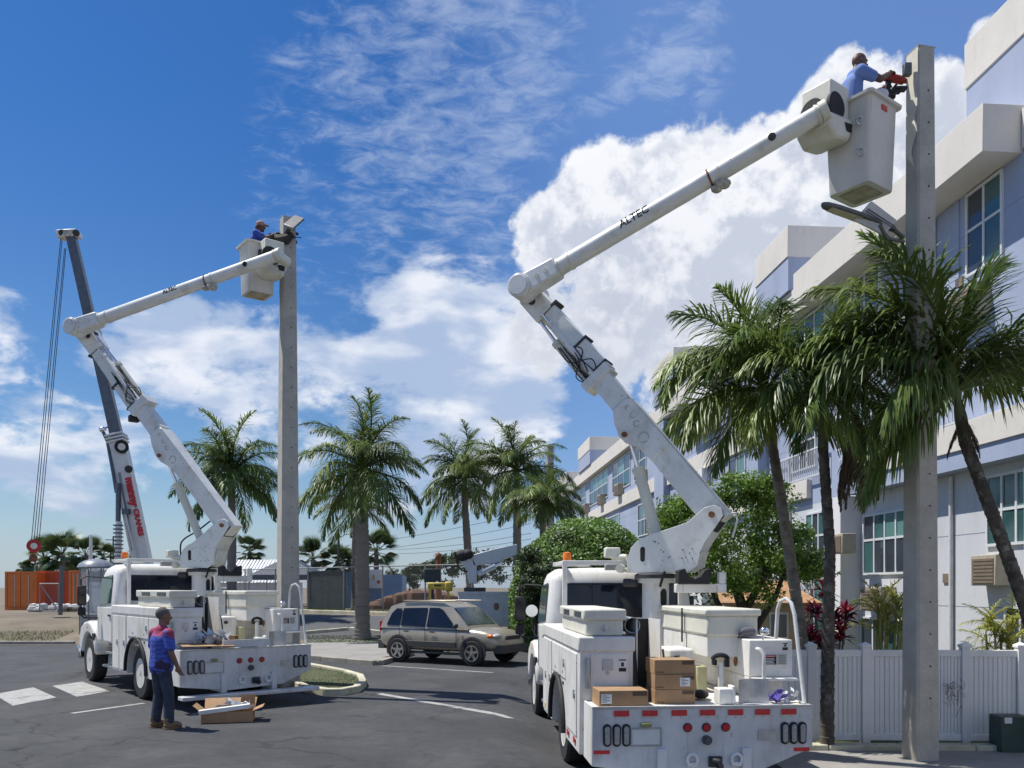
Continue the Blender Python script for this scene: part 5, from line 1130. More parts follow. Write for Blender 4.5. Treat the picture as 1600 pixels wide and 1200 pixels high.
# dry brown fronds hanging under the middle palm
dm = frond_mesh(1, -72, 14, 60, .26, .010, 1.2, 333, leafD)
for i in range(7): put('dead_frond', dm, mB, cB + Vector((.42 + random.uniform(-.1, .12), -.15, -.35 + random.uniform(-.15, .1))), (0, 0, R(random.uniform(0, 360))), (1.15, 1.15, 1.25))
q = MB(); q.tube([cB + Vector((0, 0, -.1)), cB + Vector((.25, -.1, -.15)), cB + Vector((.42, -.15, -.4))], .02, 6); q.build('flower_stalk', leafD, mB)
for i in range(3): put('dead_frond', dm, mC, cC + Vector((.05, -.1, -.35)), (0, R(-8), R(100 * i + 150)), (.55, .55, .6))
# small palm and far pole above the round hedge
t = thing('small_palm', 'dark feather palm rising behind the round clipped hedge', 'palm tree', (X(848, 34), 34, 0)); Hs = Z(788, 34)
trunk(t, [(0, 0, 0), (0, 0, Hs)], [.15, .12], trunkG, 0, 8); place_fronds(t, 'manila', (0, 0, Hs), 2.1, crown_list(20, [1, 2, 2, 3, 3, 4, 4, 5]))
pole('lamp_pole', 'distant concrete pole standing above the round hedge', X(859, 48), 48, 0, Z(697, 48), .5, .36, R(20), 3)
# areca palms behind the fence
def areca(px, pyc, d, n, L, label, m=0):
    t = thing('areca_palm', label, 'palm', (X(px, d), d, -.19), 0, 'yellowish palms behind the white fence'); H = Z(pyc, d) + .19
    q = MB(); st = []
    for i in range(n // 3): a = random.uniform(0, 6.28); r = random.uniform(.05, .22); tpp = (r * 1.6 * math.cos(a), r * 1.6 * math.sin(a), H * random.uniform(.75, 1)); st.append(tpp); MB().tube([(r * math.cos(a) * .5, r * math.sin(a) * .5, 0), tpp], [.03, .018], 6).build('stem', pm('yellow_green_stem', (.22, .24, .07), .6, var=.3), t)
    for i in range(n): s_ = st[i % len(st)]; place_fronds(t, 'areca', s_, L, [(random.choice([0, 1, 1, 2, 3]), random.uniform(0, 360), random.uniform(.8, 1.1))])
areca(1380, 950, 13.2, 27, .78, 'young yellow green palm in front of the ground floor windows'); areca(1566, 985, 13.3, 24, .8, 'young palm behind the fence at the right edge')
areca(1520, 1010, 13.6, 6, .4, 'tiny young palm just right of the square pole')
# red cordyline
def cordyline(px, d, hts, label):
    t = thing('cordyline', label, 'plant', (X(px, d), d, -.19)); rm = pm('crimson_leaf', (.55, .03, .09), .45, var=.45, scale=4, sub=.25, rnd=.2); dm_ = pm('dark_purple_leaf', (.05, .018, .025), .45, var=.4, scale=4, sub=.2)
    for j, (dx, py) in enumerate(hts):
        z = Z(py, d) + .19; MB().tube([(dx * .4, 0, 0), (dx, 0, z)], [.02, .015], 6).build('stem', trunkG, t)
        for m_, n_, l_, off in ((rm, 26, .34, 0), (dm_, 20, .36, -.10)):
            q = MB()
            for i in range(n_):
                a = random.uniform(0, 6.28); e_ = random.uniform(-.2, 1.2); dv = Vector((math.cos(a) * math.cos(e_), math.sin(a) * math.cos(e_), math.sin(e_))); c = Vector((dx, 0, z + off + random.uniform(-.05, .05))); sdv = dv.cross(Vector((0, 0, 1))).normalized() * .03; l = l_ * random.uniform(.7, 1.1)
                q.add([c, c + dv * l * .45 - sdv, c + dv * l - Vector((0, 0, l * .25)), c + dv * l * .45 + sdv], [(0, 1, 2, 3)])
            q.build('leaf_cluster', m_, t, smooth=0)
cordyline(1292, 13.3, [(-.18, 955), (-.05, 925), (.12, 965), (.22, 990), (-.28, 990), (.05, 1000), (.3, 960), (-.1, 1005)], 'crimson cordyline shrub behind the fence beside the dark palm trunk')
# leafy masses
def leaves(q, c, r, n, s, surf=.5, rd=random, zmin=-9, nd=None):
    for i in range(n):
        v = Vector((rd.gauss(0, 1), rd.gauss(0, 1), rd.gauss(0, 1))).normalized(); k = rd.uniform(surf, 1.0)
        p = Vector((c[0] + v.x * r[0] * k, c[1] + v.y * r[1] * k, c[2] + v.z * r[2] * k))
        if p.z < zmin: continue
        a = (v * .6 + Vector((rd.uniform(-1, 1), rd.uniform(-1, 1), rd.uniform(-.6, 1)))).normalized(); b = a.orthogonal().normalized(); cc = a.cross(b); th = rd.uniform(0, 6.28); b, cc = b * math.cos(th) + cc * math.sin(th), cc * math.cos(th) - b * math.sin(th); l = s * rd.uniform(.6, 1.3)
        q.add([p - b * l, p + cc * l * .45, p + b * l, p - cc * l * .45], [(0, 1, 2, 3)])
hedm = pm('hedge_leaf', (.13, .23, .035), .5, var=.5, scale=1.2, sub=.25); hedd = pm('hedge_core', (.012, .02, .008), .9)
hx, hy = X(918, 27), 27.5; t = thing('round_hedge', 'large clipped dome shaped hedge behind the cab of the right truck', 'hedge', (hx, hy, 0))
q = MB(); q.ell((0, 0, 1.6), (2.35, 1.9, 2.45), 24, 14); q.build('shade_core', hedd, t)  # near-black solid, painted as the shade between the leaves
q = MB(); rd = random.Random(3)
for i in range(46000):
    v = Vector((rd.gauss(0, 1), rd.gauss(0, 1) - .5, rd.gauss(0, 1))).normalized(); bump_ = 1 + .015 * math.sin(v.x * 9 + v.z * 5) + .012 * math.sin(v.z * 14 + v.y * 6); k = rd.uniform(.93, 1.02) * bump_
    p = Vector((v.x * 2.55 * k, v.y * 2.1 * k, 1.6 + v.z * 2.78 * k))
    if p.z < 0: continue
    a = (v * .8 + Vector((rd.uniform(-1, 1), rd.uniform(-1, 1), rd.uniform(-.6, 1)))).normalized(); b = a.orthogonal().normalized(); cc = a.cross(b); th = rd.uniform(0, 6.28); b, cc = b * math.cos(th) + cc * math.sin(th), cc * math.cos(th) - b * math.sin(th); l = .050 * rd.uniform(.6, 1.4)
    q.add([p - b * l, p + cc * l * .5, p + b * l, p - cc * l * .5], [(0, 1, 2, 3)])
q.build('foliage', hedm, t, smooth=0, kind='stuff')
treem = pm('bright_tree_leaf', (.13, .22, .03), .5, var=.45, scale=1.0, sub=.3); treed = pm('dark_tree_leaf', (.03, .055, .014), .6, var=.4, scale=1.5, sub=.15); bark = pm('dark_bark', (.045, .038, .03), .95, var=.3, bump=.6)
def tree(px, d, label, clumps, tr, leafm, ls=.05, name='leafy_tree', cnt=1400, z0=None):
    x = X(px, d); zb = gz(x, d) if z0 is None else z0; t = thing(name, label, 'tree', (x, d, zb)); rd = random.Random(int(px))
    q = MB()
    for pts, r in tr: q.tube([(a, b, c - zb) for a, b, c in pts], r, 8)
    q.build('trunk', bark, t)
    q = MB()
    for (a, py, rr) in clumps:
        c = Vector((X(a, d) - x, rd.uniform(-.7, .7), Z(py, d) - zb)); r = rr / F * d
        for j in range(7):
            o = Vector((rd.gauss(0, 1), rd.gauss(0, 1), rd.gauss(0, .8))).normalized() * r * rd.uniform(.35, .85); leaves(q, c + o * 1.15, (r * .75, r * .75, r * .50), int(cnt / 7), ls, .0, rd)
    q.build('crown', leafm, t, smooth=0); return t
dz = 18.5
tree(1165, dz, 'bright green leafy tree behind the turret of the right truck', [(1130, 785, 42), (1175, 780, 45), (1215, 800, 45), (1245, 840, 38), (1200, 860, 50), (1150, 850, 50), (1095, 830, 42), (1065, 800, 35), (1255, 880, 32), (1120, 900, 42), (1180, 905, 42), (1085, 880, 40), (1060, 850, 30), (1225, 890, 35), (1040, 815, 26), (1150, 765, 28), (1195, 770, 24)],
     [([(-.2, 0, 0), (-.05, 0, 1.6), (-.35, 0, 2.5), (-.8, .1, 3.1)], [.16, .13, .09, .04]), ([(-.05, 0, 1.5), (.4, -.1, 2.4), (.6, 0, 3.1)], [.1, .07, .03]), ([(.1, 0, 1.0), (.7, .1, 1.9), (.95, 0, 2.7)], [.09, .06, .03]), ([(-.1, 0, .9), (-.6, 0, 1.7), (-.9, 0, 2.4)], [.1, .07, .03])], treem, .045, cnt=2200)
# denser tree with dark leaves further back
tree(1180, 24, 'dark tree behind the leafy tree, over the tan house', [(1130, 930, 50), (1190, 900, 55), (1090, 900, 45), (1235, 880, 45)], [([(0, 0, 0), (.1, 0, 2.5)], [.2, .15]), ([(.1, 0, 1.3), (.9, 0, 2.4)], [.12, .07])], treed, .07, 'dark_tree', cnt=1500)
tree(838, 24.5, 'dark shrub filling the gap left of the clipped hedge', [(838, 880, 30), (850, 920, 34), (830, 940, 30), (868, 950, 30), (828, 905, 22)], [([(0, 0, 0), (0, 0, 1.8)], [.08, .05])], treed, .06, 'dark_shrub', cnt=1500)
# trees along the left skyline
far = pm('far_tree_leaf', (.075, .10, .045), .7, var=.4, scale=.8, sub=.2)
for (px, d, cl, lb) in ((700, 75, [(650, 890, 12), (668, 884, 14), (690, 880, 16), (712, 878, 17), (735, 876, 20), (758, 872, 22), (780, 870, 22), (676, 900, 16), (705, 900, 18), (740, 896, 20), (770, 895, 22)], 'line of scrubby trees beyond the fence above the silver car'),
                        (640, 80, [(620, 900, 12), (638, 896, 12), (610, 908, 10), (648, 906, 12)], 'low grey green bush behind the blue container')):
    tree(px, d, lb, cl, [([(0, 0, 0), (0, 0, 2)], [.2, .1])], far, .16, 'scrub_tree', cnt=700)
tree(46, 72, 'low dark bushes behind the leftmost orange container', [(30, 895, 10), (45, 890, 10), (60, 886, 12), (110, 884, 12), (150, 888, 12), (175, 888, 10)], [([(0, 0, 0), (0, 0, 2)], [.2, .1])], far, .14, 'scrub_tree', cnt=700)
q = MB()
for i in range(60):
    a = random.uniform(-1, 1); q.ell((a * 3.2, random.uniform(-1, 1), 0), (.7, .5, (1 - a * a) * 1.0 + .1), 7, 5)
o = q.build('dirt_mound', pm('red_brown_soil', (.13, .07, .045), .95, var=.4, fine=.4)); o.location = (X(660, 50), 50, .9); tag(o, 'reddish brown mound of soil behind the fence', 'mound')
# ================================================================ silver four wheel drive
silver = pm('silver_car_paint', (.40, .355, .28), .34, metal=.4, var=.06, scale=1.5, dirt=.25, dirtcol=(.22, .19, .15), coat=.5)
grey_pl = pm('grey_plastic', (.055, .055, .055), .6, var=.15)
def suv(loc, rz):
    t = thing('parked_suv', 'dusty silver four wheel drive parked beside the pavement', 'car', loc, rz)
    # local: +X forward, right side is -Y
    S_ = [(-1.98, .48, .86, .70), (-1.93, .40, .99, .80), (-1.6, .34, 1.02, .85), (-1.0, .32, 1.01, .86), (0, .32, .99, .86), (.75, .32, .97, .86), (1.05, .33, .97, .855), (1.45, .36, .94, .84), (1.75, .38, .88, .80), (1.96, .42, .76, .68), (2.02, .46, .62, .58)]
    rings = []
    for (x, zb, zt, hw) in S_:
        zs = [(.80, zb), (.97, zb + .10), (1.0, zb + (zt - zb) * .45), (.985, zb + (zt - zb) * .75), (.93, zt - .02), (.80, zt + .015), (.35, zt + .035)]
        r_ = [(x, hw * a, z) for a, z in zs]; rings.append([(x, -hw * a, z) for a, z in zs] + r_[::-1])
    n_ = 14; v = [p for r_ in rings for p in r_]; f = [(i * n_ + j, i * n_ + (j + 1) % n_, (i + 1) * n_ + (j + 1) % n_, (i + 1) * n_ + j) for i in range(len(rings) - 1) for j in range(n_)] + [tuple(range(n_ - 1, -1, -1)), tuple(range((len(rings) - 1) * n_, len(rings) * n_))]
    body = MB().add(v, f).build('body', silver, t, smooth=60)
    sb = body.modifiers.new('s', 'SUBSURF'); sb.levels = 2; sb.render_levels = 2
    # greenhouse
    gh = [(-1.88, .93, .74), (-1.80, 1.20, .70), (-1.62, 1.56, .64), (-1.3, 1.655, .60), (-.5, 1.70, .60), (.15, 1.66, .60), (.45, 1.55, .62), (1.02, 1.04, .72), (1.1, .96, .74)]
    top = [(x, z, w) for x, z, w in gh]
    q = MB(); rings = []
    for x, z, w in gh: rings.append([(x, -w - (1.0 - 0) * 0 - .09 * max(0, min(1, (1.68 - z) / .7)), z), (x, -w * .6, z + .012), (x, w * .6, z + .012), (x, w + .09 * max(0, min(1, (1.68 - z) / .7)), z)])
    v = [p for r_ in rings for p in r_]; f = [(i * 4 + j, i * 4 + j + 1, (i + 1) * 4 + j + 1, (i + 1) * 4 + j) for i in range(len(rings) - 1) for j in range(3)]
    # sides down to the belt line
    for sgn, j in ((-1, 0), (1, 3)):
        for i in range(len(rings) - 1):
            o = len(v); a, b_ = rings[i][j], rings[i + 1][j]; v += [a, b_, (b_[0], sgn * .83, .95), (a[0], sgn * .83, .95)]; f.append((o, o + 1, o + 2, o + 3))
    q.add(v, f).build('roof', silver, t, smooth=40)
    # glass: built a few millimetres proud of the shell, following its slope
    def side_y(z): return .60 + .09 * 0 + (.83 - .60) * (1 - (z - .95) / (1.69 - .95)) ** .9
    for sgn in (-1, 1):
        for poly in ([(-1.66, 1.04), (-1.22, 1.03), (-1.22, 1.50), (-1.40, 1.50), (-1.55, 1.36)], [(-1.16, 1.03), (-.34, 1.01), (-.34, 1.53), (-1.16, 1.51)], [(-.27, 1.01), (.72, 1.00), (.58, 1.12), (.20, 1.47), (.05, 1.53), (-.27, 1.53)]):
            pts = []
            for x, z in poly:
                # where the shell is at this height, interpolated between belt and roof edge
                zt = 1.6; zt = max(1.2, min(1.66, 1.66)); w_ = .60 + .01; y = .83 + (w_ - .83) * (z - .95) / (zt - .95); pts.append((x, sgn * (y + .018), z))
            MB().poly(pts, (0, sgn * .008, 0)).build('side_window', glassd, t)
        for x0 in (-1.18, -.30, .73):   # door shut lines
            MB().bx(x0 - .006, x0 + .006, sgn * .862 - .006, sgn * .862 + .002, .42, .98).build('door_gap', dark, t)
        for x0 in (-1.02, -.14): MB().bx(x0, x0 + .16, sgn * .875 - .012, sgn * .875 + .012, .86, .90).build('door_handle', dark, t, bevel=.008)
        MB().bx(-1.12, .70, sgn * .868 - .012, sgn * .868 + .012, .46, .62).build('side_moulding', grey_pl, t, bevel=.01)
        MB().bx(-1.2, .6, sgn * .63 - .02, sgn * .63 + .02, 1.70, 1.735).build('roof_rail', silver, t, bevel=.01)
        q = MB(); q.ell((.78, sgn * .96, 1.06), (.07, .10, .07)); q.build('wing_mirror', grey_pl, t)
        q = MB(); q.ell((1.86, sgn * .62, .80), (.12, .16, .075), 12, 8); q.build('headlight', pm('headlamp_glass', (.45, .45, .42), .12, spec=.8), t); q = MB(); q.ell((1.74, sgn * .765, .80), (.10, .05, .055)); q.build('indicator', orange, t)
        q = MB(); q.ell((2.0, sgn * .55, .46), (.03, .08, .06)); q.build('fog_lamp', dark, t)
        q = MB(); q.bx(-1.97, -1.9, sgn * .74 - .03, sgn * .74 + .03, .85, 1.15); q.build('tail_light', redm, t, bevel=.02)
        for wx in (-1.22, 1.25):
            q = MB(); q.poly([(wx + .41 * math.cos(R(a)), sgn * .855, .37 + .41 * math.sin(R(a))) for a in range(-20, 201, 20)], (0, sgn * .020, 0)); q.build('wheel_arch', grey_pl, t)
            q = MB(); q.poly([(wx + .365 * math.cos(R(a)), sgn * .874, .36 + .365 * math.sin(R(a))) for a in range(-30, 211, 20)], (0, sgn * .006, 0)); q.build('painted_arch_shade', black, t)  # black disc painted as the shaded hollow behind the wheel
    for wx in (-1.22, 1.25):
        for sgn in (-1, 1):
            w_ = bpy.data.objects.new('wheel', None); COL.objects.link(w_); w_.parent = t; y = sgn * .80; r = .34
            MB().lathe((wx, y, r), [(.2, -.1), (r * .92, -.1), (r, -.07), (r, .07), (r * .93, .10), (r * .62, .105), (.2, .09), (.2, -.1)], 28, (0, 1, 0), cap=False).build('tyre', tyrem, w_)
            q = MB(); q.lathe((wx, y, r), [(.218, sgn * .085), (.215, sgn * .108), (.195, sgn * .10), (.19, sgn * .06), (0.001, sgn * .06)], 28, (0, 1, 0)); q.build('rim', dark, w_)
            q = MB(); q.lathe((wx, y, r), [(.218, sgn * .10), (.218, sgn * .112), (.19, sgn * .112), (.19, sgn * .10), (.218, sgn * .10)], 28, (0, 1, 0), cap=False)
            for i in range(5):
                a = R(72 * i + 18); ca, sa = math.cos(a), math.sin(a); q.poly([(wx + ca * .03 - sa * .04, y + sgn * .085, r + sa * .03 + ca * .04), (wx + ca * .2 - sa * .028, y + sgn * .095, r + sa * .2 + ca * .028), (wx + ca * .2 + sa * .028, y + sgn * .095, r + sa * .2 - ca * .028), (wx + ca * .03 + sa * .04, y + sgn * .085, r + sa * .03 - ca * .04)], (0, sgn * .018, 0))
            q.cyl((wx, y + sgn * .08, r), (wx, y + sgn * .118, r), .045); q.build('alloy_spokes', pm('alloy', (.42, .40, .37), .35, metal=.7, dirt=.3), w_)
    # windscreen and rear screen
    q = MB(); q.poly([(.98, -.70, 1.07), (.98, .70, 1.07), (.49, .58, 1.525), (.49, -.58, 1.525)], (.016, 0, .016)); q.build('windscreen', pm('hazy_windscreen', (.06, .08, .08), .10, var=.5, scale=2, spec=.8), t)
    q = MB(); q.poly([(-1.835, -.62, 1.12), (-1.835, .62, 1.12), (-1.64, .56, 1.5), (-1.64, -.56, 1.5)], (-.012, 0, 0)); q.build('rear_screen', glassd, t)
    q = MB(); q.bx(1.80, 2.06, -.70, .70, .34, .56).bx(-2.03, -1.80, -.76, .76, .36, .62); q.bx(-1.6, 1.6, -.80, -.76, .27, .34).bx(-1.6, 1.6, .76, .80, .27, .34); q.build('bumper', grey_pl, t, bevel=.04)
    q = MB(); q.bx(1.97, 2.02, -.36, .36, .70, .80); q.build('grille', dark, t, bevel=.01)
    return t
wf = G(742, 1042); wr = G(620, 1035); ang = math.atan2((wf - wr).y, (wf - wr).x); mid = (wf + wr) / 2; nrm = Vector((-math.sin(ang), math.cos(ang), 0)) * .82; base = mid + nrm
suv((base.x, base.y, .014), ang)
# ================================================================ service truck with a small crane
blw = pm('bluish_white_paint', (.50, .54, .60), .4, var=.08, dirt=.2, dirtcol=(.3, .3, .28))
sx0 = X(716, 29); t = thing('service_truck', 'white service truck with a folded loader crane behind the silver car', 'truck', (sx0, 29, 0), R(4))
MB().bx(0, 2.35, -.5, .5, .75, 1.90).build('service_body', blw, t, bevel=.02)
for i in range(3): MB().bx(.08 + i * .76, .80 + i * .76, -.515, -.498, .85, 1.78).build('locker_door', blw, t, bevel=.01)
q = MB(); q.bx(-.02, 2.38, -.53, -.45, 1.86, 1.96).bx(-.1, 0, -.45, .45, .8, 1.2); q.build('top_rail', blw, t)
q = MB(); q.ell((1.30, -.53, 1.45), (.09, .015, .13), 10, 8); q.build('round_badge', pm('brown_badge', (.22, .12, .08), .5), t)
for x in (.6, 2.0):
    w_ = emp('wheel', t); MB().lathe((x, -.3, .42), [(.2, -.12), (.40, -.12), (.42, 0), (.40, .12), (.2, .12)], 20, (0, 1, 0)).build('tyre', tyrem, w_); MB().lathe((x, -.42, .42), [(.22, 0), (.18, .02), (.05, .02)], 16, (0, 1, 0)).build('rim', steel, w_)
Ms = Matrix.Translation((sx0, 29, 0)) @ Matrix.Rotation(R(4), 4, 'Z'); Msi = Ms.inverted()
def sp(px, py, dy=0): return Msi @ P(px, py, 29 + dy)
q = MB(); q.poly([sp(733, 912), sp(745, 912), sp(745, 884), sp(736, 868), sp(724, 868), sp(717, 876), sp(727, 886)], (0, .35, 0)); q.build('crane_post', blw, t, bevel=.02)
q = MB(); q.bx(.2, .95, -.25, .35, 1.96, 2.10); q.build('crane_base', dark, t, bevel=.02)
q = MB(); q.poly([sp(735, 868), sp(740, 884), sp(775, 880), sp(808, 866), sp(808, 850), sp(770, 858)], (0, .25, 0)); q.build('crane_arm', blw, t, bevel=.02)
q = MB(); q.cyl(sp(747, 897), sp(774, 884), .10); q.build('crane_cylinder', blw, t); MB().cyl(sp(774, 884), sp(785, 879), .05).build('rod', chrome, t)
q = MB(); q.ell(sp(722, 868), (.28, .2, .20)); q.ell(sp(731, 866), (.2, .2, .18)); q.build('winch', black, t)
q = MB(); q.tube([sp(714, 872), sp(716, 884), sp(722, 892), sp(730, 893)], .03, 6); q.build('hose', black, t)
t = thing('yellow_barrier', 'yellow plastic barrier bar seen above the roof of the silver car', 'barrier', (X(687, 26), 26, 0)); yl = pm('yellow_plastic', (.50, .38, .05), .5, var=.2, dirt=.3)
zt = Z(910, 26); MB().bx(-.38, .22, -.06, .06, zt - .22, zt).build('bar', yl, t, bevel=.04); MB().bx(.16, .40, -.10, .10, zt - .28, zt + .03).build('end_block', yl, t, bevel=.06); q = MB(); q.bx(-.33, -.27, -.04, .04, 0, zt - .2).bx(.24, .30, -.04, .04, 0, zt - .26); q.build('leg', yl, t)
MB().bx(-.16, .05, -.064, -.0605, zt - .12, zt - .07).build('print', ink, t)
t = thing('dark_box_sign', 'dark square cabinet on a post behind the yellow barrier', 'cabinet', (X(676, 34), 34, .4)); MB().bx(-.33, .33, -.2, .2, Z(910, 34) - .4, Z(889, 34) - .4).build('cabinet', pm('dark_teal_paint', (.03, .045, .05), .6), t, bevel=.02); MB().bx(-.05, .05, -.05, .05, 0, Z(910, 34) - .4).build('post', dark, t); MB().cyl((.2, -.22, 1.9), (.2, -.2, 1.9), .06).build('lamp', chrome, t)
t = thing('rusty_stack', 'thin rusty exhaust pipe rising behind the dark cabinet', 'pipe', (X(685, 48), 48, .8)); MB().cyl((0, 0, 0), (0, 0, Z(872, 48) - .8), .22, .14, 10).build('pipe', rust, t); MB().ell((0, 0, Z(870, 48) - .8), (.18, .18, .25)).build('cap', rust, t)
# ================================================================ far background on the left
orm = pm('orange_container_paint', (.62, .165, .03), .55, var=.1, scale=1, dirt=.25, dirtcol=(.25, .07, .02)); orm2 = pm('red_orange_container_paint', (.46, .085, .03), .55, var=.12, scale=1, dirt=.3, dirtcol=(.2, .06, .03))
def container(label, x0, x1, d, z0, z1, mat, ribs=True, deep=2.4, door=False, name='shipping_container', grp='orange shipping containers'):
    t = thing(name, label, 'container', (x0, d, z0), 0, grp); w = x1 - x0; h = z1 - z0
    MB().bx(0, w, .06, deep, .06, h - .06).build('shell', mat, t)
    q = MB(); q.bx(-.02, .10, 0, .12, 0, h).bx(w - .1, w + .02, 0, .12, 0, h).bx(.1, w - .1, 0, .12, h - .12, h).bx(.1, w - .1, 0, .12, 0, .14); q.build('frame', mat, t)
    if ribs:
        n = max(3, int((w - .2) / .28)); me = MB().bx(0, .14, .025, .062, .14, h - .12).mesh('rib', mat)
        for i in range(n): put('rib', me, t, (.12 + i * (w - .24) / n, 0, 0))
    if door:
        for fx in (.12, w / 2 + .02):
            p = MB().bx(fx, fx + w / 2 - .14, .02, .05, .16, h - .14).build('door', mat, t); 
            for i in range(3): MB().bx(fx + .02, fx + w / 2 - .16, .005, .019, .3 + i * (h - .5) / 3, .36 + i * (h - .5) / 3).build('door_rib', mat, p)
            MB().cyl((fx + w / 4, 0, .2), (fx + w / 4, 0, h - .2), .02, n=6).build('lock_rod', steel, p)
    return t
zc0, zc1 = .8, Z(893, 48)
container('orange container with closed doors at the left edge', X(8, 48), X(56, 48), 48, zc0, zc1, orm, False, door=True)
container('red orange long side of a container behind the chain link gate', X(59, 49), X(107, 49), 49, zc0, Z(892, 49), orm2)
container('bright orange container end just left of the truck mirror', X(108, 47.5), X(126, 47.5), 47.5, zc0, Z(891, 47.5), orm, False, door=True)
bluc = pm('blue_container_paint', (.13, .27, .46), .6, var=.15, scale=1, dirt=.35, dirtcol=(.10, .14, .18))
container('light blue container behind the chain link fence between pole and car', X(560, 54), X(628, 54), 54, .7, Z(898, 54), bluc, True, name='blue_container', grp='far storage containers')
container('teal blue storage box behind the two palm trunks', X(537, 52), X(562, 52), 52, .7, Z(894, 52), pm('teal_paint', (.07, .15, .22), .6, var=.15, dirt=.3), True, name='blue_container', grp='far storage containers')
o = MB().bx(0, .9, 0, .02, 0, 1.2).build('notice_board', paperw); o.location = (X(577, 53.8), 53.8, Z(919, 53.8)); tag(o, 'pale notice board hanging on the light blue container', 'sign')
q = MB(); q.bx(.2, .35, -.004, -.001, .55, .85, pm('yellow_sign', (.6, .42, .05), .6)).bx(.5, .7, -.004, -.001, .3, .5, inkred); o2 = q.build('print', None, o)
# chain link fence
galv = pm('galvanised_pipe', (.26, .27, .28), .7, metal=.2, var=.15)
t = thing('chain_link_fence', 'long grey chain link fence on top of the bank behind the lane', 'fence', (0, 0, 0)); FH = 2.35
d_ = FB - FA; Lf = d_.length; dn = d_.normalized(); ang = math.atan2(dn.y, dn.x)
def fz(p): return gz(p.x, p.y)
N_ = 15
for i in range(N_ + 1): p = FA + d_ * i / N_; z = fz(p); MB().cyl((p.x, p.y, z - .1), (p.x, p.y, z + FH + .03), .04, n=8).build('post', galv, t)
for i in range(N_): p = FA + d_ * i / N_; q_ = FA + d_ * (i + 1) / N_; MB().cyl((p.x, p.y, fz(p) + FH), (q_.x, q_.y, fz(q_) + FH), .028, n=6).build('top_rail', galv, t)
q = MB(); st = .16; M2_ = int(Lf / st); k_ = FH / st
nrm = Vector((-dn.y, dn.x, 0)); 
for i in range(-int(k_), M2_):
    for sgn in (0, 1):
        s0 = max(0, i * st); s1 = min(Lf, i * st + FH)
        za = s0 - i * st; zb = s1 - i * st
        if sgn: za, zb = FH - za, FH - zb
        a = FA + dn * s0; b = FA + dn * s1; ga, gb = fz(a), fz(b); w = .0045
        A_ = Vector((a.x, a.y, ga + .02 + za)); B_ = Vector((b.x, b.y, gb + .02 + zb)); q.add([A_ - Vector((0, 0, w)), B_ - Vector((0, 0, w)), B_ + Vector((0, 0, w)), A_ + Vector((0, 0, w))], [(0, 1, 2, 3)])
q.build('wire_mesh', galv, t, kind='stuff', smooth=0)
# dark shade cloth tied to part of the fence
mesh_m = pm('shade_cloth', (.022, .038, .042), .9, var=.3, scale=2)
pa = None
def fpt(px, o=0):
    k = (px - 800) / F; t_ = (k * FA.y - FA.x) / (d_.x - k * d_.y); p = FA + d_ * t_ + nrm * o; return p
for a, b, lb in ((478, 538, 'dark green shade cloth tied to the chain link fence right of the tall pole'), ):
    p, r = fpt(a, .06), fpt(b, .06); v = []; n = 14
    for i in range(n + 1): c = p.lerp(r, i / n); w = .05 * math.sin(i * 2.3); v += [(c.x, c.y + w, fz(c) + .1), (c.x, c.y + w * .5, fz(c) + 1.2), (c.x, c.y, fz(c) + 2.2 - .04 * math.sin(i * 1.1) ** 2)]
    f = []
    for i in range(n): 
        for j in range(2): f.append((i * 3 + j, (i + 1) * 3 + j, (i + 1) * 3 + j + 1, i * 3 + j + 1))
    tag(MB().add(v, f).build('shade_cloth', mesh_m), lb, 'shade cloth')
g1 = [fpt(400, -1.2), fpt(640, -1.2), fpt(640, -.1), fpt(400, -.1)]
tag(grass_patch('bank_grass', 'weedy grass at the foot of the chain link fence', [(p.x, p.y) for p in g1], 9000, .28, 0), 'weedy grass at the foot of the chain link fence', 'grass')
g1 = [G(20, 985), G(130, 985), G(130, 1000), G(20, 1000)]
# white corrugated roof building and dark tent
roofm = pm('white_roof_sheet', (.62, .63, .64), .5, var=.06); t = thing('market_hall', 'low building with a white corrugated roof left of the tall pole', 'building', (X(340, 60), 60, .8)); W_ = X(440, 60) - X(340, 60)
MB().bx(0, W_, .3, 6, 0, 1.7).build('wall', lav, t)
me = MB().poly([(0, 0, 1.6), (.16, 0, 1.6), (.16, 3.2, 3.35), (0, 3.2, 3.35)], (0, 0, .05)).mesh('roof_sheet', roofm)
n = int(W_ / .24)
for i in range(n): put('roof_sheet', me, t, (i * .24, -.1, random.uniform(0, .03)), (0, 0, 0))
tentm = pm('dark_tent_cloth', (.035, .055, .085), .7, var=.2); t = thing('dark_tent', 'dark blue canopy tent behind the tall pole', 'tent', (X(441, 55), 55, .8)); hw = (X(492, 55) - X(388, 55)) / 2; ze = Z(898, 55) - .8; za = Z(866, 55) - .8
q = MB(); ap = (0, 2, za); c4 = [(-hw, 0, ze), (hw, 0, ze), (hw, 4, ze), (-hw, 4, ze)]; q.add(c4 + [ap], [(0, 1, 4), (1, 2, 4), (2, 3, 4), (3, 0, 4)]); q.build('canopy', tentm, t, smooth=0)
for (a, b, c) in c4: MB().cyl((a, b, 0), (a, b, c), .04, n=6).build('leg', galv, t)
q = MB(); q.bx(-hw, hw, -.01, .01, ze - .35, ze - .02); q.build('valance', tentm, t)
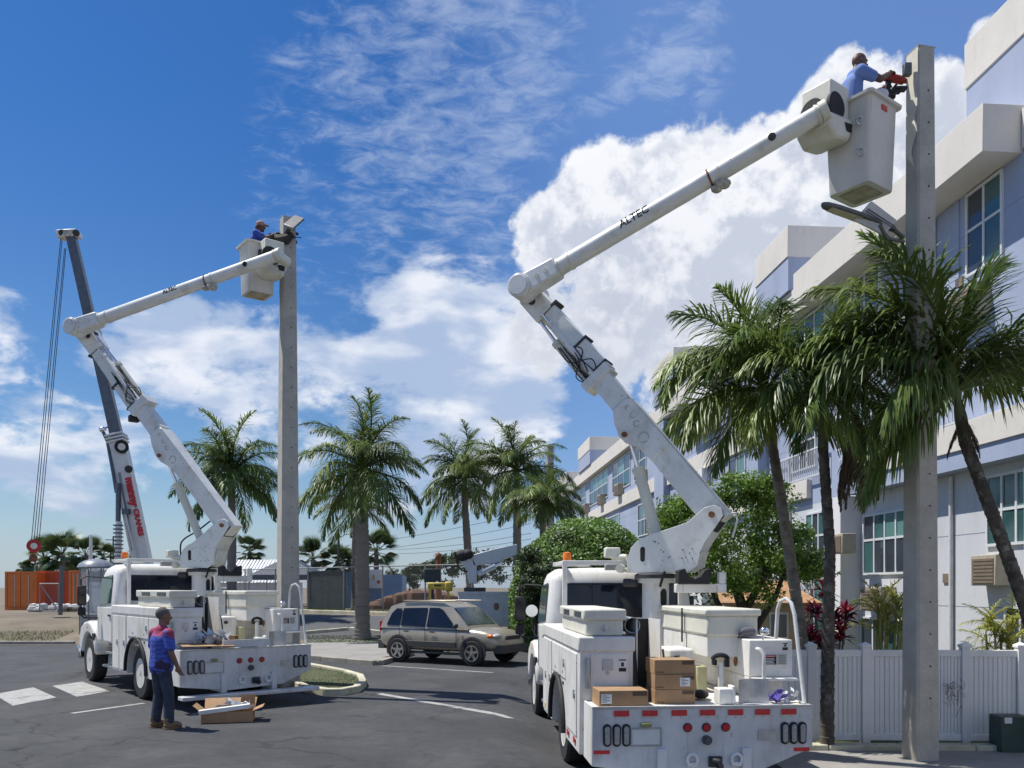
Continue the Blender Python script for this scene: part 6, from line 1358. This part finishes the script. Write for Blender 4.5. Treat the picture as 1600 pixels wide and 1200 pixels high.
# glazed kiosk with domed roof
t = thing('domed_kiosk', 'round glazed kiosk with a grey domed roof left of the truck mirror', 'kiosk', (X(150, 33), 33, gz(-16, 33))); zt = Z(887, 33) - gz(-16, 33)
q = MB(); q.lathe((0, 0, zt), [(.66, -.02), (.68, .02), (.60, .16), (.42, .27), (.2, .33), (.02, .36)], 24); q.build('dome_roof', pm('grey_dome', (.22, .24, .27), .35, var=.2), t)
for i in range(8): a = i * math.pi / 4; MB().cyl((.6 * math.cos(a), .6 * math.sin(a), 0), (.6 * math.cos(a), .6 * math.sin(a), zt), .03, n=6).build('post', galv, t)
q = MB(); q.lathe((0, 0, 0), [(.56, 0), (.56, .8), (.02, .8)], 20); q.build('base_wall', pm('kiosk_grey', (.32, .33, .33), .5, var=.3), t)
gl = bpy.data.materials.new('clear_glass'); gl.use_nodes = True; b_ = gl.node_tree.nodes['Principled BSDF']; b_.inputs['Base Color'].default_value = (.75, .8, .8, 1); b_.inputs['Alpha'].default_value = .35; b_.inputs['Roughness'].default_value = .08
q = MB(); n = 20; v = []; 
for i in range(n): a = 2 * math.pi * i / n; v += [(.57 * math.cos(a), .57 * math.sin(a), .82), (.57 * math.cos(a), .57 * math.sin(a), zt - .03)]
q.add(v, [(2 * i, 2 * ((i + 1) % n), 2 * ((i + 1) % n) + 1, 2 * i + 1) for i in range(n)]); q.build('glass', gl, t)
# gate frame and post
t = thing('chain_link_gate', 'chain link gate leaf with a diagonal brace before the orange containers', 'gate', (X(62, 40), 40, .8)); w = X(92, 40) - X(62, 40); h = Z(912, 40) - .8
for a, b in (((0, 0, .1), (0, 0, h)), ((w, 0, .1), (w, 0, h)), ((0, 0, h), (w, 0, h)), ((0, 0, .15), (w, 0, .15)), ((0, 0, h), (w, 0, .15))): MB().cyl(a, b, .03, n=6).build('frame_tube', galv, t)
q = MB()
for i in range(-12, 12):
    for s_ in (0, 1):
        x0 = i * .12; a = max(0, x0); b = min(w, x0 + h)
        if b <= a: continue
        z0 = a - x0; z1 = b - x0
        if s_: z0, z1 = h - z0, h - z1
        q.add([(a, 0, z0 - .004), (b, 0, z1 - .004), (b, 0, z1 + .004), (a, 0, z0 + .004)], [(0, 1, 2, 3)])
q.build('wire_mesh', galv, t, kind='stuff', smooth=0)
tag(MB().cyl((X(94, 39.5), 39.5, .7), (X(97, 39.5), 39.5, Z(884, 39.5)), .10, .10, 10).build('gate_post', pm('dark_grey_post', (.10, .11, .13), .6)), 'thick dark gate post before the orange containers', 'post')
q = MB()
for i in range(50): q.ell((X(random.uniform(60, 135), 45), 45 + random.uniform(-1, 1), .85 + random.uniform(0, .25)), (.3, .2, random.uniform(.08, .25)), 6, 4)
o = q.build('rubble', pm('pale_rubble', (.45, .44, .42), .9, var=.3), kind='stuff'); tag(o, 'pale rubble piled in front of the orange containers', 'rubble')
tag(MB().cyl((X(141, 60), 60, .8), (X(142, 60), 60, Z(836, 60)), .22, .10, 10).build('white_mast', whiteb), 'white mast standing behind the domed kiosk', 'mast')
wood = pm('pole_wood', (.09, .085, .08), .9, var=.2)
def upole(px, py, d, label, arms=True, r=.14):
    t = thing('utility_pole', label, 'pole', (X(px, d), d, .8), 0, 'utility poles'); h = Z(py, d) - .8; MB().cyl((0, 0, -.1), (0, 0, h), r, r * .7, 8).build('shaft', wood, t)
    if arms:
        for k_ in (.5, 1.4): MB().bx(-1.0, 1.0, -.05, .05, h - k_, h - k_ + .1).build('crossarm', wood, t)
    return t
upole(173, 852, 95, 'thin utility pole with crossarms left of the truck cab'); upole(177, 838, 105, 'taller utility pole behind the thin one at the truck cab', True); upole(364, 858, 110, 'tiny utility pole seen right of the boom cylinder base')
t = upole(529, 834, 62, 'street lamp pole with an arm between the fan palms', False, .12); h = Z(834, 62) - .8; q = MB(); q.tube([(0, 0, h - .3), (.5, 0, h - .05), (1.3, 0, h + .05)], .04, 6); q.build('lamp_arm', galv, t); MB().bx(1.2, 1.75, -.1, .1, h, h + .1).build('lamp_head', lampm, t, bevel=.02)
def wire(a, b, sag, label, r=.02):
    q = MB(); a = Vector(a); b = Vector(b); q.tube([a.lerp(b, i / 16) - Vector((0, 0, sag * 4 * (i / 16) * (1 - i / 16))) for i in range(17)], r, 4); tag(q.build('power_line', dark), label, 'cable', 'power lines across the left sky')
for (p0_, p1_, nm) in (((440, 862), (830, 800), 'uppermost power line crossing behind the royal palms'), ((440, 872), (830, 818), 'second power line crossing behind the royal palms'), ((560, 858), (830, 833), 'third power line down, right of the royal palm trunks'), ((560, 864), (830, 842), 'lowest power line above the trees over the silver car')): wire(P(*p0_, 90), P(*p1_, 70), .5, nm)
# ================================================================ mobile crane far behind the left truck
cw = pm('crane_white', (.68, .67, .64), .4, var=.05, dirt=.2, dirtcol=(.4, .33, .2)); cgd = pm('crane_grey_steel', (.09, .11, .14), .4, var=.2, metal=.3)
cd_ = 38.0; base = Vector((X(236, cd_), cd_, .75)); t = thing('mobile_crane', 'mobile crane with white and dark telescopic boom raised behind the left truck', 'crane', base)
def cp(px, py, dy=0): return P(px, py, cd_ + dy) - base
def beam(a, b, wa, wb, dep, nm, m, bev=.03, par=None):
    a = Vector(a); b = Vector(b); u = (b - a).normalized(); n_ = Vector((0, 1, 0)); w = n_.cross(u).normalized()
    def rg(c, h): return [c + w * h - n_ * dep, c - w * h - n_ * dep, c - w * h * .75 + n_ * dep, c + w * h * .75 + n_ * dep]
    return MB().frus(rg(a, wa), rg(b, wb)).build(nm, m, par or t, bevel=bev)
b0 = beam(cp(230, 905), cp(185, 688), .40, .36, .35, 'boom_section', cw); b1 = beam(cp(186, 692), cp(112, 368), .27, .20, .22, 'boom_extension', cgd)
beam(cp(213, 860), cp(192, 740), .06, .06, .38, 'boom_groove', pm('groove_grey', (.25, .26, .28), .5), 0)
for k_, s_ in ((0, .40), (5, .43), (10, .40)): beam(cp(186 - k_ * .24, 692 - k_), cp(185.3 - k_ * .24, 689 - k_), s_, s_, .42, 'collar', cw, .01)
q = MB(); q.cyl(cp(190, 698, -.5), cp(190, 698, -.35), .30, n=20); wd = q.build('reel_wheel', black, t); MB().cyl(cp(190, 698, -.53), cp(190, 698, -.5), .16, n=20).build('hub', cw, wd)
q = MB(); q.cyl(cp(201, 733, -.45), cp(201, 733, -.36), .17, n=14); q.build('sheave', dark, t)
hd = beam(cp(93, 369), cp(124, 366), .18, .14, .3, 'boom_head', cw)
for px in (97, 104, 112, 119): MB().cyl(cp(px, 364, -.32), cp(px, 364, .32), .15, n=12).build('sheave', dark if px % 2 else steel, hd)
# searchlight arm, side mast and stowed jib
q = MB(); q.cyl(cp(184, 905, -.6), cp(185, 755, -.6), .11); q.build('jib_mast', cgd, t); q = MB(); q.cyl(cp(184.5, 905, -.62), cp(185.5, 815, -.62), .14); q.build('mast_sleeve', cw, t)
q = MB()
for i in range(12): z = cp(184.8, 822 + i * 6, -.62); q.bx(z.x - .16, z.x + .16, z.y - .16, z.y + .16, z.z, z.z + .06)
q.build('rung', cgd, t, kind='stuff')
q = MB(); q.tube([cp(160, 672, -.3), cp(168, 690, -.3), cp(178, 745, -.4), cp(182, 770, -.4)], .08, 6); q.build('jib_arm', cgd, t); q = MB(); q.ell(cp(160, 671, -.3), (.16, .12, .14)); q.tube([cp(160, 671, -.3), cp(168, 668, -.3)], .06, 6); q.build('search_light', chrome, t)
q = MB(); q.cyl(cp(186, 762, -.5), cp(214, 880, -.5), .05, n=6); q.build('cable_rail', cw, t); q = MB(); z = cp(197, 800, -.5); q.bx(z.x - .16, z.x + .16, z.y - .1, z.y + .1, z.z - .1, z.z + .14); q.build('cable_box', cgd, t)
# lettering runs down the boom
ba_ = (cp(224, 905) - cp(179, 688)); dirn = -ba_.normalized() * -1
letter('manny', .50, inkred, t, cp(206, 768, -.40) + Vector((0, -.02, 0)), Vector((.207, 0, -1)), (0, -1, 0), depth=.01, bold=.03); letter('·', .5, ink, t, cp(211, 792, -.40), Vector((.207, 0, -1)), (0, -1, 0), depth=.01)
letter('CRANES', .34, inkred, t, cp(216, 816, -.42), Vector((.207, 0, -1)), (0, -1, 0), depth=.01, bold=.015)
q = MB(); q.bx(-2.5, 3.2, -1.2, 1.2, .55, 1.35); q.build('chassis', cw, t, bevel=.05); q = MB(); q.bx(-.3, 1.9, -1.1, 1.1, 1.36, 2.1); q.build('superstructure', cw, t, bevel=.08); q = MB(); q.bx(-2.4, -1.2, -1.15, 1.15, 1.36, 2.2); q.build('cab', cw, t, bevel=.1); q = MB(); q.bx(-2.3, -1.3, -1.17, -1.152, 1.6, 2.05); q.build('window', glassd, t)
for x in (-1.8, -.3, 1.4, 2.6):
    for y in (-1.0, 1.0): w_ = emp('wheel', t); MB().lathe((x, y, .5), [(.25, -.18), (.5, -.18), (.52, 0), (.5, .18), (.25, .18)], 20, (0, 1, 0)).build('tyre', tyrem, w_); MB().lathe((x, y, .5), [(.28, -.19), (.1, -.15)], 14, (0, 1, 0)).build('rim', steel, w_)
# hoist ropes and hook block
for a, b in (((95, 372), (49, 846)), ((97, 374), (53, 846)), ((101, 388), (57, 846)), ((103, 388), (61, 846))): q = MB(); q.tube([cp(*a, -.2), cp(*b, -.2)], .016, 4); q.build('hoist_rope', dark, t)
hk = emp('hook_block', t); q = MB(); q.cyl(cp(53, 853, -.35), cp(53, 853, -.05), .30, n=20); q.build('block_sheave', redm, hk); q = MB(); q.cyl(cp(53, 853, -.38), cp(53, 853, -.35), .14, n=16); q.build('hub', cw, hk)
q = MB(); z = cp(52, 861, -.2); q.bx(z.x - .1, z.x + .1, z.y - .1, z.y + .1, z.z - .12, z.z + .1); q.ell(cp(52, 872, -.2), (.2, .12, .18)); q.build('hook_body', rust, hk); q = MB(); c = cp(51, 880, -.2); q.tube([c + Vector((.12 * math.cos(a), 0, .12 * math.sin(a))) for a in [R(90 - 30 * i) for i in range(9)]], .04, 6); q.build('hook', dark, hk)
# tan house and backdrop behind the right truck
tan = pm('tan_render', (.42, .33, .22), .85, var=.1); t = thing('tan_house', 'low tan house with a tiled roof seen under the leafy tree', 'house', (X(1190, 22), 22, 0)); zt = Z(945, 22)
MB().bx(-.9, 1.2, 0, 3, 0, zt).build('wall', tan, t); q = MB(); q.poly([(-1.2, -.3, zt), (1.5, -.3, zt), (1.1, 1.5, zt + .6), (-.8, 1.5, zt + .6)], (0, 0, .06)); q.build('roof', pm('clay_roof', (.35, .20, .10), .8, var=.2), t)
for x in (-.6, .2): w_ = MB().bx(x, x + .5, -.03, 0, zt - .9, zt - .2).build('window', fram, t); MB().bx(x + .05, x + .45, -.05, -.031, zt - .85, zt - .25).build('pane', pane_d, w_)
# ================================================================ people
skin = pm('skin_dark', (.11, .055, .035), .55, var=.1, scale=12); skin2 = pm('skin_brown', (.20, .105, .07), .55, var=.1, scale=12)
hairm = pm('greying_hair', (.10, .095, .09), .9, var=.4, scale=60); jean = pm('dark_jeans', (.035, .045, .07), .9, var=.35, scale=9, bump=.5, bscale=14); boots = pm('tan_boots', (.20, .13, .07), .8, var=.3)
def shirt_mat():
    m = bpy.data.materials.new('blue_shirt_red_print'); m.use_nodes = True; t = m.node_tree; b = t.nodes['Principled BSDF']; b.inputs['Roughness'].default_value = .8; L = t.links.new
    tc_ = t.nodes.new('ShaderNodeTexCoord'); sp_ = t.nodes.new('ShaderNodeSeparateXYZ'); L(tc_.outputs['Object'], sp_.inputs[0]); nz = t.nodes.new('ShaderNodeTexNoise'); nz.inputs['Scale'].default_value = 6; nz.inputs['Detail'].default_value = 6; L(tc_.outputs['Object'], nz.inputs['Vector'])
    def mth(op, a, b_=0.0):
        n = t.nodes.new('ShaderNodeMath'); n.operation = op
        for i, x in enumerate((a, b_)):
            if isinstance(x, (int, float)): n.inputs[i].default_value = x
            else: L(x, n.inputs[i])
        return n.outputs[0]
    def mx(f, a, b_):
        n = t.nodes.new('ShaderNodeMix'); n.data_type = 'RGBA'; L(f, n.inputs[0])
        for i, x in ((6, a), (7, b_)):
            if isinstance(x, tuple): n.inputs[i].default_value = (*x, 1)
            else: L(x, n.inputs[i])
        return n.outputs[2]
    z = mth('ADD', sp_.outputs[2], mth('MULTIPLY', nz.outputs[0], .22)); up_ = mth('MULTIPLY', mth('MULTIPLY', mth('GREATER_THAN', z, 1.47), mth('GREATER_THAN', nz.outputs[0], .40)), mth('LESS_THAN', sp_.outputs[1], .06)); low = mth('LESS_THAN', z, 1.20); bk_ = mth('LESS_THAN', sp_.outputs[1], .03); dk = mth('GREATER_THAN', nz.outputs[0], .57)
    st_ = mth('GREATER_THAN', mth('SINE', mth('MULTIPLY', z, 105)), .72); c = mx(up_, (.055, .10, .44), (.30, .035, .09)); c = mx(mth('MULTIPLY', mth('MULTIPLY', st_, bk_), mth('SUBTRACT', 1.0, up_)), c, (.03, .04, .16)); c = mx(mth('MULTIPLY', low, dk), c, (.03, .02, .06)); L(c, b.inputs['Base Color']); return m
def skin_obj(name, joints, edges, mat, parent, sub=2, voxel=0, extra=None, root=0, disp=0):
    """overlapping tapered limbs fused into one continuous surface"""
    q = MB(); rr = lambda j: (j[3] if isinstance(j[3], tuple) else (j[3], j[3]))
    for a, b_ in edges:
        A, B = Vector(joints[a][:3]), Vector(joints[b_][:3]); ra, rb = rr(joints[a]), rr(joints[b_]); L_ = (B - A).length; n = max(2, int(L_ / .03))
        if ra[0] != ra[1] or rb[0] != rb[1]:
            if abs((B - A).normalized().z) > .6:
                rings = []
                for i in range(n + 1):
                    t_ = i / n; c = A.lerp(B, t_); rx = ra[0] + (rb[0] - ra[0]) * t_; ry = ra[1] + (rb[1] - ra[1]) * t_; rings += [(c.x + rx * math.cos(k * math.pi / 8), c.y + ry * math.sin(k * math.pi / 8), c.z) for k in range(16)]
                f = [(i * 16 + k, i * 16 + (k + 1) % 16, (i + 1) * 16 + (k + 1) % 16, (i + 1) * 16 + k) for i in range(n) for k in range(16)] + [tuple(range(15, -1, -1)), tuple(range(n * 16, n * 16 + 16))]
                if B.z < A.z: f = [tuple(reversed(g_)) for g_ in f]
                q.add(rings, f)
            else: m_ = min(ra[1], rb[1]); q.cyl(A, B, min(m_, ra[1]) * .8, m_ * .9, 14)
        else: q.cyl(A, B, ra[0], rb[0], 14)
    for j in joints:
        r_ = rr(j); q.ell(j[:3], (r_[0], r_[1], min(r_)), 16, 10)
    for x in (extra or []): q.add(x.v, x.f)
    me = q.mesh(name, mat); o = bpy.data.objects.new(name, me); COL.objects.link(o)
    r_ = o.modifiers.new('remesh', 'REMESH'); r_.mode = 'VOXEL'; r_.voxel_size = voxel or .01; r_.use_smooth_shade = True; c_ = o.modifiers.new('sm', 'SMOOTH'); c_.factor = .5; c_.iterations = disp or 3
    bpy.context.view_layer.update(); ev = o.evaluated_get(bpy.context.evaluated_depsgraph_get()); m2 = bpy.data.meshes.new_from_object(ev); bpy.data.objects.remove(o)
    m2.materials.clear(); m2.materials.append(mat); m2.name = name; m2.polygons.foreach_set('use_smooth', [True] * len(m2.polygons))
    # keep the one largest piece
    bm_ = bmesh.new(); bm_.from_mesh(m2); seen = set(); best = []
    for v0 in bm_.verts:
        if v0 in seen: continue
        st_ = [v0]; comp = []; seen.add(v0)
        while st_:
            x = st_.pop(); comp.append(x)
            for e_ in x.link_edges:
                y = e_.other_vert(x)
                if y not in seen: seen.add(y); st_.append(y)
        if len(comp) > len(best): best = comp
    bs = set(best); bmesh.ops.delete(bm_, geom=[x for x in bm_.verts if x not in bs], context='VERTS'); bm_.to_mesh(m2); bm_.free()
    o = bpy.data.objects.new(name, m2); COL.objects.link(o); o.parent = parent; return o
def fingers(w, d, side, mat=None):
    """five curled finger chains from a palm at w pointing along d"""
    w = Vector(w); d = Vector(d).normalized(); s_ = d.cross(Vector((0, 0, 1))) if abs(d.z) < .9 else Vector((0, 1, 0)); s_ = s_.normalized(); n_ = d.cross(s_); out_ = []
    for i, (o, l) in enumerate(((-.032, .072), (-.011, .082), (.011, .077), (.031, .060))):
        p = w + d * .085 + s_ * o; q = MB(); q.tube([w + d * .04 + s_ * o * .8, p, p + d * l * .45 + n_ * .010 * side, p + d * l * .75 + n_ * .03 * side, p + d * l * .8 + n_ * .05 * side], [.012, .0105, .010, .009, .006], 7); out_.append(q)
    q = MB(); q.tube([w + d * .02 - s_ * .025, w + d * .06 - s_ * .055, w + d * .095 - s_ * .062 + n_ * .02 * side], [.014, .012, .008], 7); out_.append(q); return out_
def head_parts(c, fdir, tilt=0):
    """skull, face, nose, ears around c; fdir is where the face looks"""
    f = Vector(fdir).normalized(); s_ = Vector((0, 0, 1)).cross(f).normalized(); u = f.cross(s_); M = Matrix((( s_.x, f.x, u.x, c[0]), (s_.y, f.y, u.y, c[1]), (s_.z, f.z, u.z, c[2]), (0, 0, 0, 1))); L = []
    q = MB(); q.ell((0, -.012, .03), (.076, .098, .10), 18, 12); q.ell((0, .022, -.035), (.060, .070, .085), 16, 10); q.xf(M); L.append(q)
    q = MB(); q.ell((0, .10, -.01), (.014, .022, .028), 8, 6); q.ell((.078, -.005, -.005), (.010, .02, .032), 8, 6); q.ell((-.078, -.005, -.005), (.010, .02, .032), 8, 6); q.ell((0, .083, -.06), (.026, .012, .012), 8, 6); q.ell((.032, .078, .028), (.026, .016, .01), 8, 6); q.ell((-.032, .078, .028), (.026, .016, .01), 8, 6); q.ell((0, .072, -.10), (.028, .02, .02), 8, 6); q.xf(M); L.append(q)
    return L, M
def eyes(M, t):
    for s_ in (-1, 1): q = MB(); q.ell((s_ * .03, .078, .008), (.014, .010, .008), 8, 6); q.xf(M); q.build('eye', pm('eye_white', (.5, .48, .45), .3), t)
def person(label, loc, rz, pose):
    t = thing('person', label, 'person', loc, rz); J = pose
    names = list(J['j'].keys()); jt = [J['j'][n] for n in names]; idx = {n: i for i, n in enumerate(names)}; ed = [(idx[a], idx[b]) for a, b in J['e']]
    hp, M = head_parts(J['head'], J['look']); ex = hp
    for (a, b, s_) in J['hands']: w = Vector(jt[idx[a]][:3]); e_ = Vector(jt[idx[b]][:3]); ex += fingers(w, (w - e_), s_); q = MB(); dd = (w - e_).normalized(); q.ell(w + dd * .045, (.036, .03, .045), 10, 7); ex.append(q)
    skin_obj('body', jt, ed, J['skin'], t, 2, .009, ex, idx['pelvis']); eyes(M, t)
    for (nm, js, es, m) in J['cloth']:
        ns = list(js.keys()); ix = {n: i for i, n in enumerate(ns)}; skin_obj(nm, [js[n] for n in ns], [(ix[a], ix[b]) for a, b in es], m, t, 2, .010, None, 0)
    return t, M
shirtm = shirt_mat()
# the man standing behind the left truck: local +Y is where he faces
j = dict(pelvis=(0, 0, .96, (.15, .11)), belly=(0, .01, 1.12, (.155, .12)), chest=(0, .0, 1.32, (.17, .115)), neckb=(0, .01, 1.47, .075), neck=(0, .02, 1.55, .055), skull=(0, .03, 1.62, .06),
         sl=(-.17, 0, 1.42, .065), el=(-.25, .02, 1.16, .046), wl=(-.24, .13, .95, .030), sr=(.17, 0, 1.42, .065), er=(.26, .0, 1.15, .046), wr=(.27, .10, .92, .030),
         hl=(-.09, 0, .90, .095), kl=(-.11, .03, .50, .062), al=(-.12, -.02, .09, .045), tl=(-.13, .13, .04, .04), hr=(.09, 0, .90, .095), kr=(.12, .05, .50, .062), ar=(.16, .03, .09, .045), tr=(.19, .18, .04, .04))
e_ = [('pelvis', 'belly'), ('belly', 'chest'), ('chest', 'neckb'), ('neckb', 'neck'), ('neck', 'skull'), ('chest', 'sl'), ('sl', 'el'), ('el', 'wl'), ('chest', 'sr'), ('sr', 'er'), ('er', 'wr'), ('pelvis', 'hl'), ('hl', 'kl'), ('kl', 'al'), ('al', 'tl'), ('pelvis', 'hr'), ('hr', 'kr'), ('kr', 'ar'), ('ar', 'tr')]
cl = [('shirt', dict(p=(0, 0, .92, (.205, .168)), b=(0, .01, 1.10, (.198, .160)), c=(0, 0, 1.30, (.20, .145)), n=(0, .01, 1.45, (.11, .095)), sl=(-.185, 0, 1.405, .085), el=(-.25, .01, 1.22, .075), sr=(.185, 0, 1.405, .085), er=(.255, .0, 1.21, .075)), [('p', 'b'), ('b', 'c'), ('c', 'n'), ('c', 'sl'), ('sl', 'el'), ('c', 'sr'), ('sr', 'er')], shirtm),
      ('trousers', dict(p=(0, 0, .97, (.165, .13)), hl=(-.09, 0, .84, .10), kl=(-.11, .03, .50, .082), al=(-.12, -.02, .13, .075), hr=(.09, 0, .84, .10), kr=(.12, .05, .50, .082), ar=(.16, .03, .13, .075)), [('p', 'hl'), ('hl', 'kl'), ('kl', 'al'), ('p', 'hr'), ('hr', 'kr'), ('kr', 'ar')], jean)]
g = G(252, 1139)
man, Mh = person('man in a blue and red shirt and dark jeans standing behind the left truck', (g.x, g.y, .014), R(-38), dict(j=j, e=e_, head=(.005, .04, 1.655), look=(.45, 1, -.12), hands=[('wl', 'el', 1), ('wr', 'er', 1)], cloth=cl, skin=skin2))
for (x, y, yy, a) in ((-.122, -.02, .10, 0), (.165, .03, .15, .2)):
    q = MB(); q.ell((x, y + .05, .055), (.055, .145, .055), 12, 8); q.cyl((x, y - .02, .06), (x, y - .02, .16), .055, .06); q.bx(x - .05, x + .05, y - .08, y + .18, 0, .022); q.build('boot', boots, man)
q = MB(); q.ell((0, -.024, .040), (.080, .102, .099), 16, 10); q.v = [v_ for v_ in q.v]; q.xf(Mh); q.build('hair', hairm, man)
# the workers in the buckets: local +Y is where they face
def worker(label, loc, rz, sk, bald, cap, sc_=1.0):
    j = dict(pelvis=(0, 0, .95, (.14, .10)), belly=(0, .02, 1.10, (.15, .115)), chest=(0, .03, 1.30, (.165, .11)), neckb=(0, .07, 1.45, .07), neck=(0, .10, 1.52, .055), skull=(0, .12, 1.58, .06),
             sl=(-.17, .06, 1.40, .065), el=(-.24, .28, 1.27, .045), wl=(-.13, .50, 1.36, .030), sr=(.17, .06, 1.40, .065), er=(.24, .30, 1.27, .045), wr=(.12, .48, 1.42, .030),
             hl=(-.09, 0, .88, .09), kl=(-.10, .03, .5, .06), al=(-.10, -.01, .09, .045), tl=(-.10, .12, .04, .04), hr=(.09, 0, .88, .09), kr=(.10, .03, .5, .06), ar=(.10, -.01, .09, .045), tr=(.10, .12, .04, .04))
    cl = [('shirt', dict(p=(0, 0, .93, (.165, .13)), b=(0, .02, 1.10, (.175, .14)), c=(0, .03, 1.29, (.19, .13)), n=(0, .06, 1.43, (.10, .09)), sl=(-.185, .06, 1.395, .085), el=(-.225, .19, 1.31, .07), sr=(.185, .06, 1.395, .085), er=(.225, .20, 1.31, .07)), [('p', 'b'), ('b', 'c'), ('c', 'n'), ('c', 'sl'), ('sl', 'el'), ('c', 'sr'), ('sr', 'er')], pm('light_blue_shirt', (.12, .20, .46), .8, var=.1, bump=.3) if bald else pm('royal_blue_shirt', (.02, .06, .32), .8, var=.15)),
          ('trousers', dict(p=(0, 0, .95, (.155, .12)), hl=(-.095, 0, .86, .105), kl=(-.10, .03, .50, .078), al=(-.10, -.01, .13, .07), hr=(.095, 0, .86, .105), kr=(.10, .03, .50, .078), ar=(.10, -.01, .13, .07)), [('p', 'hl'), ('hl', 'kl'), ('kl', 'al'), ('p', 'hr'), ('hr', 'kr'), ('kr', 'ar')], jean)]
    t, M = person(label, loc, rz, dict(j=j, e=e_, head=(0, .145, 1.615), look=(0, 1, -.10), hands=[('wl', 'el', 1), ('wr', 'er', 1)], cloth=cl, skin=sk)); t.scale = (sc_,) * 3
    for x in (-.10, .10): q = MB(); q.ell((x, .05, .05), (.05, .14, .05), 10, 6); q.build('boot', boots, t)
    if cap:
        q = MB(); q.ell((0, -.012, .062), (.088, .108, .085), 16, 8); q.ell((0, .115, .055), (.070, .075, .012), 14, 6); q.xf(M); q.build('cap', pm('pinkish_cap', (.34, .20, .17), .8, var=.15), t)
        q = MB(); q.ell((0, -.07, -.03), (.085, .06, .09), 12, 8); q.xf(M); q.build('neck_flap', pm('brown_cloth', (.09, .05, .04), .9), t)
    else:
        q = MB(); q.tube([Vector((-.26, .12, 1.36)), Vector((-.25, .16, 1.34))], .06, 10); 
    return t
b1c, b2c = bk1[0], bk2[0]
worker('worker in a blue shirt and cap standing in the bucket of the left truck', (b1c.x - .06, b1c.y, b1c.z + .02), R(-80), skin, False, True, .88)
worker('bald worker in a light blue shirt leaning over the rim of the right bucket', (b2c.x - .17, b2c.y - .05, b2c.z + .12), R(-84), skin, True, False)
# tools in their hands
def tool(label, M, mats, name='power_drill'):
    t = thing(name, label, 'drill'); t.matrix_world = M
    q = MB(); q.cyl((0, -.12, 0), (0, .10, 0), .045, n=14).cyl((0, .10, 0), (0, .17, 0), .03, .02, n=12).cyl((0, .17, 0), (0, .32, 0), .008, n=8); q.build('motor_housing', mats[0], t)
    q = MB(); q.bx(-.022, .022, -.10, -.04, -.17, -.02); q.build('handle', mats[1], t, bevel=.01); q = MB(); q.bx(-.045, .045, -.14, .02, -.24, -.17); q.build('battery', mats[2], t, bevel=.015)
    q = MB(); q.cyl((0, .06, 0), (-.16, .06, -.02), .014, n=8); q.build('side_grip', black, t)
    return t
wp = Matrix.Translation((b2c.x - .17, b2c.y - .05, b2c.z + .12)) @ Matrix.Rotation(R(-84), 4, 'Z') @ Vector((0, .64, 1.44))
tool('red and black cordless drill held by the bald worker', Matrix.Translation(wp) @ Matrix.Rotation(R(-84), 4, 'Z') @ Matrix.Rotation(R(-8), 4, 'X') @ Matrix.Scale(1.2, 4), (pm('drill_red', (.33, .02, .02), .4), black, black))
wp = Matrix.Translation((b1c.x - .06, b1c.y, b1c.z + .02)) @ Matrix.Rotation(R(-80), 4, 'Z') @ Vector((0, .57, 1.26))
tool('dark power drill held by the worker at the top of the tall pole', Matrix.Translation(wp) @ Matrix.Rotation(R(-80), 4, 'Z') @ Matrix.Scale(1.2, 4), (black, black, dark))
q = MB(); q.tube([wp + Vector((-.25, -.05, -.05)), wp + Vector((-.05, -.1, -.12)), wp + Vector((.1, -.1, -.1)), wp + Vector((.25, -.1, .0))], [.10, .12, .11, .05], 8); tag(q.build('cable_bundle', black), 'bundle of dark cable and gloves hanging over the rim of the left bucket', 'cable')
w2_ = P(1404, 144, 10.95); t = thing('lamp_bracket', 'black mounting bracket pressed against the pole in front of the bald worker', 'bracket', w2_)
q = MB(); q.bx(-.16, .02, -.03, .03, -.02, .03).bx(-.05, .10, -.05, .05, .02, .06).cyl((-.14, 0, -.02), (-.20, 0, -.14), .04, n=10); q.build('bracket_arm', black, t, bevel=.01); q = MB(); q.ell((-.25, -.05, -.05), (.10, .05, .07), 12, 8); q.build('white_glove', pm('white_glove_cloth', (.55, .56, .58), .8, var=.1), t)
